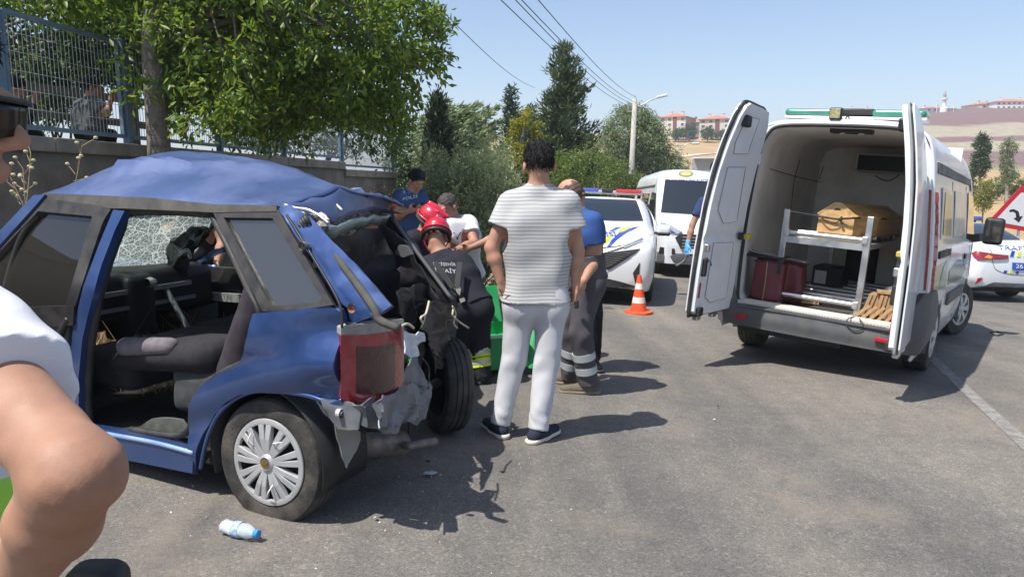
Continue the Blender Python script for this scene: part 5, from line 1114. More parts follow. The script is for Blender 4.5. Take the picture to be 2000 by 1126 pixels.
# rear frame: white pillar ring, black seal, liner
def opening(y, gx=0.0, gz_=0.0):
    P = [(-0.66 - gx, 0.60 - gz_), (-0.70 - gx, 0.66), (-0.71 - gx, 1.2), (-0.69 - gx, 1.7), (-0.66 - gx, 2.05), (-0.61 - gx, 2.19), (-0.52 - gx, 2.255 + gz_), (-0.25, 2.275 + gz_)]
    P = P + [(-x, z) for x, z in P[::-1]]; return [Vector((x, y, z)) for x, z in P]
out = []
for p in opening(-0.98):
    s_ = -1 if p.x < 0 else 1; out.append(Vector((s_ * vx(min(p.z, 2.28)) * 0.985, -0.975, p.z)) if p.z < 2.1 else Vector((p.x * 1.10, -0.975, min(2.325, p.z + 0.06))))
mb = MB(); n_ = len(out); inn = opening(-0.985); inn2 = opening(-0.93)
mb.add(out + inn + inn2, [(i, i + 1, n_ + i + 1, n_ + i) for i in range(n_ - 1)] + [(n_ + i, n_ + i + 1, 2 * n_ + i + 1, 2 * n_ + i) for i in range(n_ - 1)]); mb.build('rear_frame', M_wht, fv, True, 40)
MB().tube(catmull(opening(-0.995, 0.015, 0.012), 4), 0.016, 8).build('door_seal', M_rub, fv, True)
mb = MB(); a_, b_ = opening(-0.93), [Vector((p.x * 1.12, -0.5, p.z)) for p in opening(0)]
c_ = [Vector((max(-0.74, min(0.74, p.x * 1.14)), 1.55, p.z)) for p in opening(0)]
mb.grid([a_, b_, c_]); mb.build('liner', M_liner, fv, True, 50)
mb = MB(); mb.box((0, 1.56, 1.45), (1.5, 0.04, 1.72)); mb.build('bulkhead', M_liner, fv)
mb = MB(); mb.box((0, 0.3, 0.56), (1.5, 2.48, 0.06)); mb.build('load_floor', mat('dark floor plate', (0.05, 0.048, 0.045), 0.5, vary=0.3, scale=8, dirt=(0.16, 0.14, 0.12), dirtamt=0.5), fv)
mb = MB(); mb.box((0, -0.955, 0.595), (1.36, 0.10, 0.03)); mb.box((0, -1.0, 0.55), (1.40, 0.06, 0.10)); bevel(mb.build('loading_sill', mat('cream sill', (0.58, 0.55, 0.48), 0.5, vary=0.1, scale=8, dirt=(0.35, 0.31, 0.26), dirtamt=0.4), fv), 0.012)
# seams of the liner boards
for pts in ([(1545, 420), (1552, 350), (1578, 262)], [(1505, 330), (1555, 345), (1605, 356)], [(1600, 350), (1616, 300), (1626, 270)], [(1578, 262), (1605, 275), (1632, 287)]):
    s_ = catmull([fr.X(x, y, -0.74 if x < 1600 else -0.70) for x, y in pts], 5); MB().tube(s_, 0.004, 5).build('liner_seam', M_blk, fv)
# bumper
def bump_pt(u, z, off=0.0):                     # u -1..1 round the tail
    L = 1.9; a = abs(u); sg = 1 if u > 0 else -1; wv = vx(z) + 0.02 + off
    if a < 0.72: return Vector((sg * a / 0.72 * (wv - 0.16), -1.06 - off - 0.03 * (1 - (a / 0.72) ** 2), z))
    if a < 0.82:
        t = (a - 0.72) / 0.10 * PI / 2; return Vector((sg * (wv - 0.16 + 0.16 * math.sin(t)), -1.06 - off + 0.16 * (1 - math.cos(t)), z))
    return Vector((sg * wv, -0.90 + (a - 0.82) / 0.18 * 0.52, z))
G = []
for i in range(61):
    u = -1 + 2 * i / 60; a = abs(u); zt = 0.56 if a < 0.70 else 0.56 + 0.36 * min(1, (a - 0.70) / 0.07) if a < 0.90 else 0.92 - 0.14 * (a - 0.9) / 0.1; zb = 0.36 if a < 0.84 else 0.36 + 0.06 * (a - 0.84) / 0.16
    row = [bump_pt(u, zt, -0.05)] + [bump_pt(u, zt + (zb - zt) * k / 6, 0.02 if 1 < k < 5 else 0.008) for k in range(7)] + [bump_pt(u, zb, -0.08)]; G.append(row)
mb = MB(); mb.grid(G); mb.build('rear_bumper', M_clad, fv, True, 35)
mb = MB()
for k in range(46): x = -0.62 + 1.24 * k / 45; mb.box((x, -1.055, 0.567), (0.014, 0.075, 0.008))
mb.build('step_ribs', M_clad, fv)['kind'] = 'stuff'
MB().box((0, -1.05, 0.558), (1.34, 0.11, 0.016)).build('bumper_step', M_clad, fv)
for px, py in ((1447, 617), (1722, 664)):
    p = fr.Y(px, py, -1.105); bevel(MB().box(p, (0.11, 0.02, 0.035)).build('bumper_reflector', M_refl, fv), 0.006)
MB().box((-0.2, -0.6, 0.33), (0.9, 0.5, 0.12)).build('underbody', M_blk, fv); MB().box((0, 1.4, 0.36), (1.5, 3.6, 0.10)).build('underbody', M_blk, fv)
for px, py in ((1782, 728), (1448, 680)):
    sx = 1 if px > 1600 else -1; mb = MB(); mb.box((sx * 0.78, -0.40, 0.36), (0.28, 0.015, 0.30)); mb.build('mudflap', M_rub, fv)
# tail lamp on the right pillar, side trim
for sx in (-1, 1):
    def lp(y, z, sx=sx): return Vector((sx * (vx(z) + 0.012 - (0.05 if y < -0.93 else 0)), y, z))
    sheet('tail_lamp', [(-0.98, 0.93), (-0.90, 0.92), (-0.87, 1.2), (-0.88, 1.5), (-0.92, 1.76), (-0.985, 1.78), (-1.0, 1.3)], lp, M_redl, fv, 0.02, cell=0.06)
    sheet('lamp_lens', [(-0.975, 1.18), (-0.90, 1.18), (-0.90, 1.42), (-0.975, 1.42)], lambda y, z, sx=sx: lp(y, z) + Vector((sx * 0.012, 0, 0)), mat('clear red lens', (0.45, 0.25, 0.25), 0.15, coat=0.6), fv, 0.006, cell=0.06)
def fside(y, z, off=0.012, sx=1): return Vector((sx * (vx(z) + off), y, z))
for sx in (-1, 1):
    sheet('roof_band', [(-0.80, 1.93), (2.35, 1.93), (2.45, 1.86), (2.35, 2.0), (-0.80, 2.02)], lambda y, z, sx=sx: fside(y, z, 0.008, sx), M_clad, fv, 0.012, cell=0.2)
    sheet('sliding_rail', [(-0.62, 1.19), (0.30, 1.19), (0.30, 1.25), (-0.62, 1.25)], lambda y, z, sx=sx: fside(y, z, 0.012, sx), M_blk, fv, 0.014, cell=0.2)
    sheet('side_moulding', [(0.55, 0.66), (2.2, 0.64), (2.2, 0.76), (0.55, 0.78)], lambda y, z, sx=sx: fside(y, z, 0.016, sx), M_clad, fv, 0.02, cell=0.2)
    for pts in ([(0.42, 0.4), (0.45, 0.8), (0.42, 1.2), (0.42, 1.9)], [(1.85, 0.40), (1.9, 1.0), (1.9, 1.9)], [(3.0, 0.80), (2.95, 1.2)]):
        MB().tube([fside(y, z, 0.001, sx) for y, z in pts], 0.004, 5).build('door_gap', M_blk, fv)
    for y0_, y1_ in ((-0.55, 0.32), (0.55, 1.75)): sheet('side_window', [(y0_, 1.36), (y1_, 1.34), (y1_, 1.80), (y0_ + 0.05, 1.82)], lambda y, z, sx=sx: fside(y, z, 0.008, sx), mat('filmed side window', (0.60, 0.63, 0.64), 0.25, vary=0.22, scale=3.0, coat=0.2), fv, 0.008, cell=0.15)
    sheet('window_print', [(-0.45, 1.40), (0.22, 1.38), (0.22, 1.76), (-0.38, 1.78)], lambda y, z, sx=sx: fside(y, z, 0.016, sx), mat('leafy window print', (0.22, 0.30, 0.13), 0.3, vary=0.7, scale=5, coat=0.5), fv, 0.003, cell=0.15)
    sheet('cab_window', [(2.05, 1.30), (3.15, 1.22), (2.72, 1.80), (2.10, 1.84)], lambda y, z, sx=sx: fside(y, z, 0.006, sx), M_dglass, fv, 0.008, cell=0.15)
    # painted sash: olive, teal curl and dark green wave
    sheet('olive_sash', [(-0.86, 0.92), (0.25, 0.86), (0.30, 1.14), (-0.84, 1.12)], lambda y, z, sx=sx: fside(y, z, 0.004, sx), mat('olive sash paint', (0.36, 0.38, 0.13), 0.35, coat=0.5), fv, 0.003, cell=0.12)
    sheet('teal_curl', [(-0.35, 0.90), (-0.30, 1.00), (-0.15, 1.10), (0.12, 1.14), (0.2, 1.08), (0.0, 1.02), (-0.08, 0.92), (-0.06, 0.88)], lambda y, z, sx=sx: fside(y, z, 0.008, sx), mat('teal sash paint', (0.05, 0.30, 0.27), 0.35, coat=0.5), fv, 0.003, cell=0.12)
    sheet('green_wave', [(0.46, 0.88), (1.82, 0.84), (2.4, 0.92), (1.9, 1.06), (1.2, 1.10), (0.46, 1.02)], lambda y, z, sx=sx: fside(y, z, 0.004, sx), mat('dark green wave paint', (0.06, 0.15, 0.09), 0.35, coat=0.5), fv, 0.003, cell=0.12)
    sheet('blue_plate_sticker', [(1.95, 1.0), (2.45, 0.98), (2.45, 1.12), (1.95, 1.14)], lambda y, z, sx=sx: fside(y, z, 0.008, sx), mat('pale blue sticker', (0.28, 0.40, 0.60), 0.4), fv, 0.003, cell=0.2)
    # mirror
    mb = MB(); mb.bar((sx * 0.86, 2.95, 1.28), (sx * 1.02, 2.97, 1.32), 0.05, 0.10); mb.build('mirror_arm', M_blk, fv)
    s = SDF(); s.box((sx * 1.10, 2.98, 1.40), (0.11, 0.06, 0.17), 0.045); s.build('mirror', M_blk, fv, 0.018)
    bevel(MB().box((sx * 1.10, 2.915, 1.40), (0.16, 0.012, 0.27)).build('mirror_glass', M_dglass, fv), 0.01)
    MB().box((sx * 0.905, 2.0, 1.10), (0.03, 0.16, 0.05)).build('door_handle', M_blk, fv)
fr.bv  # windscreen
sheet('windscreen', [(-0.60, 2.68), (0.60, 2.68), (0.76, 3.36), (-0.76, 3.36)], lambda x, y: fr.drop(x, y - 0.05 * (x / 0.7) ** 2), M_dglass, fv, 0.008, cell=0.12)
# light bar, work lamp, roof fittings
Lb = bpy.data.objects.new('light_bar', None); COL.objects.link(Lb); Lb.parent = fv; Lb.location = (0.02, -0.62, 2.385); Lb.empty_display_size = .1
s = SDF(); s.box((-0.37, 0, 0.045), (0.22, 0.13, 0.034), 0.03); s.build('green_lens', M_grlens, Lb, 0.012); s = SDF(); s.box((0.40, 0, 0.045), (0.22, 0.13, 0.034), 0.03); s.build('green_lens', M_grlens, Lb, 0.012)
bevel(MB().box((0.02, 0, 0.055), (0.36, 0.22, 0.06)).build('speaker_box', M_blk, Lb), 0.015); bevel(MB().box((0.02, 0, 0.0), (1.22, 0.24, 0.025)).build('base', M_wht, Lb), 0.008)
for x in (-0.5, 0.5): MB().box((x, 0, -0.03), (0.08, 0.14, 0.05)).build('foot', M_steel, Lb)
wl = bpy.data.objects.new('work_lamp', None); COL.objects.link(wl); wl.parent = fv; wl.location = fr.Y(1633, 222, -0.93); wl.rotation_euler = (0.05, 0, 0)
bevel(MB().box((0, 0, 0), (0.105, 0.07, 0.105)).build('housing', M_blk, wl), 0.012); bevel(MB().box((0, -0.038, 0), (0.088, 0.01, 0.088)).build('lens', mat('yellowed lens', (0.36, 0.33, 0.17), 0.25, vary=0.5, scale=60), wl), 0.004); MB().box((0, 0, -0.065), (0.03, 0.03, 0.05)).build('bracket', M_steel, wl)
p = fr.Y(1654, 238, -0.9); MB().tube(catmull([p + Vector((-0.02, 0, -0.03)), p + Vector((-0.01, 0, 0.04)), p + Vector((0.012, 0, 0.04)), p + Vector((0.02, 0, -0.03))], 5), 0.006, 6).build('lamp_cable', M_blk, fv, True)
# interior: cooling unit, lamp, cable
bevel(MB().box((0.24, 1.28, 2.08), (0.98, 0.40, 0.20)).build('cooling_unit', mat('unit casing', (0.5, 0.5, 0.48), 0.5), fv), 0.02)
for k in range(9): MB().box((0.24, 1.07, 2.005 + k * 0.018), (0.90, 0.03, 0.010)).build('grille_slat', M_blk, fv)
MB().box((0.24, 1.075, 2.075), (0.92, 0.01, 0.17)).build('grille_back', M_blk, fv)
p0 = fr.Y(1664, 256, -0.80); bevel(MB().box(p0, (0.36, 0.12, 0.05)).build('roof_lamp', M_blk, fv), 0.012)
for dx in (-0.07, 0.09): MB().lathe([(0.0, -0.034), (0.03, -0.034), (0.034, -0.02)], 12, c=p0 + Vector((dx, -0.02, 0))).build('roof_lamp_bulb', M_lampc, fv)
MB().tube(catmull([(-0.1, 1.5, 1.95), (0.05, 1.5, 1.90), (0.18, 1.5, 2.0)], 6), 0.006, 6).build('loose_cable', M_blk, fv)
bevel(MB().box((-0.10, 1.50, 1.02), (0.34, 0.10, 0.84)).build('bulkhead_locker', M_blk, fv), 0.01)
# ---- open doors
def rake(z): return float(np.interp(z, [0.5, 1.1, 1.5, 1.8, 2.05, 2.25, 2.42], [0.0, 0.02, 0.05, 0.09, 0.15, 0.21, 0.27]))
def door(sx, ang, label):
    d = bpy.data.objects.new('rear_door', None); COL.objects.link(d); d.parent = fv; d.location = (sx * 0.80, -1.03, 0); d['label'] = label; d.empty_display_size = .1
    ca, sa = math.cos(ang), math.sin(ang)
    def f(u, z, w=0.0):      # u from hinge; w>0 towards the inside of the door
        hx = -u * math.cos(ang); hy = -u * math.sin(ang); k = rake(z) * (1 if sx < 0 else 0.68) + w
        # direction of the inside face after opening
        ix, iy = -math.sin(ang), math.cos(ang)
        return Vector((sx * (hx + ix * k), hy + iy * k, z))
    def hz_(z): return float(np.interp(z, [0.5, 1.2, 1.8, 2.1, 2.3, 2.4], [0.0, 0.0, 0.04, 0.10, 0.18, 0.30]))
    outl = [(0.03, 0.50), (0.40, 0.49), (0.74, 0.49), (0.79, 0.53), (0.80, 0.9), (0.80, 1.5), (0.80, 2.0), (0.79, 2.28), (0.76, 2.37), (0.70, 2.40), (0.45, 2.39), (hz_(2.38), 2.37), (hz_(2.25), 2.25), (hz_(2.1), 2.1), (hz_(1.8), 1.8), (0.0, 1.2), (0.0, 0.6)]
    sheet('outer_skin', outl, lambda u, z: f(u, z, -0.03), M_wht, d, 0.012, cell=0.12)
    c = lambda s_, k=0.05: [((u - 0.42) * (1 - s_) + 0.42, (z - 1.45) * (1 - s_ * 0.4) + 1.45) for u, z in outl]
    sheet('inner_panel', c(0.02), lambda u, z: f(u, z, 0.022 - 0.02 * math.exp(-((z - 1.22) / 0.03) ** 2)), M_whtin, d, 0.05, cell=0.08)
    P = catmull([f(u, z, 0.0) for u, z in outl], 4, True); MB().tube(P, 0.016 if sx < 0 else 0.010, 8, closed=True).build('door_seal', M_rub if sx < 0 else mat('grey door seal', (0.30, 0.31, 0.32), 0.6), d, True)
    for nm, poly in (('lower_board', [(0.16, 0.62), (0.50, 0.60), (0.62, 0.66), (0.62, 1.16), (0.20, 1.16)]), ('window_board', [(0.22, 1.36), (0.50, 1.34), (0.66, 1.46), (0.68, 1.84), (0.32, 1.86)]), ('upper_board', [(0.38, 1.98), (0.66, 1.96), (0.70, 2.05), (0.68, 2.28), (0.42, 2.28)])):
        sheet(nm, poly, lambda u, z: f(u, z, 0.052), M_card, d, 0.008, cell=0.1)
        MB().tube([f(u, z, 0.055) for u, z in poly], 0.003, 5, closed=True).build('board_edge', MATS.get('board edge grey') or mat('board edge grey', (0.16, 0.16, 0.17), 0.7), d)  # thin dark grey outline along each board edge
    s_ = [(0.735, 0.66), (0.755, 0.66), (0.755, 0.80), (0.735, 0.80)]; sheet('reflector', s_, lambda u, z: f(u, z, 0.054), M_refl, d, 0.004, cell=0.2)
    bevel(MB().box(f(0.735, 0.94, 0.06), (0.045, 0.05, 0.16)).build('inner_handle', M_blk, d), 0.012); bevel(MB().box(f(0.745, 1.12, 0.06), (0.05, 0.05, 0.07)).build('latch', M_steel, d), 0.01)
    bevel(MB().box(f(0.66, 2.24, 0.06), (0.06, 0.12, 0.10)).build('upper_latch', M_blk, d), 0.015); bevel(MB().box(f(0.70, 0.53, 0.05), (0.06, 0.10, 0.08)).build('lower_latch', M_blk, d), 0.012)
    for z in (0.75, 1.22, 1.95): bevel(MB().box(f(0.02, z, 0.02), (0.05, 0.07, 0.10)).build('hinge', M_wht, d), 0.01)
    # yellow check strap
    bevel(MB().box(f(0.06, 1.22, 0.10), (0.10, 0.10, 0.05)).build('check_strap', mat('yellow strap', (0.55, 0.42, 0.05), 0.5), d), 0.01)
    bevel(MB().box(f(0.10, 1.22, 0.08), (0.05, 0.08, 0.07)).build('strap_block', M_blk, d), 0.01)
    for du in (0.30, 0.62): bevel(MB().box(f(du, 0.455, 0.0), (0.05, 0.10, 0.04)).build('lower_hinge_lug', M_steel, d), 0.01)
    for u, z in ((0.70, 1.02), (0.66, 1.00), (0.62, 0.98), (0.60, 0.96)): MB().lathe([(0.0, 0.002), (0.011, 0.002), (0.012, 0)], 10, 'X', c=f(u, z, 0.058)).build('bolt_hole', M_blk, d)
    return d
door(-1, math.radians(95), 'open left rear door showing its white inner panel'); door(1, math.radians(92), 'open right rear door seen almost edge-on')
# ---- cargo: rack, coffin, bags, boards (things of their own)
def in_van(name, label, cat, p, rz=0.0, group=None):
    t = thing(name, label, cat, fr.M @ Vector(p), group=group); t.rotation_euler = (fr.M.to_3x3() @ Matrix.Rotation(rz, 3, 'Z')).to_euler(); return t
rk = in_van('coffin_rack', 'stainless steel two-tier roller rack inside the funeral van', 'rack', (0, 0, 0.59))
for x in (-0.40, 0.34):
    for y in (-0.80, 1.25):
        bevel(MB().box((x, y, 0.46), (0.055, 0.05, 0.92)).build('leg', M_steel, rk), 0.006); MB().box((x, y, 0.01), (0.10, 0.09, 0.02)).build('foot', M_steel, rk)
    for z in (0.64, 0.08): MB().box((x, 0.22, z), (0.04, 2.0, 0.05)).build('side_rail', M_steel, rk)
for y in np.linspace(-0.80, 1.2, 7):
    for z in (0.70, 0.10):
        MB().tube([(-0.36, y, z), (0.30, y, z)], 0.027, 14).build('roller', M_steel, rk, True, 40)
MB().box((-0.03, -0.80, 0.635), (0.70, 0.04, 0.06)).build('cross_beam', M_steel, rk); MB().box((-0.03, 0.25, 0.655), (0.66, 1.9, 0.012)).build('deck', M_steel, rk)
for x in (-0.40, 0.34): bevel(MB().box((x * 0.94, -0.82, 0.70), (0.05, 0.04, 0.07)).build('roller_bracket', M_steel, rk), 0.008); bevel(MB().box((x * 0.94, -0.82, 0.10), (0.05, 0.04, 0.07)).build('roller_bracket', M_steel, rk), 0.008)
def woodmat(name, col, sc=9.0, ax=(1, 1, 1)):
    m = mat(name, col, 0.55, vary=0.10, scale=3, coat=0.12); n = m.node_tree.nodes; l = m.node_tree.links; tc = n['Texture Coordinate']; mp = n.new('ShaderNodeMapping'); mp.inputs['Scale'].default_value = ax; l.new(tc.outputs['Object'], mp.inputs[0])
    wv = n.new('ShaderNodeTexNoise'); wv.inputs['Scale'].default_value = sc; wv.inputs['Detail'].default_value = 6; l.new(mp.outputs[0], wv.inputs[0]); mr = n.new('ShaderNodeMapRange'); mr.inputs[1].default_value = 0.35; mr.inputs[2].default_value = 0.65; mr.inputs[3].default_value = 0.72; mr.inputs[4].default_value = 1.15; l.new(wv.outputs[0], mr.inputs[0])
    b = n['Principled BSDF']; src = b.inputs['Base Color'].links[0].from_socket; mx = n.new('ShaderNodeMix'); mx.data_type = 'RGBA'; mx.blend_type = 'MULTIPLY'; mx.inputs[0].default_value = 1; l.new(src, mx.inputs[6]); l.new(mr.outputs[0], mx.inputs[7]); l.new(mx.outputs[2], b.inputs['Base Color']); return m
M_wood = woodmat('pale coffin wood', (0.60, 0.37, 0.155), 2.2, (7, 0.5, 7)); M_wood2 = woodmat('raw plank wood', (0.42, 0.26, 0.13), 2.5, (8, 8, 0.6)); M_hole = mat('dark recess', (0.05, 0.03, 0.015), 0.9)
cf = in_van('coffin', 'plain pale wooden coffin with gabled lid on the upper rack', 'coffin', (0.0, -0.58, 1.315), -0.06)
W0, W1, W2 = 0.155, 0.235, 0.185; Lc = 1.72
def cof(y): return float(np.interp(y, [0, 0.42, Lc], [0.165, 0.27, 0.20]))
def sect(y, z0, z1): w_ = cof(y); return [(-w_, y, z0), (w_, y, z0), (w_, y, z1), (-w_, y, z1)]
for nm, x in (('side_plank', -1), ('side_plank', 1)):
    mb = MB(); G = [[Vector((x * (cof(y) - e), y, z)) for e, z in ((0, 0.0), (0, 0.17), (0.02, 0.17), (0.02, 0.0), (0, 0.0))] for y in (0, 0.2, 0.42, 0.9, Lc)]; mb.grid(G); mb.build(nm, M_wood, cf)
mb = MB(); mb.add([Vector((s_ * (cof(y) - 0.005), y, 0.004)) for y in (0, 0.42, Lc) for s_ in (-1, 1)], [(0, 1, 3, 2), (2, 3, 5, 4)]); solid(mb.build('bottom_board', M_wood, cf), 0.012)
for s_ in (-1, 1):
    G = [[Vector((s_ * (cof(y) + 0.012), y - (0.015 if y == 0 else 0), 0.172)), Vector((s_ * cof(y) * 0.20, y - (0.015 if y == 0 else 0), 0.285)), Vector((0, y - (0.015 if y == 0 else 0), 0.287))] for y in (0, 0.2, 0.42, 0.9, Lc)]
    mb = MB(); mb.grid(G); solid(mb.build('lid_board', M_wood, cf), 0.018, 0)
for y, e in ((0.0, -0.012), (Lc, 0.012)):
    w_ = cof(y); mb = MB(); mb.prism([(-w_, y + e, 0), (w_, y + e, 0), (w_, y + e, 0.178), (w_ * 0.2, y + e, 0.28), (-w_ * 0.2, y + e, 0.28), (-w_, y + e, 0.178)], (0, -e * 2, 0)); bevel(mb.build('end_board', M_wood, cf), 0.003)
mb = MB(); mb.add([(0.032 * math.cos(a), -0.0135, 0.222 + 0.022 * math.sin(a)) for a in np.linspace(0, PI, 12)], [tuple(range(12))]); solid(mb.build('hand_hole', M_hole, cf), 0.003)
st = in_van('rope', 'dark rope tied round the coffin\'s end', 'rope', (0.0, -0.60, 1.315), -0.06)
MB().tube(catmull([(-0.40, -0.10, 0.17), (-0.18, -0.02, 0.152), (0.0, -0.024, 0.140), (0.05, -0.024, 0.146), (0.17, -0.02, 0.165), (0.20, 0.3, 0.172), (0.30, 0.6, 0.17)], 6), 0.010, 7).build('strand', M_blk, st, True)
MB().tube(catmull([(-0.14, -0.022, 0.15), (-0.06, -0.03, 0.10), (0.02, -0.028, 0.11), (0.05, -0.026, 0.146)], 6), 0.006, 6).build('loop', M_blk, st, True)
mb = MB(); mb.tube(catmull([(0.05, -0.024, 0.165), (0.06, -0.03, 0.146), (0.055, -0.03, 0.12), (0.075, -0.03, 0.10)], 5), 0.010, 6); mb.build('knot', M_blk, st, True)
# burgundy bag, dark bags, crate, loose wood
bg_ = in_van('burgundy_bag', 'tall burgundy body bag bundle in the left corner of the van', 'bag', (-0.50, -0.72, 0.59), 0.1)
M_burg = mat('burgundy vinyl', (0.115, 0.018, 0.028), 0.42, vary=0.2, scale=6, bump=0.15, bscale=40)
s = SDF(); s.box((0, 0.02, 0.21), (0.15, 0.17, 0.21), 0.04).box((0.16, 0.14, 0.20), (0.14, 0.16, 0.20), 0.05); s.warp = folds(0.006, 24, 5, (1, 1, 0.4)); s.build('bag', M_burg, bg_, 0.012)
MB().tube([(-0.02, -0.155, 0.02), (-0.015, -0.16, 0.22), (-0.02, -0.155, 0.40)], 0.005, 6).build('seam', mat('tan piping', (0.36, 0.24, 0.13), 0.7), bg_); MB().tube([(-0.15, -0.15, 0.395), (0.15, -0.15, 0.395), (0.15, 0.16, 0.395)], 0.008, 6).build('rim', M_blk, bg_)
bevel(MB().box((0.10, -0.17, 0.36), (0.03, 0.02, 0.14)).build('buckle_strap', M_blk, bg_), 0.006)
bl = in_van('folded_stretcher', 'folded metal stretcher frame lying on the burgundy bag', 'stretcher', (-0.50, -0.75, 1.00), 0.1)
mb = MB()
for k in range(4): MB().tube(catmull([(-0.20, -0.12 + k * 0.05, 0.06 + k * 0.006), (0.0, -0.14 + k * 0.05, 0.045), (0.26, -0.10 + k * 0.06, 0.02), (0.34, 0.02 + k * 0.05, 0.0)], 5), 0.011, 8).build('tube', M_steel if k % 2 else M_blk, bl, True)
bevel(MB().box((-0.04, 0.02, 0.03), (0.38, 0.26, 0.03)).build('canvas', M_blk, bl), 0.01)
dk = in_van('dark_crate', 'dark crate with a white paper label under the rack', 'crate', (-0.22, 0.55, 0.59), 0.0)
bevel(MB().box((0, 0, 0.16), (0.30, 0.4, 0.32)).build('crate_body', M_blk, dk), 0.012); MB().box((-0.06, -0.203, 0.20), (0.12, 0.004, 0.14)).build('paper_label', mat('paper', (0.55, 0.56, 0.58), 0.8), dk)
lw = in_van('wood_offcut', 'loose pale wood offcut on the van floor', 'plank', (-0.20, -0.55, 0.60), 0.35)
MB().prism([(-0.18, 0, 0), (0.14, -0.02, 0), (0.16, 0.12, 0), (-0.10, 0.16, 0)], (0, 0, 0.025)).build('plank', M_wood, lw)
for k in range(9):                              # fanned boards on the right
    t = in_van('grave_board', ['%s of the fanned wooden boards beside the van\'s right door' % w_ for w_ in ('first from the left', 'second from the left', 'third from the left', 'fourth from the left', 'fifth from the left', 'sixth from the left', 'seventh from the left', 'eighth from the left', 'last from the left')][k], 'board', (0.42 + 0.034 * k, -0.86 + 0.012 * (k % 3), 0.60), 0.0, 'wooden boards in the van corner')
    mb = MB(); mb.box((0, 0.1, 0.115), (0.030, 0.20, 0.22), R=Matrix.Rotation(0.25 - 0.03 * k, 3, 'Y')); bevel(mb.build('board', M_wood2, t), 0.003)
for k in range(5):
    t = in_van('short_board', ['%s short sloping board in front of the fanned boards' % w_ for w_ in ('leftmost', 'second', 'middle', 'fourth', 'rightmost')][k], 'board', (0.40 + 0.062 * k, -0.93, 0.612), 0.0, 'sloping boards in the van corner')
    mb = MB(); mb.box((0, 0, 0.045), (0.028, 0.07, 0.17), R=Matrix.Rotation(0.75 - 0.03 * k, 3, 'Y')); bevel(mb.build('board', M_wood2, t), 0.003)
t = in_van('flat_board', 'single flat board lying across the top of the fanned boards', 'board', (0.60, -0.80, 0.835), 0.2); bevel(MB().box((0, 0, 0.015), (0.24, 0.10, 0.028)).build('board', M_wood2, t), 0.003)
t = in_van('cable_coil', 'coiled grey metal strap above the boards by the right door', 'cable', (0.66, -0.74, 0.88), 0.0)
for k in range(3): MB().tube([(0.13 * math.cos(a) + 0.01 * k, 0.09 * math.sin(a), 0.012 * k + 0.02 * math.cos(a)) for a in np.linspace(0, 2 * PI, 20, endpoint=False)], 0.008, 7, closed=True).build('coil', M_steel, t, True)
t = in_van('wire_loop', 'thin wire loop hanging from the loading sill over the bumper', 'wire', (0.36, -1.0, 0.60)); MB().tube(catmull([(0.02, 0.06, 0.01), (-0.03, -0.06, 0.0), (-0.04, -0.10, -0.05), (0.02, -0.115, -0.09), (0.09, -0.11, -0.08), (0.10, -0.10, -0.03), (0.05, -0.04, 0.01)], 6), 0.005, 6).build('wire', M_blk, t, True)
# ---------------------------------------------------------------- police SUV facing the camera (origin: front axle, +Y towards its nose)
def rows_of(tab): return [[[x, y, z] for x, z in zip(xs_, zs_)] for y, xs_, zs_ in tab]
X9 = [0.88, 0.915, 0.92, 0.905, 0.77, 0.62, 0.52, 0.30, 0]
suv_tab = [(0.86, [0.45, 0.62, 0.66, 0.60, 0.50, 0.42, 0.35, 0.20, 0], [0.28, 0.42, 0.62, 0.72, 0.76, 0.78, 0.79, 0.80, 0.80]),
           (0.80, [0.70, 0.82, 0.84, 0.80, 0.72, 0.62, 0.50, 0.25, 0], [0.24, 0.42, 0.65, 0.80, 0.86, 0.89, 0.91, 0.92, 0.925]),
           (0.62, [0.84, 0.90, 0.91, 0.88, 0.80, 0.70, 0.55, 0.28, 0], [0.22, 0.42, 0.68, 0.87, 0.93, 0.96, 0.975, 0.985, 0.99]),
           (0.0, [0.88, 0.915, 0.92, 0.90, 0.82, 0.72, 0.55, 0.28, 0], [0.22, 0.45, 0.72, 0.93, 1.0, 1.025, 1.04, 1.05, 1.055]),
           (-0.55, [0.88, 0.915, 0.92, 0.905, 0.83, 0.74, 0.57, 0.30, 0], [0.22, 0.45, 0.74, 0.97, 1.05, 1.075, 1.09, 1.10, 1.105]),
           (-0.78, [0.88, 0.915, 0.92, 0.905, 0.80, 0.72, 0.56, 0.30, 0], [0.22, 0.45, 0.75, 0.99, 1.12, 1.19, 1.21, 1.225, 1.23]),
           (-1.45, X9, [0.22, 0.45, 0.76, 1.02, 1.35, 1.53, 1.555, 1.57, 1.575]), (-2.0, X9, [0.22, 0.45, 0.76, 1.03, 1.36, 1.57, 1.60, 1.615, 1.62]), (-3.0, X9, [0.22, 0.45, 0.76, 1.05, 1.36, 1.55, 1.585, 1.60, 1.605]),
           (-3.45, [0.88, 0.90, 0.90, 0.88, 0.74, 0.58, 0.50, 0.30, 0], [0.25, 0.45, 0.78, 1.06, 1.25, 1.35, 1.38, 1.40, 1.40]), (-3.55, [0.80, 0.85, 0.85, 0.82, 0.70, 0.55, 0.45, 0.25, 0], [0.30, 0.50, 0.80, 1.0, 1.05, 1.08, 1.10, 1.10, 1.10])]
sx_, sy_ = 1.31, 11.57
def slope_rot(yaw):                             # stand a vehicle on the sloping road
    n = Vector((0.045, 0.034, 1)).normalized(); f = Vector((-math.sin(yaw), math.cos(yaw), 0)); f = (f - n * f.dot(n)).normalized(); x = f.cross(n)
    return Matrix((x, f, n)).transposed().to_euler()
sv = thing('police_suv', 'white police SUV with blue and yellow bonnet stripes behind the men', 'car', (sx_, sy_, gz(sx_, sy_)), slope_rot(PI - 0.20))
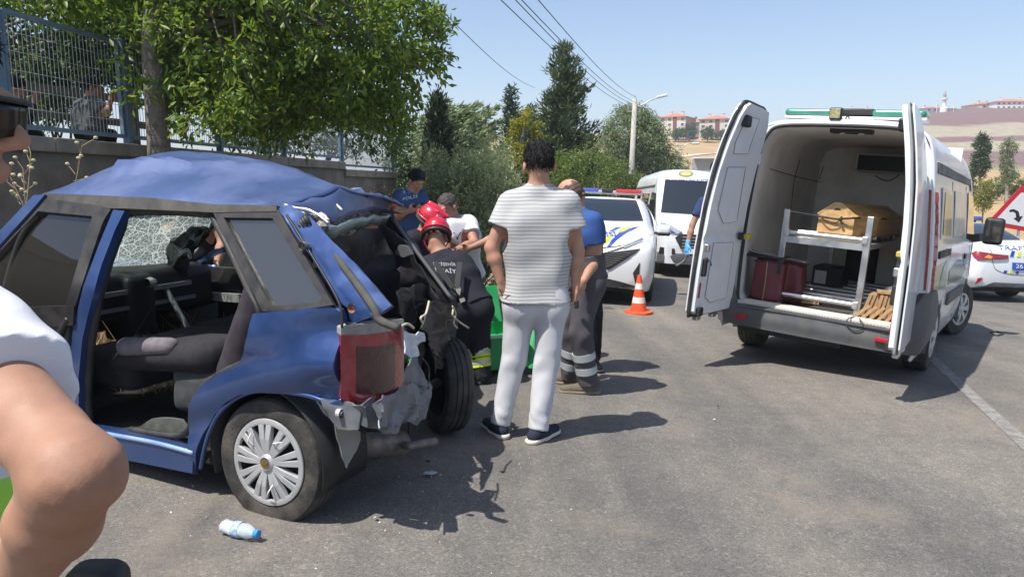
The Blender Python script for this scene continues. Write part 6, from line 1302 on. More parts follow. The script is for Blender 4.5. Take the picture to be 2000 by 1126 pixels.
fs_ = Frame(sv); _, fs_.bv = shell('body', rows_of(suv_tab), M_wht, sv, arches=[(0, 0.35, 0.39), (-2.66, 0.35, 0.39)])
for Y in (0, -2.66):
    for s_ in (-1, 1): wheel(sv, (s_ * 0.80, Y, 0.345), s_, R=0.345, W=0.21, rim=0.225, style='alloy', steer=0.05 if Y == 0 else 0)
    housing(sv, Y, 0.35, 0.39, 0.55, 0.90); arch_trim(sv, Y, 0.35, 0.39, 0.905, M_clad, 0.05)
MB().box((0, -1.3, 0.24), (1.6, 3.9, 0.10)).build('underbody', M_blk, sv)
z8 = lambda pts: [(1120 + x * 0.3018, 300 + y * 0.3018) for x, y in pts]
def mirrored(o):
    V = [(-v.co.x, v.co.y, v.co.z) for v in o.data.vertices]; F = [tuple(p.vertices)[::-1] for p in o.data.polygons]
    c = mk(o.name.split('.')[0], V, F, list(o.data.materials), o.parent, True); 
    for m_ in o.modifiers:
        if m_.type == 'SOLIDIFY': solid(c, m_.thickness, m_.offset)
    return c
sheet('windscreen', [(-0.68, -0.74), (0.68, -0.74), (0.52, -1.42), (-0.52, -1.42)], lambda x, y: fs_.drop(x, y - 0.10 * (x / 0.7) ** 2), M_dglass, sv, 0.008, cell=0.12)
for s_ in (-1, 1):
    def sw(y, z, s_=s_): return Vector((s_ * (float(np.interp(z, [1.03, 1.36, 1.55], [0.905, 0.77, 0.64])) + 0.006), y, z))
    for poly in ([(-0.95, 1.07), (-1.85, 1.08), (-1.85, 1.50), (-1.55, 1.47)], [(-1.92, 1.08), (-2.75, 1.10), (-2.80, 1.46), (-1.92, 1.50)]): sheet('side_window', poly, lambda y, z, s_=s_: fs_.flank(y, z, s_), M_dglass, sv, 0.008, cell=0.15)
    def sb(y, z, s_=s_, off=0.006): return Vector((s_ * (0.925 + off - 0.03 * abs(z - 0.75)), y, z))
    sheet('side_stripe', [(-0.5, 0.62), (-2.1, 0.66), (-2.2, 0.80), (-0.5, 0.76)], sb, M_polb, sv, 0.004, cell=0.2); sheet('side_stripe', [(-0.5, 0.78), (-2.2, 0.82), (-2.3, 0.92), (-0.5, 0.88)], sb, M_poly, sv, 0.004, cell=0.2)
    for y in (-0.62, -1.88): MB().tube([sb(y, z, off=0.0) for z in (0.32, 0.6, 0.98)], 0.004, 5).build('door_gap', M_blk, sv)
    s = SDF(); s.box((s_ * 1.03, -0.82, 1.10), (0.12, 0.07, 0.085), 0.06); s.build('mirror', M_wht, sv, 0.016); MB().bar((s_ * 0.86, -0.80, 1.04), (s_ * 0.98, -0.80, 1.05), 0.06, 0.04).build('mirror_arm', M_blk, sv)
    s = SDF(); s.box((s_ * 1.03, -0.80, 1.035), (0.11, 0.07, 0.03), 0.028); s.build('mirror_base', M_blk, sv, 0.014)
for poly, m_ in (([(425, 472), (385, 478), (300, 510), (245, 560), (218, 602), (240, 600), (275, 565), (330, 520), (400, 485)], M_polb), ([(372, 476), (318, 480), (282, 512), (312, 512)], M_poly), ([(255, 532), (218, 535), (193, 566), (190, 594), (215, 582)], M_poly), ([(312, 474), (272, 478), (228, 505), (262, 500)], M_polb), ([(185, 560), (120, 600), (60, 640), (60, 655), (150, 610), (190, 580)], M_polb), ([(180, 480), (60, 486), (60, 500), (150, 498)], M_polb)):
    fs_.decal('bonnet_stripe', z8(poly), m_, sv, 0.004, 0.003, 6)
c0 = z8([(238, 523)])[0]; fs_.text('POLİSİ', 15, c0[0] - 14, c0[1] + 2, M_polb, sv, (1, -0.08), (-0.35, -0.75), stretch=1.15)
gr = fs_.decal('grille', z8([(60, 655), (200, 645), (430, 616), (405, 640), (330, 690), (238, 748), (60, 770)]), M_blk, sv, 0.006, 0.02, 6)
for k in range(7): fs_.line('grille_bar', z8([(70, 662 + k * 14), (200, 655 + k * 13), (395 - k * 24, 640 + k * 13)]), 0.006, M_clad, gr, 0.018, 5)
fs_.line('chrome_blade', z8([(60, 660), (200, 638), (330, 598), (446, 556)]), 0.012, M_steel, sv, 0.01); fs_.line('bonnet_shut_line', z8([(190, 608), (300, 596), (380, 575), (445, 548)]), 0.006, M_blk, sv, 0.002)
fs_.decal('headlamp', z8([(300, 602), (440, 560), (446, 572), (330, 612)]), M_lampc, sv, 0.008, 0.012, 6)
fs_.decal('side_vent', z8([(384, 772), (430, 704), (424, 792), (402, 846)]), M_blk, sv, 0.005, 0.01, 6)
fs_.decal('lower_grille', z8([(60, 800), (215, 806), (300, 826), (402, 856), (300, 868), (60, 872)]), M_blk, sv, 0.008, 0.02, 8)
fs_.decal('skid_plate', z8([(60, 872), (300, 868), (400, 858), (400, 868), (300, 884), (60, 888)]), M_clad, sv, 0.015, 0.02, 8)
bp = MB().box((0.0, 0.86, 0.52), (0.50, 0.03, 0.12)); bevel(bp.build('number_plate', M_wht, sv), 0.005)
lb = bpy.data.objects.new('light_bar', None); COL.objects.link(lb); lb.parent = sv; lb.location = (0, -1.75, 1.68); lb.empty_display_size = .1
bevel(MB().box((0, 0, 0.02), (1.26, 0.28, 0.07)).build('base', mat('bar casing', (0.32, 0.34, 0.36), 0.4), lb), 0.02); bevel(MB().box((-0.38, 0, 0.045), (0.46, 0.29, 0.075)).build('red_lens', M_rdlens, lb), 0.02); bevel(MB().box((0.38, 0, 0.045), (0.46, 0.29, 0.075)).build('blue_lens', M_bllens, lb), 0.02); bevel(MB().box((0, -0.0, 0.045), (0.20, 0.30, 0.085)).build('centre_block', M_blk, lb), 0.02)
for s_ in (-1, 1): MB().box((s_ * 0.56, 0, -0.03), (0.06, 0.12, 0.08)).build('foot', M_blk, lb)
# occupants' seats behind the glass are dark; steering wheel hint
# ---------------------------------------------------------------- crime scene van
nx_, ny_ = 4.13, 19.46
cv = thing('crime_scene_van', 'white high-roof crime scene van with round badge above its windscreen', 'van', (nx_, ny_, gz(nx_, ny_)), slope_rot(PI - 0.04))
fc = Frame(cv); _, fc.bv = shell('body', van_rows(), M_wht, cv, arches=VAR); van_wheels(cv)
housing(cv, 0, 0.34, 0.405, 0.55, 0.90); housing(cv, 2.933, 0.34, 0.405, 0.55, 0.90); arch_trim(cv, 2.933, 0.34, 0.40, 0.895, M_clad, 0.04); arch_trim(cv, 0, 0.34, 0.40, 0.895, M_clad, 0.04); MB().box((0, 1.4, 0.33), (1.5, 4.6, 0.10)).build('underbody', M_blk, cv)
ws = sheet('windscreen', [(-0.62, 2.66), (0.62, 2.66), (0.78, 3.38), (-0.78, 3.38)], lambda x, y: fc.drop(x, y - 0.06 * (x / 0.7) ** 2), M_dglass, cv, 0.008, cell=0.12)
bevel(MB().box((-0.2, 3.32, 1.415), (0.34, 0.10, 0.02)).build('dash_paper', mat('white paper', (0.75, 0.76, 0.76), 0.8), cv), 0.003)
for s_ in (-1, 1):
    for nm, poly, m_, of in (('cab_window', [(2.05, 1.26), (3.22, 1.22), (2.75, 1.80), (2.10, 1.84)], M_dglass, 0.006), ('side_window', [(0.55, 1.32), (1.80, 1.30), (1.80, 1.80), (0.55, 1.82)], M_dglass, 0.006), ('roof_band', [(-0.80, 1.95), (2.42, 1.95), (2.42, 2.0), (-0.80, 2.0)], M_clad, 0.008), ('side_moulding', [(0.5, 0.62), (2.4, 0.62), (2.4, 0.72), (0.5, 0.72)], M_clad, 0.012), ('blue_stripe', [(-0.8, 1.0), (2.6, 0.96), (2.6, 1.08), (-0.8, 1.14)], M_polb, 0.004)):
        sheet(nm, poly, lambda y, z, s_=s_, of=of: fside(y, z, of, s_), m_, cv, 0.008, cell=0.2)
    mb = MB(); mb.bar((s_ * 0.86, 2.95, 1.26), (s_ * 1.0, 2.97, 1.30), 0.05, 0.10); mb.build('mirror_arm', M_blk, cv); s = SDF(); s.box((s_ * 1.06, 3.0, 1.38), (0.10, 0.06, 0.16), 0.045); s.build('mirror', M_blk, cv, 0.02)
    hl = [(s_ * x, z) for x, z in ((0.40, 0.98), (0.62, 1.10), (0.84, 1.16), (0.86, 1.02), (0.80, 0.90), (0.60, 0.88))]
    sheet('headlamp', hl, lambda x, z: Vector((x, 3.945 - 0.30 * max(0, abs(x) - 0.35) ** 1.3 - 0.35 * max(0, z - 0.92), z)), M_lampc, cv, 0.05, cell=0.1)
    sheet('headlamp_inner', [(s_ * x, z) for x, z in ((0.52, 0.94), (0.64, 1.02), (0.74, 1.02), (0.72, 0.93))], lambda x, z: Vector((x, 3.975 - 0.30 * max(0, abs(x) - 0.35) ** 1.3 - 0.35 * max(0, z - 0.92), z)), mat('dark lamp inside', (0.06, 0.06, 0.065), 0.2, coat=1.0), cv, 0.01, cell=0.1)
    sheet('fog_recess', [(s_ * x, z) for x, z in ((0.52, 0.50), (0.86, 0.50), (0.84, 0.64), (0.54, 0.62))], lambda x, z: Vector((x, 3.985 - 0.32 * max(0, abs(x) - 0.35) ** 1.5, z)), M_blk, cv, 0.03, cell=0.1)
sheet('grille', [(-0.42, 0.64), (0.42, 0.64), (0.55, 0.86), (0.45, 0.94), (-0.45, 0.94), (-0.55, 0.86)], lambda x, z: Vector((x, 3.995 - 0.25 * max(0, abs(x) - 0.35) ** 1.3 - 0.06 * max(0, z - 0.8), z)), M_blk, cv, 0.03, cell=0.1)
for k in range(4): MB().box((0, 4.012, 0.68 + k * 0.065), (0.80, 0.02, 0.022)).build('grille_bar', M_steel, cv)
mb = MB(); mb.lathe([(0, 0.008), (0.07, 0.006), (0.085, 0)], 18, 'Y', c=(0, 4.02, 0.83)); mb.build('front_badge', M_polb, cv)
mb = MB(); G = [[Vector((x, 3.99 + dy - 0.34 * max(0, abs(x) - 0.35) ** 1.5, z)) for z, dy in ((0.28, -0.12), (0.32, 0.0), (0.45, 0.02), (0.52, 0.0), (0.53, -0.05))] for x in np.linspace(-0.90, 0.90, 25)]; mb.grid(G); mb.build('front_bumper', M_clad, cv, True, 40)
MB().box((0, 4.01, 0.58), (0.52, 0.02, 0.11)).build('number_plate', M_wht, cv)
M_txt = mat('navy lettering', (0.05, 0.07, 0.16), 0.5); c0 = z8([(735, 173)])[0]
fc.text('OLAY YERİ İNCELEME', 8.2, c0[0], c0[1], M_txt, cv, (1, 0.0), (0, -0.72), stretch=1.02)
ec = z8([(728, 132)])[0]; ring = [(ec[0] + 15 * math.cos(a), ec[1] + 6.0 * math.sin(a)) for a in np.linspace(0, 2 * PI, 24, endpoint=False)]; inn = [(ec[0] + 10 * math.cos(a), ec[1] + 4 * math.sin(a)) for a in np.linspace(0, 2 * PI, 20, endpoint=False)]
rg = fc.decal('badge', ring, mat('badge green', (0.20, 0.27, 0.08), 0.4), cv, 0.006, 0.006, 5); fc.decal('badge_centre', inn, mat('badge gold', (0.55, 0.42, 0.18), 0.4), rg, 0.012, 0.006, 5)
c1 = z8([(400, 157)])[0]; fc.text('İNCELE', 6.0, c1[0], c1[1], mat('faded lettering', (0.5, 0.52, 0.55), 0.6), cv, (1, -0.1), (0, -1), stretch=1.1)
fl = bpy.data.objects.new('roof_lights', None); COL.objects.link(fl); fl.parent = cv; fl.location = (-0.55, 2.05, 2.36)
# ---------------------------------------------------------------- traffic police sedan (origin: rear axle, +Y forward)
def r9(*a): return list(a)
sed_tab = [(-1.06, r9(0.55, 0.72, 0.74, 0.66, 0.55, 0.45, 0.35, 0.2, 0), r9(0.30, 0.42, 0.58, 0.72, 0.80, 0.84, 0.86, 0.87, 0.87)), (-1.0, r9(0.72, 0.84, 0.85, 0.80, 0.72, 0.62, 0.48, 0.25, 0), r9(0.27, 0.42, 0.62, 0.82, 0.95, 1.0, 1.02, 1.03, 1.03)), (-0.80, r9(0.82, 0.90, 0.905, 0.86, 0.77, 0.68, 0.52, 0.28, 0), r9(0.24, 0.42, 0.66, 0.90, 1.02, 1.06, 1.075, 1.08, 1.08)),
           (-0.55, r9(0.86, 0.905, 0.91, 0.88, 0.78, 0.70, 0.54, 0.29, 0), r9(0.22, 0.42, 0.68, 0.92, 1.05, 1.09, 1.10, 1.105, 1.105)), (-0.15, r9(0.86, 0.905, 0.91, 0.885, 0.77, 0.66, 0.54, 0.29, 0), r9(0.22, 0.42, 0.68, 0.93, 1.14, 1.25, 1.275, 1.29, 1.29)), (0.30, r9(0.86, 0.905, 0.91, 0.885, 0.75, 0.61, 0.52, 0.28, 0), r9(0.22, 0.42, 0.68, 0.93, 1.22, 1.40, 1.43, 1.445, 1.445)),
           (1.0, r9(0.86, 0.905, 0.91, 0.885, 0.74, 0.60, 0.52, 0.28, 0), r9(0.22, 0.42, 0.68, 0.92, 1.24, 1.43, 1.46, 1.475, 1.475)), (1.6, r9(0.86, 0.905, 0.91, 0.885, 0.75, 0.62, 0.52, 0.28, 0), r9(0.22, 0.42, 0.68, 0.91, 1.2, 1.37, 1.40, 1.41, 1.41)), (2.25, r9(0.86, 0.905, 0.91, 0.88, 0.80, 0.72, 0.55, 0.3, 0), r9(0.22, 0.42, 0.68, 0.89, 0.98, 1.01, 1.03, 1.04, 1.04)), (3.1, r9(0.84, 0.90, 0.90, 0.86, 0.76, 0.66, 0.5, 0.27, 0), r9(0.22, 0.42, 0.62, 0.78, 0.87, 0.90, 0.92, 0.93, 0.93)), (3.5, r9(0.6, 0.72, 0.72, 0.66, 0.55, 0.45, 0.35, 0.2, 0), r9(0.28, 0.40, 0.54, 0.64, 0.70, 0.73, 0.75, 0.76, 0.76))]
se = thing('police_sedan', 'white traffic police sedan with red tail lamps at the right edge', 'car', (9.22, 14.54, gz(9.22, 14.54)), slope_rot(math.radians(8)))
fz = Frame(se); _, fz.bv = shell('body', rows_of(sed_tab), M_wht, se, arches=[(0, 0.32, 0.36), (2.7, 0.32, 0.36)])
for Y in (0, 2.7):
    for s_ in (-1, 1): wheel(se, (s_ * 0.79, Y, 0.315), s_, R=0.315, W=0.20, rim=0.205, style='alloy')
    housing(se, Y, 0.32, 0.36, 0.55, 0.89)
MB().box((0, 1.3, 0.22), (1.6, 4.0, 0.10)).build('underbody', M_blk, se)
sheet('rear_window', [(-0.60, -0.46), (0.60, -0.46), (0.50, 0.24), (-0.50, 0.24)], lambda x, y: fz.drop(x, y + 0.06 * (x / 0.6) ** 2), M_dglass, se, 0.008, cell=0.10)
sheet('windscreen', [(-0.64, 2.15), (0.64, 2.15), (0.52, 1.66), (-0.52, 1.66)], lambda x, y: fz.drop(x, y), M_dglass, se, 0.008, cell=0.12)
for s_ in (-1, 1):
    def sw(y, z, s_=s_): return Vector((s_ * (float(np.interp(z, [0.93, 1.22, 1.40], [0.89, 0.755, 0.63])) + 0.006), y, z))
    for poly in ([(0.0, 1.0), (0.85, 0.98), (0.85, 1.36), (0.40, 1.34)], [(0.92, 0.98), (1.95, 0.96), (1.55, 1.32), (0.92, 1.36)]): sheet('side_window', poly, lambda y, z, s_=s_: fz.flank(y, z, s_), M_dglass, se, 0.008, cell=0.15)
    s = SDF(); s.box((s_ * 1.0, 1.85, 1.02), (0.10, 0.06, 0.07), 0.05); s.build('mirror', M_wht, se, 0.02)
zs_ = lambda pts: [(1860 + x * 0.2574, 330 + y * 0.2574) for x, y in pts]
lm_ = [(148, 638), (182, 622), (300, 642), (422, 655), (415, 682), (300, 687), (192, 692), (165, 668)]
tl_ = fz.decal('tail_lamp', zs_(lm_), M_redl, se, 0.01, 0.02, 5); fz.decal('amber_lens', zs_([(235, 672), (268, 650), (300, 664), (286, 682)]), mat('amber lens', (0.75, 0.30, 0.03), 0.2, coat=0.6), tl_, 0.024, 0.006, 4); mirrored(tl_)
fz.text('TRAFİK', 19, *zs_([(482, 603)])[0], M_polb, se, (1, 0.05), (-0.15, -0.55), stretch=1.1)
for poly, m_ in (([(436, 662), (450, 620), (474, 622), (462, 664)], M_polb), ([(488, 664), (502, 624), (526, 626), (514, 666)], M_poly), ([(540, 668), (554, 628), (578, 630), (566, 670)], M_polb), ([(386, 788), (392, 768), (416, 770), (408, 790)], M_polb), ([(432, 792), (440, 771), (466, 773), (456, 794)], M_poly), ([(478, 794), (484, 773), (506, 775), (498, 796)], M_polb)): fz.decal('tail_stripe', zs_(poly), m_, se, 0.006, 0.003, 5)
np_ = fz.decal('number_plate', zs_([(453, 708), (640, 718), (638, 776), (451, 764)]), mat('plate blue', (0.02, 0.10, 0.42), 0.4), se, 0.012, 0.01, 8); fz.text('26', 13, *zs_([(503, 738)])[0], mat('plate white', (0.8, 0.8, 0.8), 0.5), np_, (1, 0.05), (0, -0.85), off=0.024, stretch=1.15); fz.text('AAE', 13, *zs_([(590, 743)])[0], MATS['plate white'], np_, (1, 0.05), (0, -0.85), off=0.024)
rf_ = fz.decal('rear_reflector', zs_([(174, 872), (192, 826), (228, 822), (215, 846)]), M_refl, se, 0.008, 0.01, 5); mirrored(rf_)
fz.decal('bumper_skirt', zs_([(148, 892), (250, 880), (310, 858), (600, 872), (600, 950), (300, 934), (152, 914)]), M_clad, se, 0.012, 0.02, 6)
fz.line('boot_shut_line', zs_([(270, 580), (300, 640), (305, 700), (330, 760), (420, 795), (544, 805)]), 0.004, M_blk, se, 0.002)
lb = bpy.data.objects.new('light_bar', None); COL.objects.link(lb); lb.parent = se; lb.location = (0, 0.75, 1.53); lb.empty_display_size = .1
bevel(MB().box((0, 0, -0.005), (1.24, 0.26, 0.05)).build('base', mat('bar casing dark', (0.09, 0.09, 0.10), 0.4), lb), 0.015)
for k in range(6): bevel(MB().box((-0.51 + k * 0.204, 0, 0.03), (0.19, 0.27, 0.06)).build('lens', [M_rdlens, MATS['clear red lens'], M_rdlens, M_bllens, MATS['clear red lens'], M_bllens][k], lb), 0.015)
for s_ in (-1, 1): MB().box((s_ * 0.5, 0, -0.05), (0.06, 0.10, 0.06)).build('foot', M_blk, lb)
bpy.data.objects.remove(fl)

# ---------------------------------------------------------------- street furniture and small things
c = onroad(1247, 611); cone = thing('traffic_cone', 'orange traffic cone with two white bands beside the police SUV', 'cone', c)
M_or = mat('orange cone plastic', (0.78, 0.085, 0.02), 0.5, vary=0.08, scale=8, dirt=(0.35, 0.10, 0.05), dirtamt=0.3); M_cw = mat('white cone sleeve', (0.70, 0.69, 0.66), 0.45, vary=0.08)
H = 0.50; r_at = lambda z: 0.115 - (0.115 - 0.025) * z / H
prof = [(r_at(z) + 0.0, 0.03 + z) for z in (0, 0.04, 0.10)]; cols_ = [(0.0, 0.12, M_or, 'cone_base'), (0.12, 0.20, M_cw, 'white_band'), (0.20, 0.31, M_or, 'cone_middle'), (0.31, 0.39, M_cw, 'white_band'), (0.39, 0.50, M_or, 'cone_tip')]
for a, b_, m_, nm in cols_: MB().lathe([(r_at(a), 0.03 + a), (r_at(b_), 0.03 + b_)] + ([(r_at(b_) * 0.6, 0.035 + b_)] if b_ > 0.49 else []), 24).build(nm, m_, cone, True, 40)
mb = MB(); pl = [(0.19 * math.cos(a) * (1.06 if k % 2 else 1), 0.19 * math.sin(a) * (1.06 if k % 2 else 1)) for k, a in enumerate(np.linspace(0, 2 * PI, 16, endpoint=False))]
mb.prism([(x, y, 0.0) for x, y in pl], (0, 0, 0.035)); bevel(mb.build('foot_plate', M_or, cone), 0.01)
# warning triangle behind the sedan
sb_ = at(1998, 400, 17.6); sgn = thing('warning_sign', 'red bordered triangular road sign with black bend arrow behind the police sedan', 'sign', (sb_.x, sb_.y, gz(sb_.x, sb_.y)))
hz = at(1998, 361, 17.6).z - sgn.location.z; L = 1.18; ax_ = math.radians(-10)
def tri(s_, y, n=3):
    pts = []
    for k in range(3):
        a = PI / 2 + 2 * PI * k / 3
        for da in (-0.10, 0, 0.10): pts.append((math.cos(a + da) * s_ * (1 if da == 0 else 0.965), math.sin(a + da) * s_ * (1 if da == 0 else 0.965)))
    c_, s2 = math.cos(ax_), math.sin(ax_); R0 = L / math.sqrt(3)
    ox, oz = R0 * s2, hz - R0 * c_
    return [Vector((x * c_ - z * s2 + ox, y, x * s2 + z * c_ + oz)) for x, z in pts]
MB().prism(tri(0.681, 0.0), (0, 0.02, 0)).build('red_border', mat('sign red', (0.50, 0.015, 0.03), 0.35, vary=0.06), sgn); MB().prism(tri(0.50, -0.004), (0, 0.003, 0)).build('white_face', mat('sign white', (0.70, 0.70, 0.70), 0.4, vary=0.04), sgn)
cx_ = tri(0.0, 0)[0]; ar = [(-0.20, 0.08), (-0.10, 0.10), (0.02, 0.05), (0.07, -0.08), (0.14, -0.06), (0.06, -0.22), (-0.08, -0.12), (-0.02, -0.10), (-0.04, 0.0), (-0.10, 0.04), (-0.19, 0.03)]
MB().prism([Vector((cx_.x + x, -0.008, cx_.z + z)) for x, z in ar], (0, 0.003, 0)).build('bend_arrow', mat('sign black', (0.012, 0.012, 0.012), 0.5), sgn); MB().tube([(0.0, 0.06, 0), (0.0, 0.06, hz - 0.3)], 0.03, 10).build('post', M_steel, sgn, True)
# lamp poles and wires
M_pole = mat('concrete pole', (0.40, 0.38, 0.35), 0.9, vary=0.12, scale=5); M_galv = mat('galvanised steel', (0.45, 0.46, 0.47), 0.45, metal=0.5)
PD = 44.0
pb = at(1229, 420, PD); pb.z = gz(pb.x, pb.y); pt_ = at(1240, 193, PD)
lp = thing('lamp_pole', 'concrete utility pole with curved street lamp before the willow', 'street lamp', pb)
MB().tube([(0, 0, 0), pt_ - pb], [0.20, 0.13], 12).build('pole', M_pole, lp, True)
arm = catmull([pt_ - pb + Vector((0.16, 0, -0.45)), at(1258, 203, PD) - pb, at(1270, 196, PD) - pb, at(1286, 191, PD) - pb], 5); MB().tube(arm, 0.035, 8).build('lamp_arm', M_galv, lp, True)
s = SDF(); s.box(at(1293, 188, PD) - pb, (0.32, 0.14, 0.08), 0.06, Matrix.Rotation(-0.22, 3, 'Y')); s.build('lamp_head', mat('lamp head', (0.62, 0.63, 0.64), 0.4), lp, 0.02)
for py in (206, 218):
    q = at(1238, py, PD) - pb; MB().bar(q + Vector((-0.4, 0, 0.02)), q + Vector((0.4, 0, -0.02)), 0.05, 0.05).build('cross_arm', M_galv, lp)
    for dx in (-0.34, 0.34): MB().lathe([(0.03, 0), (0.045, 0.03), (0.03, 0.06), (0.04, 0.09), (0.01, 0.11)], 10, c=q + Vector((dx, 0, 0.03))).build('insulator', mat('porcelain', (0.3, 0.25, 0.2), 0.3), lp)
q = at(1240, 200, PD) - pb; MB().bar(q, q + Vector((0, 0, 0.42)), 0.03).build('top_spike', M_galv, lp)
pb2 = at(1322, 345, 48); pb2.z = gz(pb2.x, pb2.y); l2 = thing('lamp_pole', 'distant street lamp rising before the straw field', 'street lamp', pb2)
MB().tube([(0, 0, 0), at(1323, 280, 48) - pb2], [0.12, 0.08], 10).build('pole', M_pole, l2, True); MB().tube(catmull([at(1331, 300, 48) - pb2, at(1334, 288, 48) - pb2, at(1344, 281, 48) - pb2, at(1353, 280, 48) - pb2], 5), 0.03, 8).build('lamp_arm', M_galv, l2, True)
s = SDF(); s.box(at(1359, 280, 48) - pb2, (0.24, 0.12, 0.08), 0.06); s.build('lamp_head', MATS['lamp head'], l2, 0.03); q = at(1323, 285, 48) - pb2; MB().bar(q + Vector((-0.3, 0, 0)), q + Vector((0.45, 0, 0.0)), 0.05).build('cross_arm', M_galv, l2)
M_wir = mat('black cable', (0.02, 0.02, 0.022), 0.6)
for i, (x0, x1, y1, lb_) in enumerate([(984, 1229, 208, 'leftmost overhead cable running to the lamp pole'), (1012, 1233, 203, 'second overhead cable from the left running to the lamp pole'), (1024, 1242, 201, 'third overhead cable from the left running to the lamp pole'), (1056, 1244, 191, 'rightmost overhead cable running to the top of the lamp pole')]):
    a, b_ = at(x0, 0, 15), at(x1, y1, PD); a2 = a + (a - b_) * 0.06; t = thing('overhead_cable', lb_, 'cable', b_, group='overhead cables')
    P = [a2.lerp(b_, k / 24) - b_ + Vector((0, 0, -0.30 * math.sin(PI * k / 24))) for k in range(25)]; MB().tube(P, 0.010, 6).build('cable', M_wir, t)
a, b_ = at(852, 5, 16), at(1045, 172, 46); a2 = a + (a - b_) * 0.06; t = thing('overhead_cable', 'single overhead cable slanting down behind the fir trees', 'cable', b_, group='overhead cables'); MB().tube([a2.lerp(b_, k / 24) - b_ + Vector((0, 0, -0.3 * math.sin(PI * k / 24))) for k in range(25)], 0.010, 6).build('cable', M_wir, t)
# green tray the rescuers lean over
M_grn = mat('green painted box', (0.015, 0.30, 0.085), 0.4, vary=0.12, scale=5, dirt=(0.10, 0.25, 0.12), dirtamt=0.3)
g0, g1 = onroad(872, 745), onroad(1010, 738); gd = (g1 - g0); gd.z = 0; gl = 0.98; gd.normalize(); yw = math.atan2(gd.y, gd.x)
gb = thing('green_box', 'open green transport box on the road among the rescuers', 'box', (g0.x - 0.25, g0.y, gz(g0.x, g0.y)), (0, 0, yw))
mb = MB(); mb.box((gl / 2, 0, 0.17), (gl, 0.02, 0.28)); bevel(mb.build('side_board', M_grn, gb), 0.005); bevel(MB().box((gl / 2, 0.56, 0.17), (gl, 0.02, 0.30)).build('side_board', M_grn, gb), 0.005)
for x in (0.01, gl - 0.01): bevel(MB().box((x, 0.28, 0.17), (0.02, 0.54, 0.28)).build('end_board', M_grn, gb), 0.005)
bevel(MB().box((gl / 2, 0.28, 0.20), (gl - 0.04, 0.54, 0.02)).build('inner_tray', mat('bright green tray', (0.02, 0.42, 0.13), 0.35, vary=0.08), gb), 0.004); MB().box((gl / 2, -0.016, 0.315), (gl, 0.035, 0.02)).build('rim', mat('pale rim', (0.5, 0.52, 0.5), 0.5), gb)
Rt = Matrix.Rotation(math.radians(-24), 3, 'X'); bevel(MB().box((gl / 2, 0.68, 0.43), (gl, 0.02, 0.42), R=Rt).build('open_lid', M_grn, gb), 0.005)
MB().prism([(gl, -0.02, 0.02), (gl + 0.10, -0.03, 0.02), (gl + 0.16, 0.20, 0.40), (gl, 0.2, 0.30)], (0.0, 0.02, 0)).build('open_flap', M_grn, gb)
for x in (0.2, gl - 0.2): MB().box((x, 0.28, 0.02), (0.08, 0.5, 0.04)).build('runner', M_blk, gb)
# water bottle, debris
b0 = onroad(468, 1048); bt = thing('water_bottle', 'crushed clear plastic water bottle with blue cap by the rear wheel', 'bottle', b0 + Vector((0, 0, 0.034)), (0, math.radians(90), math.radians(-22)))
M_pet = mat('clear plastic', (0.80, 0.87, 0.92), 0.10, vary=0.05, spec=0.6, trans=0.55, ior=1.15)
P = [(0.0, -0.085), (0.028, -0.085), (0.033, -0.078)] + [(0.033 - 0.003 * (k % 2), -0.075 + 0.011 * k) for k in range(11)] + [(0.031, 0.05), (0.024, 0.070), (0.014, 0.082), (0.013, 0.094)]
o_ = MB().lathe(P, 20).build('bottle_body', M_pet, bt, True)
for v in o_.data.vertices: v.co.x *= 0.86 + 0.08 * math.sin(v.co.z * 40); v.co.y += 0.003 * math.sin(v.co.z * 70)
MB().lathe([(0.0335, -0.02), (0.0338, 0.012)], 20).build('label_band', mat('pale blue label', (0.35, 0.50, 0.72), 0.4, vary=0.5, scale=60), bt, True); MB().lathe([(0.016, 0.082), (0.017, 0.084), (0.017, 0.102), (0.015, 0.104), (0, 0.104)], 20).build('cap', mat('blue cap', (0.03, 0.25, 0.62), 0.4), bt, True, 40)
def shard(px, py, sz, label, m, seed):
    p = onroad(px, py); t = thing('debris_fragment', label, 'debris', p + Vector((0, 0, 0.006)), (0, 0, seed), group='crash debris on the road'); rr = random.Random(seed)
    pl = [(sz * rr.uniform(0.5, 1) * math.cos(a), sz * rr.uniform(0.4, 0.9) * math.sin(a)) for a in np.linspace(0, 2 * PI, 8, endpoint=False)]
    sheet('fragment', pl, lambda x, y: Vector((x, y, 0.012 * fbm((x * 30, y * 30, seed)) + 0.012)), m, t, 0.004, cell=0.03, smooth=False); return t
shard(841, 929, 0.05, 'pale torn plastic fragment lying right of the wrecked car', mat('pale fragment', (0.5, 0.53, 0.56), 0.5), 1)
shard(733, 1016, 0.012, 'tiny white splinter below the exhaust', MATS['pale fragment'], 2); shard(836, 906, 0.016, 'dark crumb beside the pale fragment', M_blk, 3); shard(1395, 823, 0.013, 'small white chip in the middle of the road', MATS['pale fragment'], 4); shard(1402, 797, 0.012, 'small dark chip in the middle of the road', M_blk, 5)
t = thing('road_cable', 'thin dark strap lying on the asphalt right of the funeral van', 'strap', onroad(1950, 652)); o0 = t.location
MB().tube([onroad(x, y) - o0 + Vector((0, 0, 0.008)) for x, y in ((1935, 650), (1948, 648), (1960, 652), (1950, 656), (1940, 655))], 0.012, 6).build('strap', M_blk, t, True)

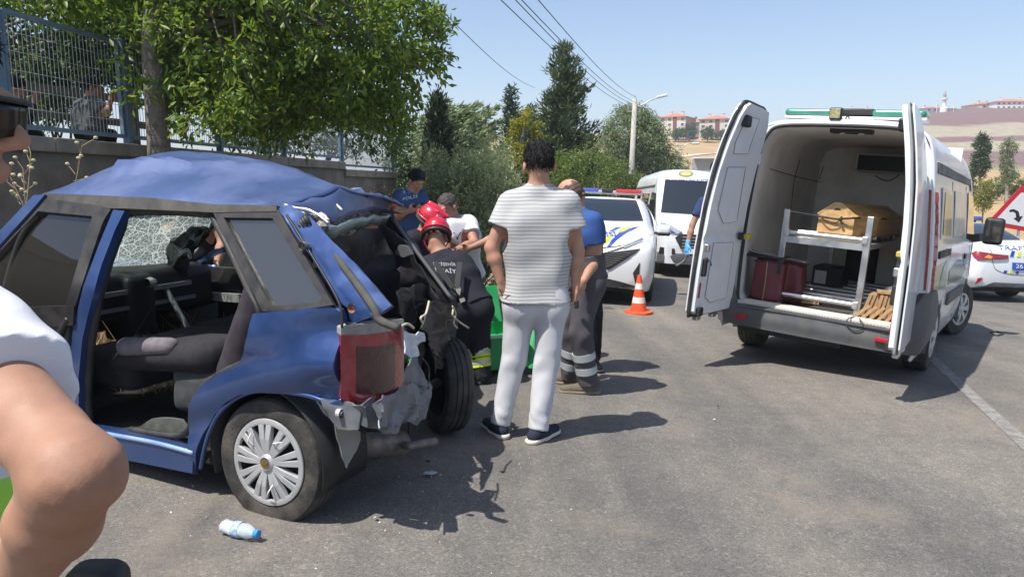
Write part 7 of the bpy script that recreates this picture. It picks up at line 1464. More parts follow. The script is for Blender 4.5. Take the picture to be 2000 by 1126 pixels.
# crumbs of safety glass strewn round the wreck
r = np.random.default_rng(19); P = []
for _ in range(170):
    q = Vector((-1.0 + r.normal(0, 0.75), 3.3 + r.normal(0, 0.55), 0)); P.append((q.x, q.y, gz(q.x, q.y) + 0.003))
P = np.array(P); V, F = leaves_mesh(P, np.stack([r.normal(size=len(P)), r.normal(size=len(P)), np.abs(r.normal(0, 0.25, len(P)))], 1), 0.009, 0.007, 0.5, 4)
tag(mk('glass_crumbs', V, F, mat('glass crumb', (0.55, 0.66, 0.64), 0.15, vary=0.3)), 'tiny crumbs of shattered safety glass on the asphalt round the wreck', 'debris', kind='stuff')
# ================================================================== people
def skinmat(name, col):
    m = mat(name, col, 0.55, vary=0.10, scale=22, bump=0.06, bscale=320, dirt=(col[0] * 0.85, col[1] * 0.62, col[2] * 0.58), dirtamt=0.30); b = m.node_tree.nodes['Principled BSDF']
    b.inputs['Subsurface Weight'].default_value = 0.12; b.inputs['Subsurface Radius'].default_value = (0.02, 0.008, 0.004); return m
SK = skinmat('tanned skin', (0.44, 0.235, 0.155)); SK2 = skinmat('fair skin', (0.345, 0.185, 0.120)); SK3 = skinmat('brown skin', (0.36, 0.18, 0.115))
HAIR = mat('black hair', (0.010, 0.009, 0.009), 0.42, vary=0.4, scale=60, bump=0.9, bscale=170); HAIRG = mat('greying hair', (0.10, 0.085, 0.075), 0.6, vary=0.5, scale=80, bump=0.9, bscale=200); STUB = mat('shaved hair', (0.10, 0.065, 0.05), 0.7, vary=0.3, scale=80)
def cloth(name, col, **k): return mat(name, col, k.pop('rough', 0.9), vary=k.pop('vary', 0.10), scale=k.pop('scale', 7), bump=k.pop('bump', 0.35), bscale=k.pop('bscale', 260), spec=0.25, **k)
def nv(v): v = np.array(v, float); return v / (np.linalg.norm(v) + 1e-9)
class Person:
    def __init__(s, label, joints, face, s_=1.0, skin=SK, up=(0, 0, 1), group=None, h=0.010, hs=1.06):
        s.hs = hs
        s.J = {k: np.array(at(*v)) if not isinstance(v, Vector) else np.array(v) for k, v in joints.items()}; J = s.J; s.sc = s_; s.skin = skin; s.h = h
        b = (J['anL'] + J['anR']) / 2; s.base = np.array([b[0], b[1], gz(b[0], b[1])]); s.t = thing('person', label, 'person', tuple(s.base), group=group)
        s.f = nv(face); s.r = nv(np.cross(s.f, np.array(up, float))); s.u = np.cross(s.r, s.f); s.Rh = np.stack([s.r, s.f, s.u], 1)
        s.right = nv(J['shR'] - J['shL']); s.S = (J['shL'] + J['shR']) / 2; s.H = (J['hipL'] + J['hipR']) / 2; s.up = nv(s.S - s.H); s.fw = nv(np.cross(s.up, s.right))
    def hp(s, x, y, z): return s.J['head'] + s.Rh @ (np.array([x, y, z]) * s.sc * s.hs)
    def torso(s, d, g=0.0):
        k = s.sc; r = s.right
        for f, hw, rr in ((0.10, 0.085, 0.095), (0.27, 0.105, 0.112), (0.48, 0.085, 0.108), (0.72, 0.080, 0.104), (0.97, 0.085, 0.108)):
            c = s.S + (s.H - s.S) * f; d.cap(c - r * hw * k, c + r * hw * k, (rr + g) * k, k=0.07)
        d.cap(s.S - r * 0.14 * k + s.up * 0.0, s.S + r * 0.14 * k, (0.062 + g) * k, k=0.06)
        for e in 'LR': d.cap(s.J['neck'] - s.fw * 0.015, s.S + (s.J['sh' + e] - s.S) * 0.75, (0.052 + g * 0.6) * k, (0.058 + g * 0.6) * k, k=0.05)
    def body(s, curl=0.7, handdir=None, thumbs=None, ears=True, feat=True, warp=None):
        J, k = s.J, s.sc; d = SDF(); d.warp = warp
        hp = s.hp
        d.ell(hp(0, -0.012, 0.032), np.array([0.075, 0.096, 0.086]) * k, s.Rh, 0.03).ell(hp(0, 0.030, -0.030), np.array([0.062, 0.066, 0.088]) * k, s.Rh, 0.03)
        d.cap(hp(-0.030, 0.035, -0.085), hp(0.030, 0.035, -0.085), 0.026 * k, k=0.025).cap(hp(0, 0.072, -0.098), hp(0, 0.064, -0.098), 0.020 * k, k=0.02)
        if feat:
            d.cap(hp(0, 0.096, 0.012), hp(0, 0.116, -0.026), 0.009 * k, 0.014 * k, k=0.008).cap(hp(-0.014, 0.100, -0.034), hp(0.014, 0.100, -0.034), 0.009 * k, k=0.008)
            d.cap(hp(-0.040, 0.082, 0.026), hp(0.040, 0.082, 0.026), 0.012 * k, k=0.012).cap(hp(-0.018, 0.092, -0.062), hp(0.018, 0.092, -0.062), 0.008 * k, k=0.008).cap(hp(-0.016, 0.090, -0.074), hp(0.016, 0.090, -0.074), 0.009 * k, k=0.008)
        if ears:
            for e in (-1, 1): d.ell(hp(e * 0.077, -0.008, -0.012), np.array([0.012, 0.022, 0.033]) * k, s.Rh, 0.008)
        d.cap(hp(0, -0.02, -0.05), J['neck'] + s.up * 0.0, 0.054 * k, 0.062 * k, k=0.03)
        s.torso(d, -0.012)
        for e in 'LR':
            sh, el, wr = J['sh' + e], J['el' + e], J['wr' + e]
            d.cap(sh, el, 0.050 * k, 0.040 * k, k=0.03).cap(el, el + (wr - el) * 0.35, 0.041 * k, 0.042 * k, k=0.02).cap(el + (wr - el) * 0.35, wr, 0.042 * k, 0.027 * k, k=0.02)
            ax = nv((handdir or {}).get(e, wr - el)); th = (thumbs or {}).get(e, s.fw); s.hand(d, wr, ax, th, curl if not isinstance(curl, dict) else curl[e])
            hi, kn, an = J['hip' + e], J['kn' + e], J['an' + e]
            d.cap(hi, kn, 0.066 * k, 0.046 * k, k=0.04).cap(kn, kn + (an - kn) * 0.35, 0.046 * k, 0.046 * k, k=0.02).cap(kn + (an - kn) * 0.35, an, 0.045 * k, 0.034 * k, k=0.02)
        o = d.build('body', s.skin, s.t, s.h, s.base); return o
    def hand(s, d, wr, ax, th, curl):
        k = s.sc; th = nv(np.array(th) - ax * (np.array(th) @ ax)); n = np.cross(ax, th)       # th: thumb side, n: back of hand
        c = wr + ax * 0.048 * k; d.ell(c, np.array([0.043, 0.050, 0.018]) * k, np.stack([th, ax, n], 1), 0.02)
        pn = -n
        for i, (o, L) in enumerate(((0.031, 0.070), (0.011, 0.080), (-0.010, 0.074), (-0.030, 0.058))):
            a = wr + (ax * 0.088 + th * o) * k; a1 = nv(ax * math.cos(curl * 0.7) + pn * math.sin(curl * 0.7)); a2 = nv(ax * math.cos(curl * 1.7) + pn * math.sin(curl * 1.7)); b = a + a1 * L * 0.5 * k; e = b + a2 * L * 0.5 * k
            d.cap(a - ax * 0.02 * k, b, 0.0098 * k, 0.0090 * k, k=0.006).cap(b, e, 0.0090 * k, 0.0078 * k, k=0.004)
        a = wr + (ax * 0.025 + th * 0.034) * k; b = a + nv(ax * 0.7 + th * 0.6 + pn * 0.4) * 0.038 * k; e = b + nv(ax * 0.95 + pn * 0.5 * curl) * 0.030 * k
        d.cap(a, b, 0.013 * k, 0.0105 * k, k=0.01).cap(b, e, 0.0105 * k, 0.0085 * k, k=0.004)
    def hair(s, m, kind='short'):
        k = s.sc; hp = s.hp; d = SDF()
        if kind == 'short':
            d.ell(hp(0, -0.016, 0.040), np.array([0.083, 0.104, 0.092]) * k, s.Rh, 0.02).ell(hp(0, 0.030, 0.085), np.array([0.066, 0.062, 0.046]) * k, s.Rh, 0.03)
            d.cut(hp(0, 0.062, 0.045), s.Rh @ np.array([0, 0.72, -0.69])); d.cut(hp(0, 0, -0.060), -s.u)
        elif kind == 'bald':
            d.ell(hp(0, -0.016, 0.020), np.array([0.080, 0.100, 0.088]) * k, s.Rh, 0.02); d.cut(hp(0, 0.030, 0.02), s.f); d.cut(hp(0, 0, -0.055), -s.u); d.cut(hp(0, -0.05, 0.072), s.Rh @ np.array([0, 0.45, 0.9]))
        else:
            d.ell(hp(0, -0.012, 0.036), np.array([0.078, 0.0985, 0.087]) * k, s.Rh, 0.02); d.cut(hp(0, 0.052, 0.045), s.Rh @ np.array([0, 0.72, -0.69])); d.cut(hp(0, 0, -0.050), -s.u)
        d.warp = folds(0.0032 * k, 105, 3); o = d.build('hair', m, s.t, min(s.h, 0.008), s.base); s.strands(o, m, 0.034 if kind == 'short' else 0.009); return o
    def strands(s, o, m, ln, n=2200):
        r = np.random.default_rng(5); V = np.array([v.co for v in o.data.vertices]); N = np.array([v.normal for v in o.data.vertices]); c = s.J['head'] - s.base
        i = r.integers(0, len(V), n); P = V[i]; Nn = N[i]; up_ = Nn @ s.u > -0.9
        D = Nn * 0.30 + r.normal(size=(n, 3)) * 0.20 - s.u * 0.35 - np.outer((P - c) @ s.u < 0.06, s.u) * 0.6 - s.f * 0.25
        Vv, F = leaves_mesh(P[up_] - D[up_] * 0.004, D[up_], ln, 0.0035, 0.2, 3); q = mk('hair_strands', Vv, F, m, o); q['kind'] = 'stuff'
    def shirt(s, m, sleeve=0.55, hem=0.10, amp=0.0035, name='shirt', g=0.008, loose=0.012, collar=True, freq=20, seed=4):
        J, k = s.J, s.sc; d = SDF(); s.torso(d, g); c = s.H + (s.H - s.S) * 0.12; d.cap(c - s.right * 0.092 * k, c + s.right * 0.092 * k, (0.122 + g) * k, k=0.06)
        for e in 'LR':
            sh, el, wr = J['sh' + e], J['el' + e], J['wr' + e]
            if sleeve <= 1: d.cap(sh, sh + (el - sh) * sleeve, (0.062 + loose * 0.5) * k, (0.056 + loose) * k, k=0.035)
            else: d.cap(sh, el, (0.062 + loose * 0.4) * k, (0.050 + loose * 0.5) * k, k=0.035); d.cap(el, el + (wr - el) * (sleeve - 1), (0.050 + loose * 0.5) * k, (0.038 + loose * 0.5) * k, k=0.02)
        d.warp = folds(amp, freq, seed, (1, 1, 0.7))
        d.cut(s.H + (s.H - s.S) * hem, -s.up); d.sub(J['neck'] + s.up * 0.045, J['neck'] + s.up * 0.2 + s.fw * 0.02, 0.066 * k)
        for e in 'LR':
            sh, el, wr = J['sh' + e], J['el' + e], J['wr' + e]
            p, q = (sh + (el - sh) * sleeve, el - sh) if sleeve <= 1 else (el + (wr - el) * (sleeve - 1), wr - el); d.cutin(p, q, p + nv(q) * 0.05, 0.115 * k)
        return d.build(name, m, s.t, s.h, s.base)
    def trousers(s, m, hem=0.93, amp=0.004, g=0.0, wide=1.0, top=0.02, freq=22, seed=7, name='trousers'):
        J, k = s.J, s.sc; d = SDF()
        for f, hw, rr in ((0.80, 0.080, 0.108), (1.0, 0.088, 0.114)):
            c = s.S + (s.H - s.S) * f; d.cap(c - s.right * hw * k, c + s.right * hw * k, (rr + g) * k, k=0.06)
        c = s.H - s.fw * 0.045 * k
        for e, sg in (('L', -1), ('R', 1)):
            hi, kn, an = J['hip' + e], J['kn' + e], J['an' + e]; d.ell(hi - s.fw * 0.038 * k - s.up * 0.03, np.array([0.080, 0.068, 0.10]) * k, k=0.07)
            d.cap(hi, kn, (0.096 + g) * k * wide, (0.078 + g) * k * wide, k=0.035); d.cap(kn, an, (0.078 + g) * k * wide, (0.064 + g) * k * wide, k=0.025)
        w1 = folds(amp, freq, seed, (1.5, 1.5, 0.6)); zk = [J['kn' + e][2] for e in 'LR']; za = [J['an' + e][2] for e in 'LR']
        def wr_(X, Y, Z): return w1(X, Y, Z) * (0.45 + 0.6 * np.exp(-((Z - zk[0]) / 0.10) ** 2) + 0.6 * np.exp(-((Z - za[0] - 0.06) / 0.09) ** 2)) + amp * 0.35 * np.sin(95 * Z + 40 * X + 3 * np.sin(30 * Y)) * np.exp(-((Z - za[0] - 0.07) / 0.08) ** 2)
        d.warp = wr_
        for e in 'LR':
            kn, an = J['kn' + e], J['an' + e]; p = kn + (an - kn) * hem; d.cutin(p, an - kn, p + nv(an - kn) * 0.06, 0.14 * k)
        d.cut(s.S + (s.H - s.S) * (0.80 - top), s.up); return d.build(name, m, s.t, s.h, s.base)
    def shoes(s, m, toes, sole=None, L=0.20, boot=False):
        k = s.sc
        for e in 'LR':
            an = s.J['an' + e]; d = nv([toes[e][0], toes[e][1], 0]); z0 = gz(an[0], an[1]); heel = np.array([an[0], an[1], z0]) - d * 0.05; q = SDF()
            q.cap(heel + d * 0.01 + [0, 0, 0.045], heel + d * 0.10 + [0, 0, 0.050], 0.040 * k, 0.042 * k, k=0.03).cap(heel + d * 0.10 + [0, 0, 0.042], heel + d * (L + 0.02) + [0, 0, 0.034], 0.041 * k, 0.034 * k, k=0.03).cap(heel + d * 0.05 + [0, 0, 0.06], an + np.array([0, 0, 0.05 if boot else 0.0]), 0.042 * k, 0.046 * k, k=0.03); q.cut(heel + [0, 0, 0.014], (0, 0, -1))
            sh = q.build('shoe', m, s.t, 0.008, s.base)
            g = SDF(); g.cap(heel + [0, 0, 0.020], heel + d * 0.10 + [0, 0, 0.020], 0.046 * k, 0.046 * k, k=0.02).cap(heel + d * 0.10 + [0, 0, 0.020], heel + d * (L + 0.025) + [0, 0, 0.020], 0.046 * k, 0.038 * k, k=0.02); g.cut(heel + [0, 0, 0.030], (0, 0, 1)); g.cut(heel + [0, 0, 0.001], (0, 0, -1)); so = g.build('sole', sole or M_rub, s.t, 0.008, s.base); so.parent = sh
    def ring(s, name, a, b, f, r, m, w=0.03, par=None):         # band round a limb
        a, b = np.array(a), np.array(b); c = a + (b - a) * f; d = nv(b - a); return MB().tube([Vector(c - d * w / 2 - s.base), Vector(c + d * w / 2 - s.base)], r, 18).build(name, m, par or s.t, True, 40)
    def belt(s, m, f=0.83, r=0.118, name='belt'):
        c = s.S + (s.H - s.S) * f - s.base; P = [Vector(c + s.right * (r + 0.070) * s.sc * math.cos(a) + s.fw * r * s.sc * math.sin(a)) for a in np.linspace(0, 2 * PI, 28, endpoint=False)]
        G = [[p + Vector(s.up) * 0.018, p - Vector(s.up) * 0.018] for p in P + P[:1]]; mb = MB(); mb.grid(G); return solid(mb.build(name, m, s.t, True), 0.008)
    def letters(s, obj, st, size, px, py, m, ux=(1, 0), uy=(0, -1), stretch=1.0, off=0.004):
        b = bmesh.new(); b.from_mesh(obj.data); bv = BVHTree.FromBMesh(b); b.free(); o = Vector((0, 0, CAMH)) - Vector(s.base); V, F = text_poly(st, size); P = []; last = 1
        for v in V:
            r_ = ray(px + ux[0] * v[0] * stretch + uy[0] * v[1], py + ux[1] * v[0] * stretch + uy[1] * v[1]).normalized(); h_, n_, _, d_ = bv.ray_cast(o, r_)
            if h_ is None: h_ = o + r_ * last
            else: last = d_
            P.append(h_ - r_ * off)
        ob = mk('lettering', P, F, m, s.t); return ob
M_kh = mat('boot suede', (0.13, 0.105, 0.075), 0.9, vary=0.2, scale=20, bump=0.2, bscale=120); M_shoe = cloth('navy canvas shoe', (0.025, 0.03, 0.05)); M_sole = mat('cream rubber sole', (0.55, 0.52, 0.44), 0.7, vary=0.06); M_blkb = mat('black leather', (0.015, 0.014, 0.014), 0.5, vary=0.2)
M_silv = mat('silver reflective tape', (0.48, 0.52, 0.54), 0.35, metal=0.3, vary=0.08); M_neon = mat('neon yellow tape', (0.62, 0.72, 0.04), 0.5, vary=0.06)
def stripes():
    m = cloth('striped jersey', (0.52, 0.515, 0.50), vary=0.06); t = m.node_tree; n = t.nodes; l = t.links; tc = n['Texture Coordinate']; sp = n.new('ShaderNodeSeparateXYZ'); l.new(tc.outputs['Object'], sp.inputs[0])
    nz = n.new('ShaderNodeTexNoise'); nz.inputs['Scale'].default_value = 5; l.new(tc.outputs['Object'], nz.inputs[0])
    ad = n.new('ShaderNodeMath'); ad.operation = 'MULTIPLY_ADD'; ad.inputs[1].default_value = 0.018; l.new(nz.outputs[0], ad.inputs[0]); l.new(sp.outputs['Z'], ad.inputs[2])
    a = n.new('ShaderNodeMath'); a.operation = 'MULTIPLY'; a.inputs[1].default_value = 2 * PI / 0.0215; l.new(ad.outputs[0], a.inputs[0]); s = n.new('ShaderNodeMath'); s.operation = 'SINE'; l.new(a.outputs[0], s.inputs[0])
    a2 = n.new('ShaderNodeMath'); a2.operation = 'MULTIPLY'; a2.inputs[1].default_value = 2 * PI / 0.21; l.new(ad.outputs[0], a2.inputs[0]); s2 = n.new('ShaderNodeMath'); s2.operation = 'SINE'; l.new(a2.outputs[0], s2.inputs[0])
    th = n.new('ShaderNodeMath'); th.operation = 'MULTIPLY_ADD'; th.inputs[1].default_value = 0.35; l.new(s2.outputs[0], th.inputs[0]); l.new(s.outputs[0], th.inputs[2])
    mr = n.new('ShaderNodeMapRange'); mr.inputs[1].default_value = 0.30; mr.inputs[2].default_value = 0.60; mr.inputs[4].default_value = 0.75; l.new(th.outputs[0], mr.inputs[0])
    b = n['Principled BSDF']; src = b.inputs['Base Color'].links[0].from_socket; mx = n.new('ShaderNodeMix'); mx.data_type = 'RGBA'; l.new(mr.outputs[0], mx.inputs[0]); l.new(src, mx.inputs[6]); mx.inputs[7].default_value = (0.27, 0.275, 0.28, 1); l.new(mx.outputs[2], b.inputs['Base Color']); return m
# 1 -- the man in the striped shirt, back to us
Y = 4.40
p = Person('man with dark hair seen from behind in striped shirt and white trousers', dict(head=(1053, 322, Y), neck=(1052, 374, Y), shL=(995, 397, Y), shR=(1112, 399, Y), elL=(960, 484, Y - 0.02), elR=(1128, 490, Y), wrL=(976, 546, Y - 0.04), wrR=(1124, 556, Y - 0.02), hipL=(1016, 590, Y), hipR=(1078, 590, Y), knL=(1004, 705, Y + 0.01), knR=(1068, 708, Y - 0.02), anL=(975, 830, Y - 0.02), anR=(1050, 842, Y - 0.10)), (-0.10, 1, -0.18), 1.0, SK, h=0.008, hs=1.14)
p.body({'L': 1.0, 'R': 0.9}, handdir={'L': (0.28, 0.10, -0.55), 'R': (-0.08, 0.10, -1)}, thumbs={'L': (0.5, 0.6, 0.2), 'R': (-0.3, 1, 0)}); p.hair(HAIR)
sh = p.shirt(stripes(), 0.52, -0.01, 0.0050, loose=0.020, g=0.018, freq=15); tr = p.trousers(cloth('white cotton twill', (0.56, 0.56, 0.585), vary=0.05), 0.97, 0.0042, wide=0.98, freq=22)
p.shoes(M_shoe, {'L': (-0.45, 0.85), 'R': (0.62, 0.72)}, M_sole)
for a in ((1020, 577, 1006, 576),): MB().tube([Vector(at(a[0] - 10, a[1], Y - 0.118)) - Vector(p.base), Vector(at(a[0] - 38, a[1] - 3, Y - 0.095)) - Vector(p.base)], 0.004, 6).build('pocket_seam', mat('seam grey', (0.35, 0.35, 0.37), 0.9), p.t)  # darker grey line along the pocket seam
t = thing('car_key', 'small black car key held in the striped man\'s right hand', 'key', at(1126, 594, Y - 0.05)); s = SDF(); s.box((0, 0, 0), (0.014, 0.010, 0.026), 0.008); s.build('fob', M_blk, t, 0.004)
# 2 -- man in blue and grey workwear
Y = 5.55; M_wk = cloth('grey workwear', (0.085, 0.08, 0.088)); M_bp = cloth('royal blue polo', (0.035, 0.085, 0.25), vary=0.12)
p = Person('bald man in blue polo and grey work trousers with reflective bands', dict(head=(1112, 382, Y), neck=(1128, 415, Y), shL=(1098, 432, Y + 0.12), shR=(1158, 434, Y - 0.10), elL=(1080, 490, Y + 0.25), elR=(1164, 505, Y - 0.10), wrL=(1060, 520, Y + 0.05), wrR=(1140, 548, Y - 0.22), hipL=(1125, 555, Y + 0.08), hipR=(1148, 556, Y - 0.06), knL=(1122, 648, Y + 0.12), knR=(1133, 650, Y - 0.10), anL=(1112, 738, Y + 0.22), anR=(1150, 752, Y - 0.05)), (-0.75, 0.55, -0.45), 1.0, SK, h=0.009)
p.body(0.8); p.hair(STUB, 'bald'); sh = p.shirt(M_bp, 0.60, -0.30, 0.004, g=0.012); p.trousers(M_wk, 0.98, 0.006, wide=1.10, g=0.004)
s2 = SDF(); p.torso(s2, 0.014); s2.cut(p.S + (p.H - p.S) * 0.52, p.up); s2.cut(p.H + (p.H - p.S) * 0.05, -p.up); s2.warp = folds(0.004, 20, 9); s2.build('grey_shirt_panel', M_wk, p.t, p.h, p.base)
for e in 'LR':
    for f in (0.42, 0.68): p.ring('reflective_band', p.J['kn' + e], p.J['an' + e], f, (0.082 - 0.014 * f) * 1.10 + 0.006, M_silv, 0.055)
p.shoes(M_kh, {'L': (-0.95, 0.3), 'R': (-1, 0.05)}, mat('boot sole', (0.20, 0.17, 0.13), 0.8), 0.22, True)
# 3 -- dark figure behind him
Y = 6.25; M_dk = cloth('black cloth', (0.016, 0.016, 0.018)); M_gr = cloth('dark grey shirt', (0.055, 0.06, 0.07))
p = Person('person in dark grey shirt and black trousers hidden behind the bald man', dict(head=(1122, 392, Y), neck=(1132, 420, Y), shL=(1105, 432, Y + 0.1), shR=(1160, 434, Y - 0.06), elL=(1095, 485, Y + 0.1), elR=(1168, 490, Y), wrL=(1085, 520, Y - 0.05), wrR=(1155, 535, Y - 0.15), hipL=(1128, 535, Y + 0.05), hipR=(1152, 536, Y - 0.05), knL=(1135, 615, Y + 0.08), knR=(1158, 616, Y - 0.03), anL=(1138, 696, Y + 0.1), anR=(1160, 702, Y)), (-0.8, 0.4, -0.3), 0.97, SK, h=0.012)
p.body(0.8); p.hair(HAIR, 'crop'); p.shirt(M_gr, 0.6, 0.10, 0.004); p.trousers(M_dk, 0.98, 0.005, wide=1.1); p.shoes(M_blkb, {'L': (-0.9, 0.4), 'R': (-0.9, 0.3)})
# 4 -- person whose bare arm reaches across, behind the striped man
Y = 6.6
p = Person('person behind the striped man with one bare arm reaching left', dict(head=(1040, 415, Y), neck=(1045, 440, Y), shL=(1022, 452, Y - 0.05), shR=(1075, 455, Y + 0.10), elL=(975, 462, Y - 0.15), elR=(1085, 500, Y), wrL=(918, 484, Y - 0.25), wrR=(1060, 530, Y - 0.15), hipL=(1040, 545, Y), hipR=(1068, 546, Y + 0.05), knL=(1035, 615, Y), knR=(1066, 616, Y + 0.05), anL=(1035, 690, Y), anR=(1068, 690, Y + 0.1)), (-0.9, -0.2, -0.4), 0.97, SK2, h=0.012)
p.body(0.6, thumbs={'L': (0, 0, 1), 'R': (0, 0, 1)}); p.hair(HAIR); p.shirt(M_dk, 0.62, 0.1, 0.004); p.trousers(M_dk, 0.98, 0.005, wide=1.1); p.shoes(M_blkb, {'L': (-0.9, 0.2), 'R': (-0.9, 0.2)})
# 5, 6 -- firefighters with red helmets
M_nav = cloth('navy fire kit', (0.020, 0.021, 0.030), vary=0.15); M_helm = mat('red helmet shell', (0.52, 0.012, 0.035), 0.25, vary=0.06, scale=12, coat=0.6, dirt=(0.35, 0.10, 0.10), dirtamt=0.25); M_lettr = mat('grey print', (0.42, 0.42, 0.44), 0.7)
def helmet(p, brim=True):
    k = p.sc; hp = p.hp; d = SDF(); d.ell(hp(0, -0.008, 0.050), np.array([0.108, 0.128, 0.098]) * k, p.Rh, 0.02); d.cut(hp(0, 0, 0.018), p.Rh @ np.array([0, 0.10, -1])); d.cap(hp(0, -0.10, 0.12), hp(0, 0.10, 0.125), 0.014 * k, k=0.02)
    d.sub(hp(0, 0, 0.0), hp(0, 0, 0.03), 0.085 * k); o = d.build('helmet', M_helm, p.t, 0.007, p.base)
    P = [Vector(hp(0.110 * math.cos(a), -0.008 + 0.132 * math.sin(a), 0.020 + 0.010 * math.sin(a)) - p.base) for a in np.linspace(0, 2 * PI, 32, endpoint=False)]; r_ = MB().tube(P, 0.009 * k, 8, closed=True).build('helmet_rim', M_helm, p.t, True); r_.parent = o
    P = [Vector(hp(0.100 * math.cos(a), -0.008 + 0.118 * math.sin(a), -0.015) - p.base) for a in np.linspace(PI * 0.9, 2.1 * PI, 20)]; b_ = MB().tube(P, 0.016 * k, 8).build('headband', M_blk, p.t, True); b_.parent = o
    for x in (-0.06, 0, 0.06): MB().tube([Vector(hp(x, -0.09, 0.10) - p.base), Vector(hp(x * 1.05, 0.03, 0.148 - abs(x) * 0.35) - p.base)], 0.006 * k, 6).build('helmet_rib', M_helm, p.t).parent = o
    for e in (-1, 1): MB().tube(catmull([Vector(hp(e * 0.088, -0.03, 0.0) - p.base), Vector(hp(e * 0.082, 0.01, -0.06) - p.base), Vector(hp(e * 0.03, 0.06, -0.115) - p.base)], 4), 0.006, 6).build('chin_strap', mat('red strap', (0.35, 0.02, 0.03), 0.7), p.t).parent = o
Y = 5.70
p = Person('firefighter in red helmet bending away, reflective bands on the trouser leg', dict(head=(852, 462, Y + 0.22), neck=(862, 500, Y + 0.16), shL=(838, 520, Y + 0.16), shR=(896, 514, Y + 0.14), elL=(822, 575, Y + 0.40), elR=(905, 560, Y + 0.48), wrL=(835, 605, Y + 0.62), wrR=(885, 590, Y + 0.70), hipL=(895, 608, Y - 0.06), hipR=(930, 602, Y), knL=(892, 682, Y + 0.05), knR=(928, 672, Y + 0.06), anL=(893, 745, Y - 0.02), anR=(937, 742, Y)), (-0.15, 0.75, -0.65), 1.02, SK, up=(0, 0.6, 0.8), h=0.009)
p.body(0.9); p.hair(HAIR, 'crop'); sh = p.shirt(M_nav, 1.9, 0.02, 0.0045, g=0.018); p.trousers(M_nav, 0.97, 0.006, wide=1.22, g=0.012, top=0.14); helmet(p)
p.letters(sh, 'ESKİŞEHİR', 9, 868, 516, M_lettr, (1, 0.02), (-0.15, -0.9), 1.0); p.letters(sh, 'İTFAİYE', 12, 873, 529, M_lettr, (1, 0.06), (-0.15, -0.9), 1.1)
for a, b_ in (((850, 512), (885, 562)), ((898, 512), (892, 562)), ((885, 562), (884, 590)), ((894, 562), (905, 590))):
    q0, q1 = Vector(at(*a, 5.60)) , Vector(at(*b_, 5.50)); MB().bar(q0 - Vector(p.base), q1 - Vector(p.base), 0.04, 0.012, (0, -1, 0)).build('brace_strap', M_blkb, p.t)
p.belt(cloth('grey waistband', (0.06, 0.06, 0.07)), 0.80, 0.135, 'waistband')
for f in (0.22, 0.50):
    for e in 'LR': p.ring('neon_band', p.J['kn' + e], p.J['an' + e], f, (0.090 - 0.014 * f) * 1.22 + 0.008, M_neon, 0.075); p.ring('silver_band', p.J['kn' + e], p.J['an' + e], f, (0.090 - 0.014 * f) * 1.22 + 0.011, M_silv, 0.025)
p.shoes(M_kh, {'L': (-0.2, 0.9), 'R': (0.25, 0.9)}, M_rub, 0.22, True)
Y = 6.35
p = Person('second firefighter in red helmet crouching beyond, face turned down', dict(head=(842, 432, Y), neck=(826, 462, Y + 0.05), shL=(838, 470, Y + 0.22), shR=(806, 468, Y - 0.10), elL=(860, 520, Y + 0.2), elR=(815, 530, Y - 0.15), wrL=(880, 540, Y), wrR=(850, 560, Y - 0.2), hipL=(800, 590, Y + 0.12), hipR=(780, 590, Y - 0.08), knL=(835, 625, Y + 0.15), knR=(812, 640, Y - 0.15), anL=(800, 690, Y + 0.2), anR=(775, 700, Y - 0.05)), (0.75, -0.30, -0.60), 1.0, SK3, h=0.011)
p.body(0.8); p.hair(HAIR, 'crop'); p.shirt(M_nav, 1.9, 0.05, 0.004, g=0.015); p.trousers(M_nav, 0.97, 0.005, wide=1.15); helmet(p); p.shoes(M_kh, {'L': (0.9, 0), 'R': (0.9, 0)}, M_rub, 0.22, True)
# 7 -- man in white T-shirt
Y = 6.95; M_tee = cloth('white T-shirt', (0.74, 0.74, 0.75), vary=0.03)
p = Person('greying man in white T-shirt bending over beside the red helmets', dict(head=(874, 404, Y), neck=(888, 432, Y + 0.06), shR=(872, 446, Y - 0.08), shL=(916, 436, Y + 0.10), elR=(872, 492, Y - 0.22), elL=(926, 474, Y - 0.10), wrR=(880, 515, Y - 0.35), wrL=(884, 492, Y - 0.32), hipR=(893, 535, Y + 0.10), hipL=(920, 532, Y + 0.22), knR=(890, 605, Y), knL=(918, 602, Y + 0.12), anR=(893, 668, Y + 0.10), anL=(922, 664, Y + 0.25)), (-0.55, -0.72, -0.42), 1.03, SK3, h=0.010)
p.body(0.9, thumbs={'L': (0, 0, 1), 'R': (0, 0, 1)}); p.hair(HAIRG, 'crop'); sh = p.shirt(M_tee, 0.55, 0.12, 0.004, loose=0.02); p.trousers(cloth('navy jeans', (0.03, 0.04, 0.07)), 0.97, 0.005); p.shoes(M_blkb, {'L': (-0.5, -0.8), 'R': (-0.5, -0.8)})
for e in (-1, 1): MB().tube([Vector(p.hp(e * 0.048, 0.094, 0.030) - p.base), Vector(p.hp(e * 0.020, 0.102, 0.030) - p.base)], 0.006, 6).build('eyebrow', HAIR, p.t); MB().lathe([(0, 0.008), (0.010, 0.004), (0.011, 0)], 10, 'Y', c=Vector(p.hp(e * 0.032, 0.088, 0.008) - p.base)).build('eye', M_blk, p.t)
MB().tube([Vector(p.hp(-0.028, 0.106, -0.050) - p.base), Vector(p.hp(0, 0.116, -0.046) - p.base), Vector(p.hp(0.028, 0.106, -0.050) - p.base)], 0.006, 6).build('moustache', HAIRG, p.t)
p.ring('wristwatch', p.J['elL'], p.J['wrL'], 0.92, 0.033, M_blk, 0.035); p.letters(sh, 'V', 22, 893, 462, M_dk, stretch=1.2)
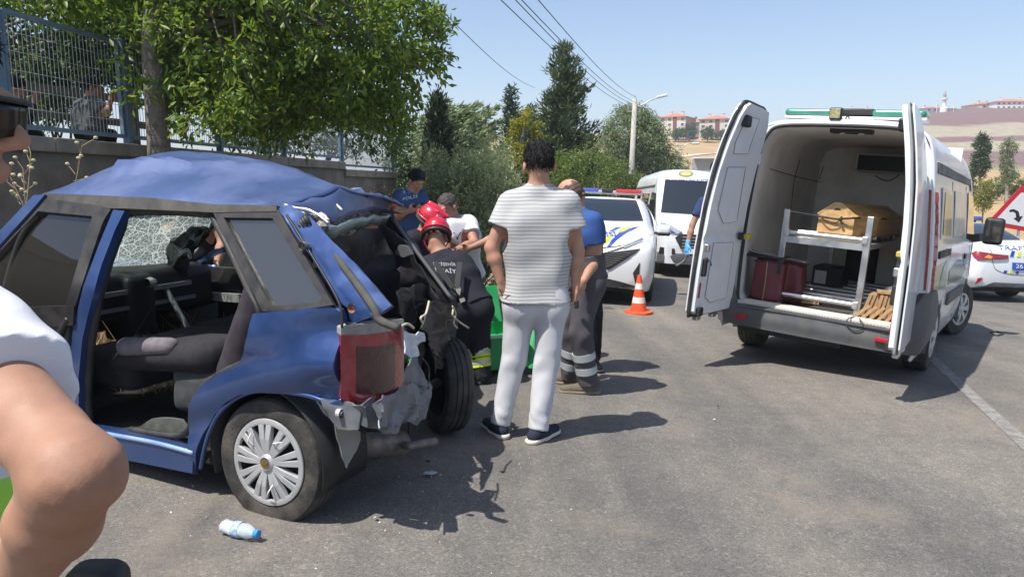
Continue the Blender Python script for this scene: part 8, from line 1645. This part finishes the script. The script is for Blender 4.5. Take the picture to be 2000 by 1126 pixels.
# 8 -- policeman with phone
Y = 8.7; M_pol = cloth('police blue shirt', (0.045, 0.085, 0.19), vary=0.12)
p = Person('policeman in blue uniform shirt looking down at his phone by the wall', dict(head=(813, 352, Y), neck=(802, 376, Y + 0.03), shR=(779, 386, Y - 0.02), shL=(822, 384, Y + 0.10), elR=(777, 420, Y - 0.12), elL=(829, 418, Y - 0.02), wrR=(800, 411, Y - 0.26), wrL=(818, 410, Y - 0.26), hipR=(786, 466, Y - 0.02), hipL=(811, 464, Y + 0.06), knR=(787, 540, Y - 0.05), knL=(813, 538, Y + 0.05), anR=(786, 612, Y), anL=(815, 608, Y + 0.08)), (0.60, -0.62, -0.55), 0.98, SK, h=0.010)
p.body(1.1, thumbs={'L': (0, -0.3, 1), 'R': (0, -0.3, 1)}); p.hair(HAIR, 'short'); sh = p.shirt(M_pol, 0.55, 0.03, 0.004, g=0.014, loose=0.018); p.trousers(cloth('navy uniform trousers', (0.018, 0.02, 0.035)), 0.97, 0.004); p.belt(M_blkb, 0.86, 0.124); p.shoes(M_blkb, {'L': (0.5, -0.8), 'R': (0.4, -0.8)})
p.letters(sh, 'POLİS', 10.5, 801, 386, mat('white print', (0.7, 0.7, 0.72), 0.7), (1, -0.22), (0.05, -0.8), 1.05); p.letters(sh, '***', 9, 787, 372, MATS['white print'], (0.6, 0.9), (0.8, -0.4)); p.letters(sh, 'o', 9, 780, 398, MATS['white print'])
t = thing('phone', 'dark smartphone in the policeman\'s hands', 'phone', at(818, 404, Y - 0.32)); bevel(MB().box((0, 0, 0), (0.14, 0.012, 0.07), R=Matrix.Rotation(0.6, 3, 'X')).build('handset', M_blk, t), 0.006)
# 9 -- person behind the wreck, 10 -- rescuer in orange seen through the smashed tail
Y = 5.75
p = Person('person in black standing between the wrecked car and the wall, arm seen through the car', dict(head=(357, 345, Y), neck=(362, 392, Y), shR=(322, 418, Y), shL=(408, 416, Y + 0.08), elR=(330, 462, Y - 0.15), elL=(436, 470, Y + 0.02), wrR=(348, 430, Y - 0.26), wrL=(424, 512, Y - 0.14), hipR=(350, 580, Y), hipL=(392, 580, Y + 0.05), knR=(350, 680, Y), knL=(392, 680, Y + 0.05), anR=(350, 775, Y), anL=(394, 772, Y + 0.08)), (0.45, -0.75, -0.45), 0.98, SK2, h=0.011)
p.body(0.7); p.hair(HAIRG, 'crop'); p.shirt(M_dk, 0.55, 0.12, 0.004); p.trousers(M_dk, 0.97, 0.005); p.shoes(M_blkb, {'L': (0.5, -0.8), 'R': (0.3, -0.9)})
Y = 5.9; M_orv = cloth('orange rescue suit', (0.70, 0.13, 0.03))
p = Person('rescuer in orange seen through the smashed rear window of the car', dict(head=(722, 432, Y), neck=(722, 462, Y + 0.05), shR=(690, 480, Y), shL=(755, 476, Y + 0.05), elR=(680, 530, Y - 0.15), elL=(780, 520, Y - 0.1), wrR=(705, 560, Y - 0.28), wrL=(760, 555, Y - 0.25), hipR=(705, 610, Y + 0.12), hipL=(742, 608, Y + 0.15), knR=(695, 660, Y - 0.15), knL=(750, 655, Y - 0.10), anR=(700, 725, Y + 0.15), anL=(745, 722, Y + 0.2)), (-0.1, -0.9, -0.4), 0.98, SK3, h=0.011)
p.body(0.8); p.hair(HAIR, 'short'); sh = p.shirt(M_orv, 1.85, 0.1, 0.005, g=0.012); p.trousers(M_nav, 0.97, 0.005); p.shoes(M_blkb, {'L': (0, -1), 'R': (0, -1)})
for f in (0.35, 0.6): p.ring('reflective_band', p.S - np.array([0, 0, 0.0]), p.H, f, 0.0, M_silv, 0.04) if False else None
# 11, 12 -- two people sitting behind the fence on a wooden rail
def seat_p(px, py, Y): q = at(px, py, Y); return q
Y = 8.75; M_pl = cloth('grey checked shirt', (0.09, 0.09, 0.095), vary=0.35, scale=60)
J0 = dict(head=(180, 172, Y), neck=(176, 196, Y), shL=(158, 206, Y + 0.06), shR=(196, 206, Y - 0.05), elL=(158, 238, Y + 0.1), elR=(208, 222, Y - 0.1), wrL=(185, 240, Y + 0.2), wrR=(216, 198, Y - 0.02), hipL=(166, 258, Y + 0.06), hipR=(186, 258, Y - 0.08), knL=(200, 262, Y + 0.28), knR=(216, 264, Y + 0.20), anL=(200, 296, Y + 0.3), anR=(216, 298, Y + 0.2))
p = Person('seated man in grey checked shirt behind the blue mesh fence', J0, (0.8, 0.45, -0.1), 0.95, SK3, h=0.012); p.base[2] = lawn_z(p.base[0], p.base[1]); p.t.location.z = p.base[2]
p.body(0.8); p.hair(HAIR, 'short'); p.shirt(M_pl, 0.6, 0.1, 0.004); p.trousers(M_dk, 0.97, 0.005)
J1 = {k: (x - 150, y + 2, Y_ - 0.5) for k, (x, y, Y_) in J0.items()}
p = Person('seated person in black at the left behind the fence', J1, (0.8, 0.5, -0.1), 0.95, SK3, h=0.012); p.base[2] = lawn_z(p.base[0], p.base[1]); p.t.location.z = p.base[2]
p.body(0.8); p.hair(HAIR, 'short'); p.shirt(M_dk, 1.8, 0.1, 0.004); p.trousers(M_dk, 0.97, 0.005)
a, b_ = at(-60, 150, 8.2), at(262, 196, 9.6); bench = thing('wooden_railing', 'weathered wooden rail fence behind the seated people', 'railing', (a.x, a.y, lawn_z(a.x, a.y))); o0 = Vector(bench.location); M_rail = mat('weathered rail', (0.20, 0.17, 0.13), 0.9, vary=0.25, scale=9)
for dz in (0.0, -0.30): MB().bar(a - o0 + Vector((0, 0.3, dz)), b_ - o0 + Vector((0, 0.3, dz)), 0.035, 0.09).build('rail', M_rail, bench)
for f in (0.1, 0.5, 0.9): q = a.lerp(b_, f) - o0 + Vector((0, 0.34, 0)); MB().bar(Vector((q.x, q.y, -0.1)), q + Vector((0, 0, 0.08)), 0.07).build('post', M_rail, bench)
# 13 -- gloved person behind the open van door
Y = 10.4; M_nv2 = cloth('navy polo', (0.03, 0.05, 0.13))
p = Person('person in navy behind the open van door, one blue-gloved hand showing', dict(head=(1402, 335, Y), neck=(1402, 372, Y), shL=(1434, 392, Y), shR=(1372, 394, Y), elL=(1444, 445, Y), elR=(1352, 440, Y - 0.05), wrL=(1440, 490, Y), wrR=(1343, 478, Y - 0.12), hipL=(1424, 470, Y), hipR=(1398, 470, Y), knL=(1424, 530, Y), knR=(1398, 530, Y), anL=(1424, 586, Y), anR=(1398, 586, Y)), (0.3, -0.9, -0.3), 1.06, SK2, h=0.011)
p.body(0.6, thumbs={'R': (0.4, -1, 0), 'L': (0, -1, 0)}); p.hair(HAIR, 'short'); p.shirt(M_nv2, 0.62, 0.1, 0.004); p.trousers(M_dk, 0.97, 0.005); p.shoes(M_blkb, {'L': (0.2, -1), 'R': (-0.2, -1)})
g = SDF(); wr = p.J['wrR']; ax = nv(wr - p.J['elR']); k0 = p.sc; p.sc = 1.12; p.hand(g, wr, ax, np.array([0.4, -1.0, 0]), 0.6); p.sc = k0; g.cap(wr - ax * 0.05, wr + ax * 0.02, 0.036, 0.034, k=0.02); g.build('glove', mat('blue nitrile', (0.10, 0.36, 0.72), 0.45, vary=0.06), p.t, 0.006, p.base)
t = thing('grey_hose', 'short dark grey hose held beside the open van door', 'hose', at(1340, 505, 10.2)); MB().tube(catmull([Vector((0.01, 0, 0.06)), Vector((-0.02, 0, -0.02)), Vector((-0.08, 0, -0.07)), Vector((-0.14, 0, -0.10))], 5), 0.018, 8).build('hose', M_clad, t, True)
# 14 -- the man close to the camera on the left
Y = 0.98
J = dict(head=(-164, 213, Y), neck=(-190, 470, Y + 0.02), shR=(-95, 655, 0.86), shL=(-330, 560, 1.30), elR=(150, 925, 0.68), elL=(-420, 1000, 1.35), wrR=(38, 1150, 0.80), wrL=(-330, 1200, 1.25), hipR=(-130, 1330, 0.95), hipL=(-180, 1270, 1.15))
J = {k: at(*v) for k, v in J.items()}
for e in 'RL':
    h_ = J['hip' + e]; J['kn' + e] = Vector((h_.x + 0.02, h_.y, 0.50)); J['an' + e] = Vector((h_.x, h_.y, 0.16))
p = Person('man close at the left edge in sunglasses and white T-shirt, hand on hip', J, (1, 0.16, -0.10), 1.0, SK2, h=0.0075)
E0, E1 = p.J['elR'], nv(p.J['wrR'] - p.J['elR'])
def crease(X, Y_, Z):
    q = (X - E0[0]) * E1[0] + (Y_ - E0[1]) * E1[1] + (Z - E0[2]) * E1[2]; r2 = np.sqrt((X - E0[0]) ** 2 + (Y_ - E0[1]) ** 2 + (Z - E0[2]) ** 2)
    return 0.0016 * np.sin(q * 300 + 6 * np.sin(40 * Z + 25 * X)) * np.exp(-(r2 / 0.055) ** 4) + 0.0012 * np.sin(55 * X + 3 * np.sin(40 * Z)) * np.sin(48 * Z)
b_o = p.body(0.5, warp=crease, handdir={'R': (-0.9, 0.35, -0.10), 'L': (0, 0, -1)}, thumbs={'R': (0.1, 0.5, 0.8), 'L': (1, 0, 0)}); subd(b_o, 1)
d = SDF(); d.ell(p.hp(0, -0.016, 0.045), (0.083, 0.102, 0.090), p.Rh, 0.02).ell(p.hp(0, 0.03, 0.09), (0.066, 0.058, 0.044), p.Rh, 0.03); d.cut(p.hp(0, 0.066, 0.072), p.Rh @ np.array([0, 0.70, -0.72])); d.cut(p.hp(0, 0, -0.05), -p.u); d.warp = folds(0.0022, 130, 5); p.strands(d.build('hair', HAIR, p.t, 0.006, p.base), HAIR, 0.018, 6000)
J_ = p.J; d = SDF(); p.torso(d, 0.012); sh_, el_ = J_['shR'], J_['elR']; d.cap(sh_, sh_ + (el_ - sh_) * 0.56, 0.080, 0.076, k=0.05); d.cap(J_['shL'], J_['shL'] + (J_['elL'] - J_['shL']) * 0.55, 0.07, 0.068, k=0.04); d.warp = folds(0.0062, 34, 8, (0.5, 0.5, 1.1)); q = sh_ + (el_ - sh_) * 0.53; d.cutin(q, el_ - sh_ + np.array([0.0, 0, 0.06]), q + nv(el_ - sh_) * 0.07, 0.14)
q2 = J_['shL'] + (J_['elL'] - J_['shL']) * 0.55; d.cutin(q2, J_['elL'] - J_['shL'], q2 + nv(J_['elL'] - J_['shL']) * 0.05, 0.10); d.sub(J_['neck'], J_['neck'] + p.up * 0.2, 0.064); subd(d.build('t_shirt', cloth('bright white T-shirt', (0.66, 0.66, 0.70), vary=0.02, bscale=500, bump=0.12), p.t, 0.0075, p.base), 1)
p.trousers(cloth('pale grey trousers', (0.45, 0.46, 0.48)), 0.97, 0.005)
v = SDF(); c = p.S + (p.H - p.S) * 0.55; v.cap(c - p.right * 0.10, c + p.right * 0.10, 0.128, k=0.03).cap(c - p.up * 0.08 - p.right * 0.1, c - p.up * 0.08 + p.right * 0.10, 0.126, k=0.03); v.build('hi_vis_vest', mat('lime hi-vis cloth', (0.36, 0.66, 0.06), 0.8, vary=0.05), p.t, 0.01, p.base)
p.shoes(M_blkb, {'L': (1, 0.1), 'R': (1, 0.1)})
# sunglasses
sg_ = thing('sunglasses', 'black wraparound sunglasses on the man at the left edge', 'sunglasses', tuple(p.hp(0, 0, 0))); O_ = p.hp(0, 0, 0)
for e in (1, -1):
    G = []
    for i in range(9):
        a = -0.15 + 1.25 * i / 8; G.append([Vector(p.hp(e * (0.070 * math.sin(a) + 0.004), 0.060 + 0.056 * math.cos(a), z) - O_) for z in np.linspace(0.020, -0.026 + 0.008 * abs(i - 4) / 4, 5)])
    mb = MB(); mb.grid(G); solid(mb.build('lens', mat('sunglass lens', (0.008, 0.007, 0.007), 0.22, spec=0.3), sg_, True), 0.003)
    MB().bar(Vector(p.hp(e * 0.070, 0.090, 0.014) - O_), Vector(p.hp(e * 0.083, -0.025, 0.010) - O_), 0.006, 0.016, tuple(p.u)).build('temple', M_blkb, sg_)
    P = [Vector(p.hp(e * (0.070 * math.sin(a) + 0.004), 0.062 + 0.056 * math.cos(a), 0.022) - O_) for a in np.linspace(-0.15, 1.15, 8)]; MB().tube(P, 0.004, 6).build('brow_bar', M_blkb, sg_, True)
tp = [Vector(p.hp(0.0845, 0.045 - x, 0.012 + y) - O_) for x, y in ((0, 0), (0.004, 0.003), (0.008, 0), (0.012, 0.003))]; MB().tube(tp, 0.0012, 5).build('temple_logo', mat('pale logo', (0.6, 0.6, 0.6), 0.5), sg_)
# pouch at his belt
wb = SDF(); wb.box(np.array(at(196, 1190, 0.95)), (0.040, 0.03, 0.070), 0.022); wbo = wb.build('belt_pouch', M_blkb, p.t, 0.008, p.base)

# ---------------------------------------------------------------- light summer haze over the far hillside
hz_ = MB().box((60, 450, 30), (1100, 1000, 92)).build('haze', None if False else mat('haze air', (1, 1, 1)))
hm = bpy.data.materials.new('haze volume'); hm.use_nodes = True; t_ = hm.node_tree; t_.nodes.clear(); ho = t_.nodes.new('ShaderNodeOutputMaterial'); hv = t_.nodes.new('ShaderNodeVolumePrincipled')
hv.inputs['Color'].default_value = (0.86, 0.91, 1.0, 1); hv.inputs['Density'].default_value = 0.0007; t_.links.new(hv.outputs[0], ho.inputs['Volume']); hz_.data.materials.clear(); hz_.data.materials.append(hm); tag(hz_, kind='stuff')
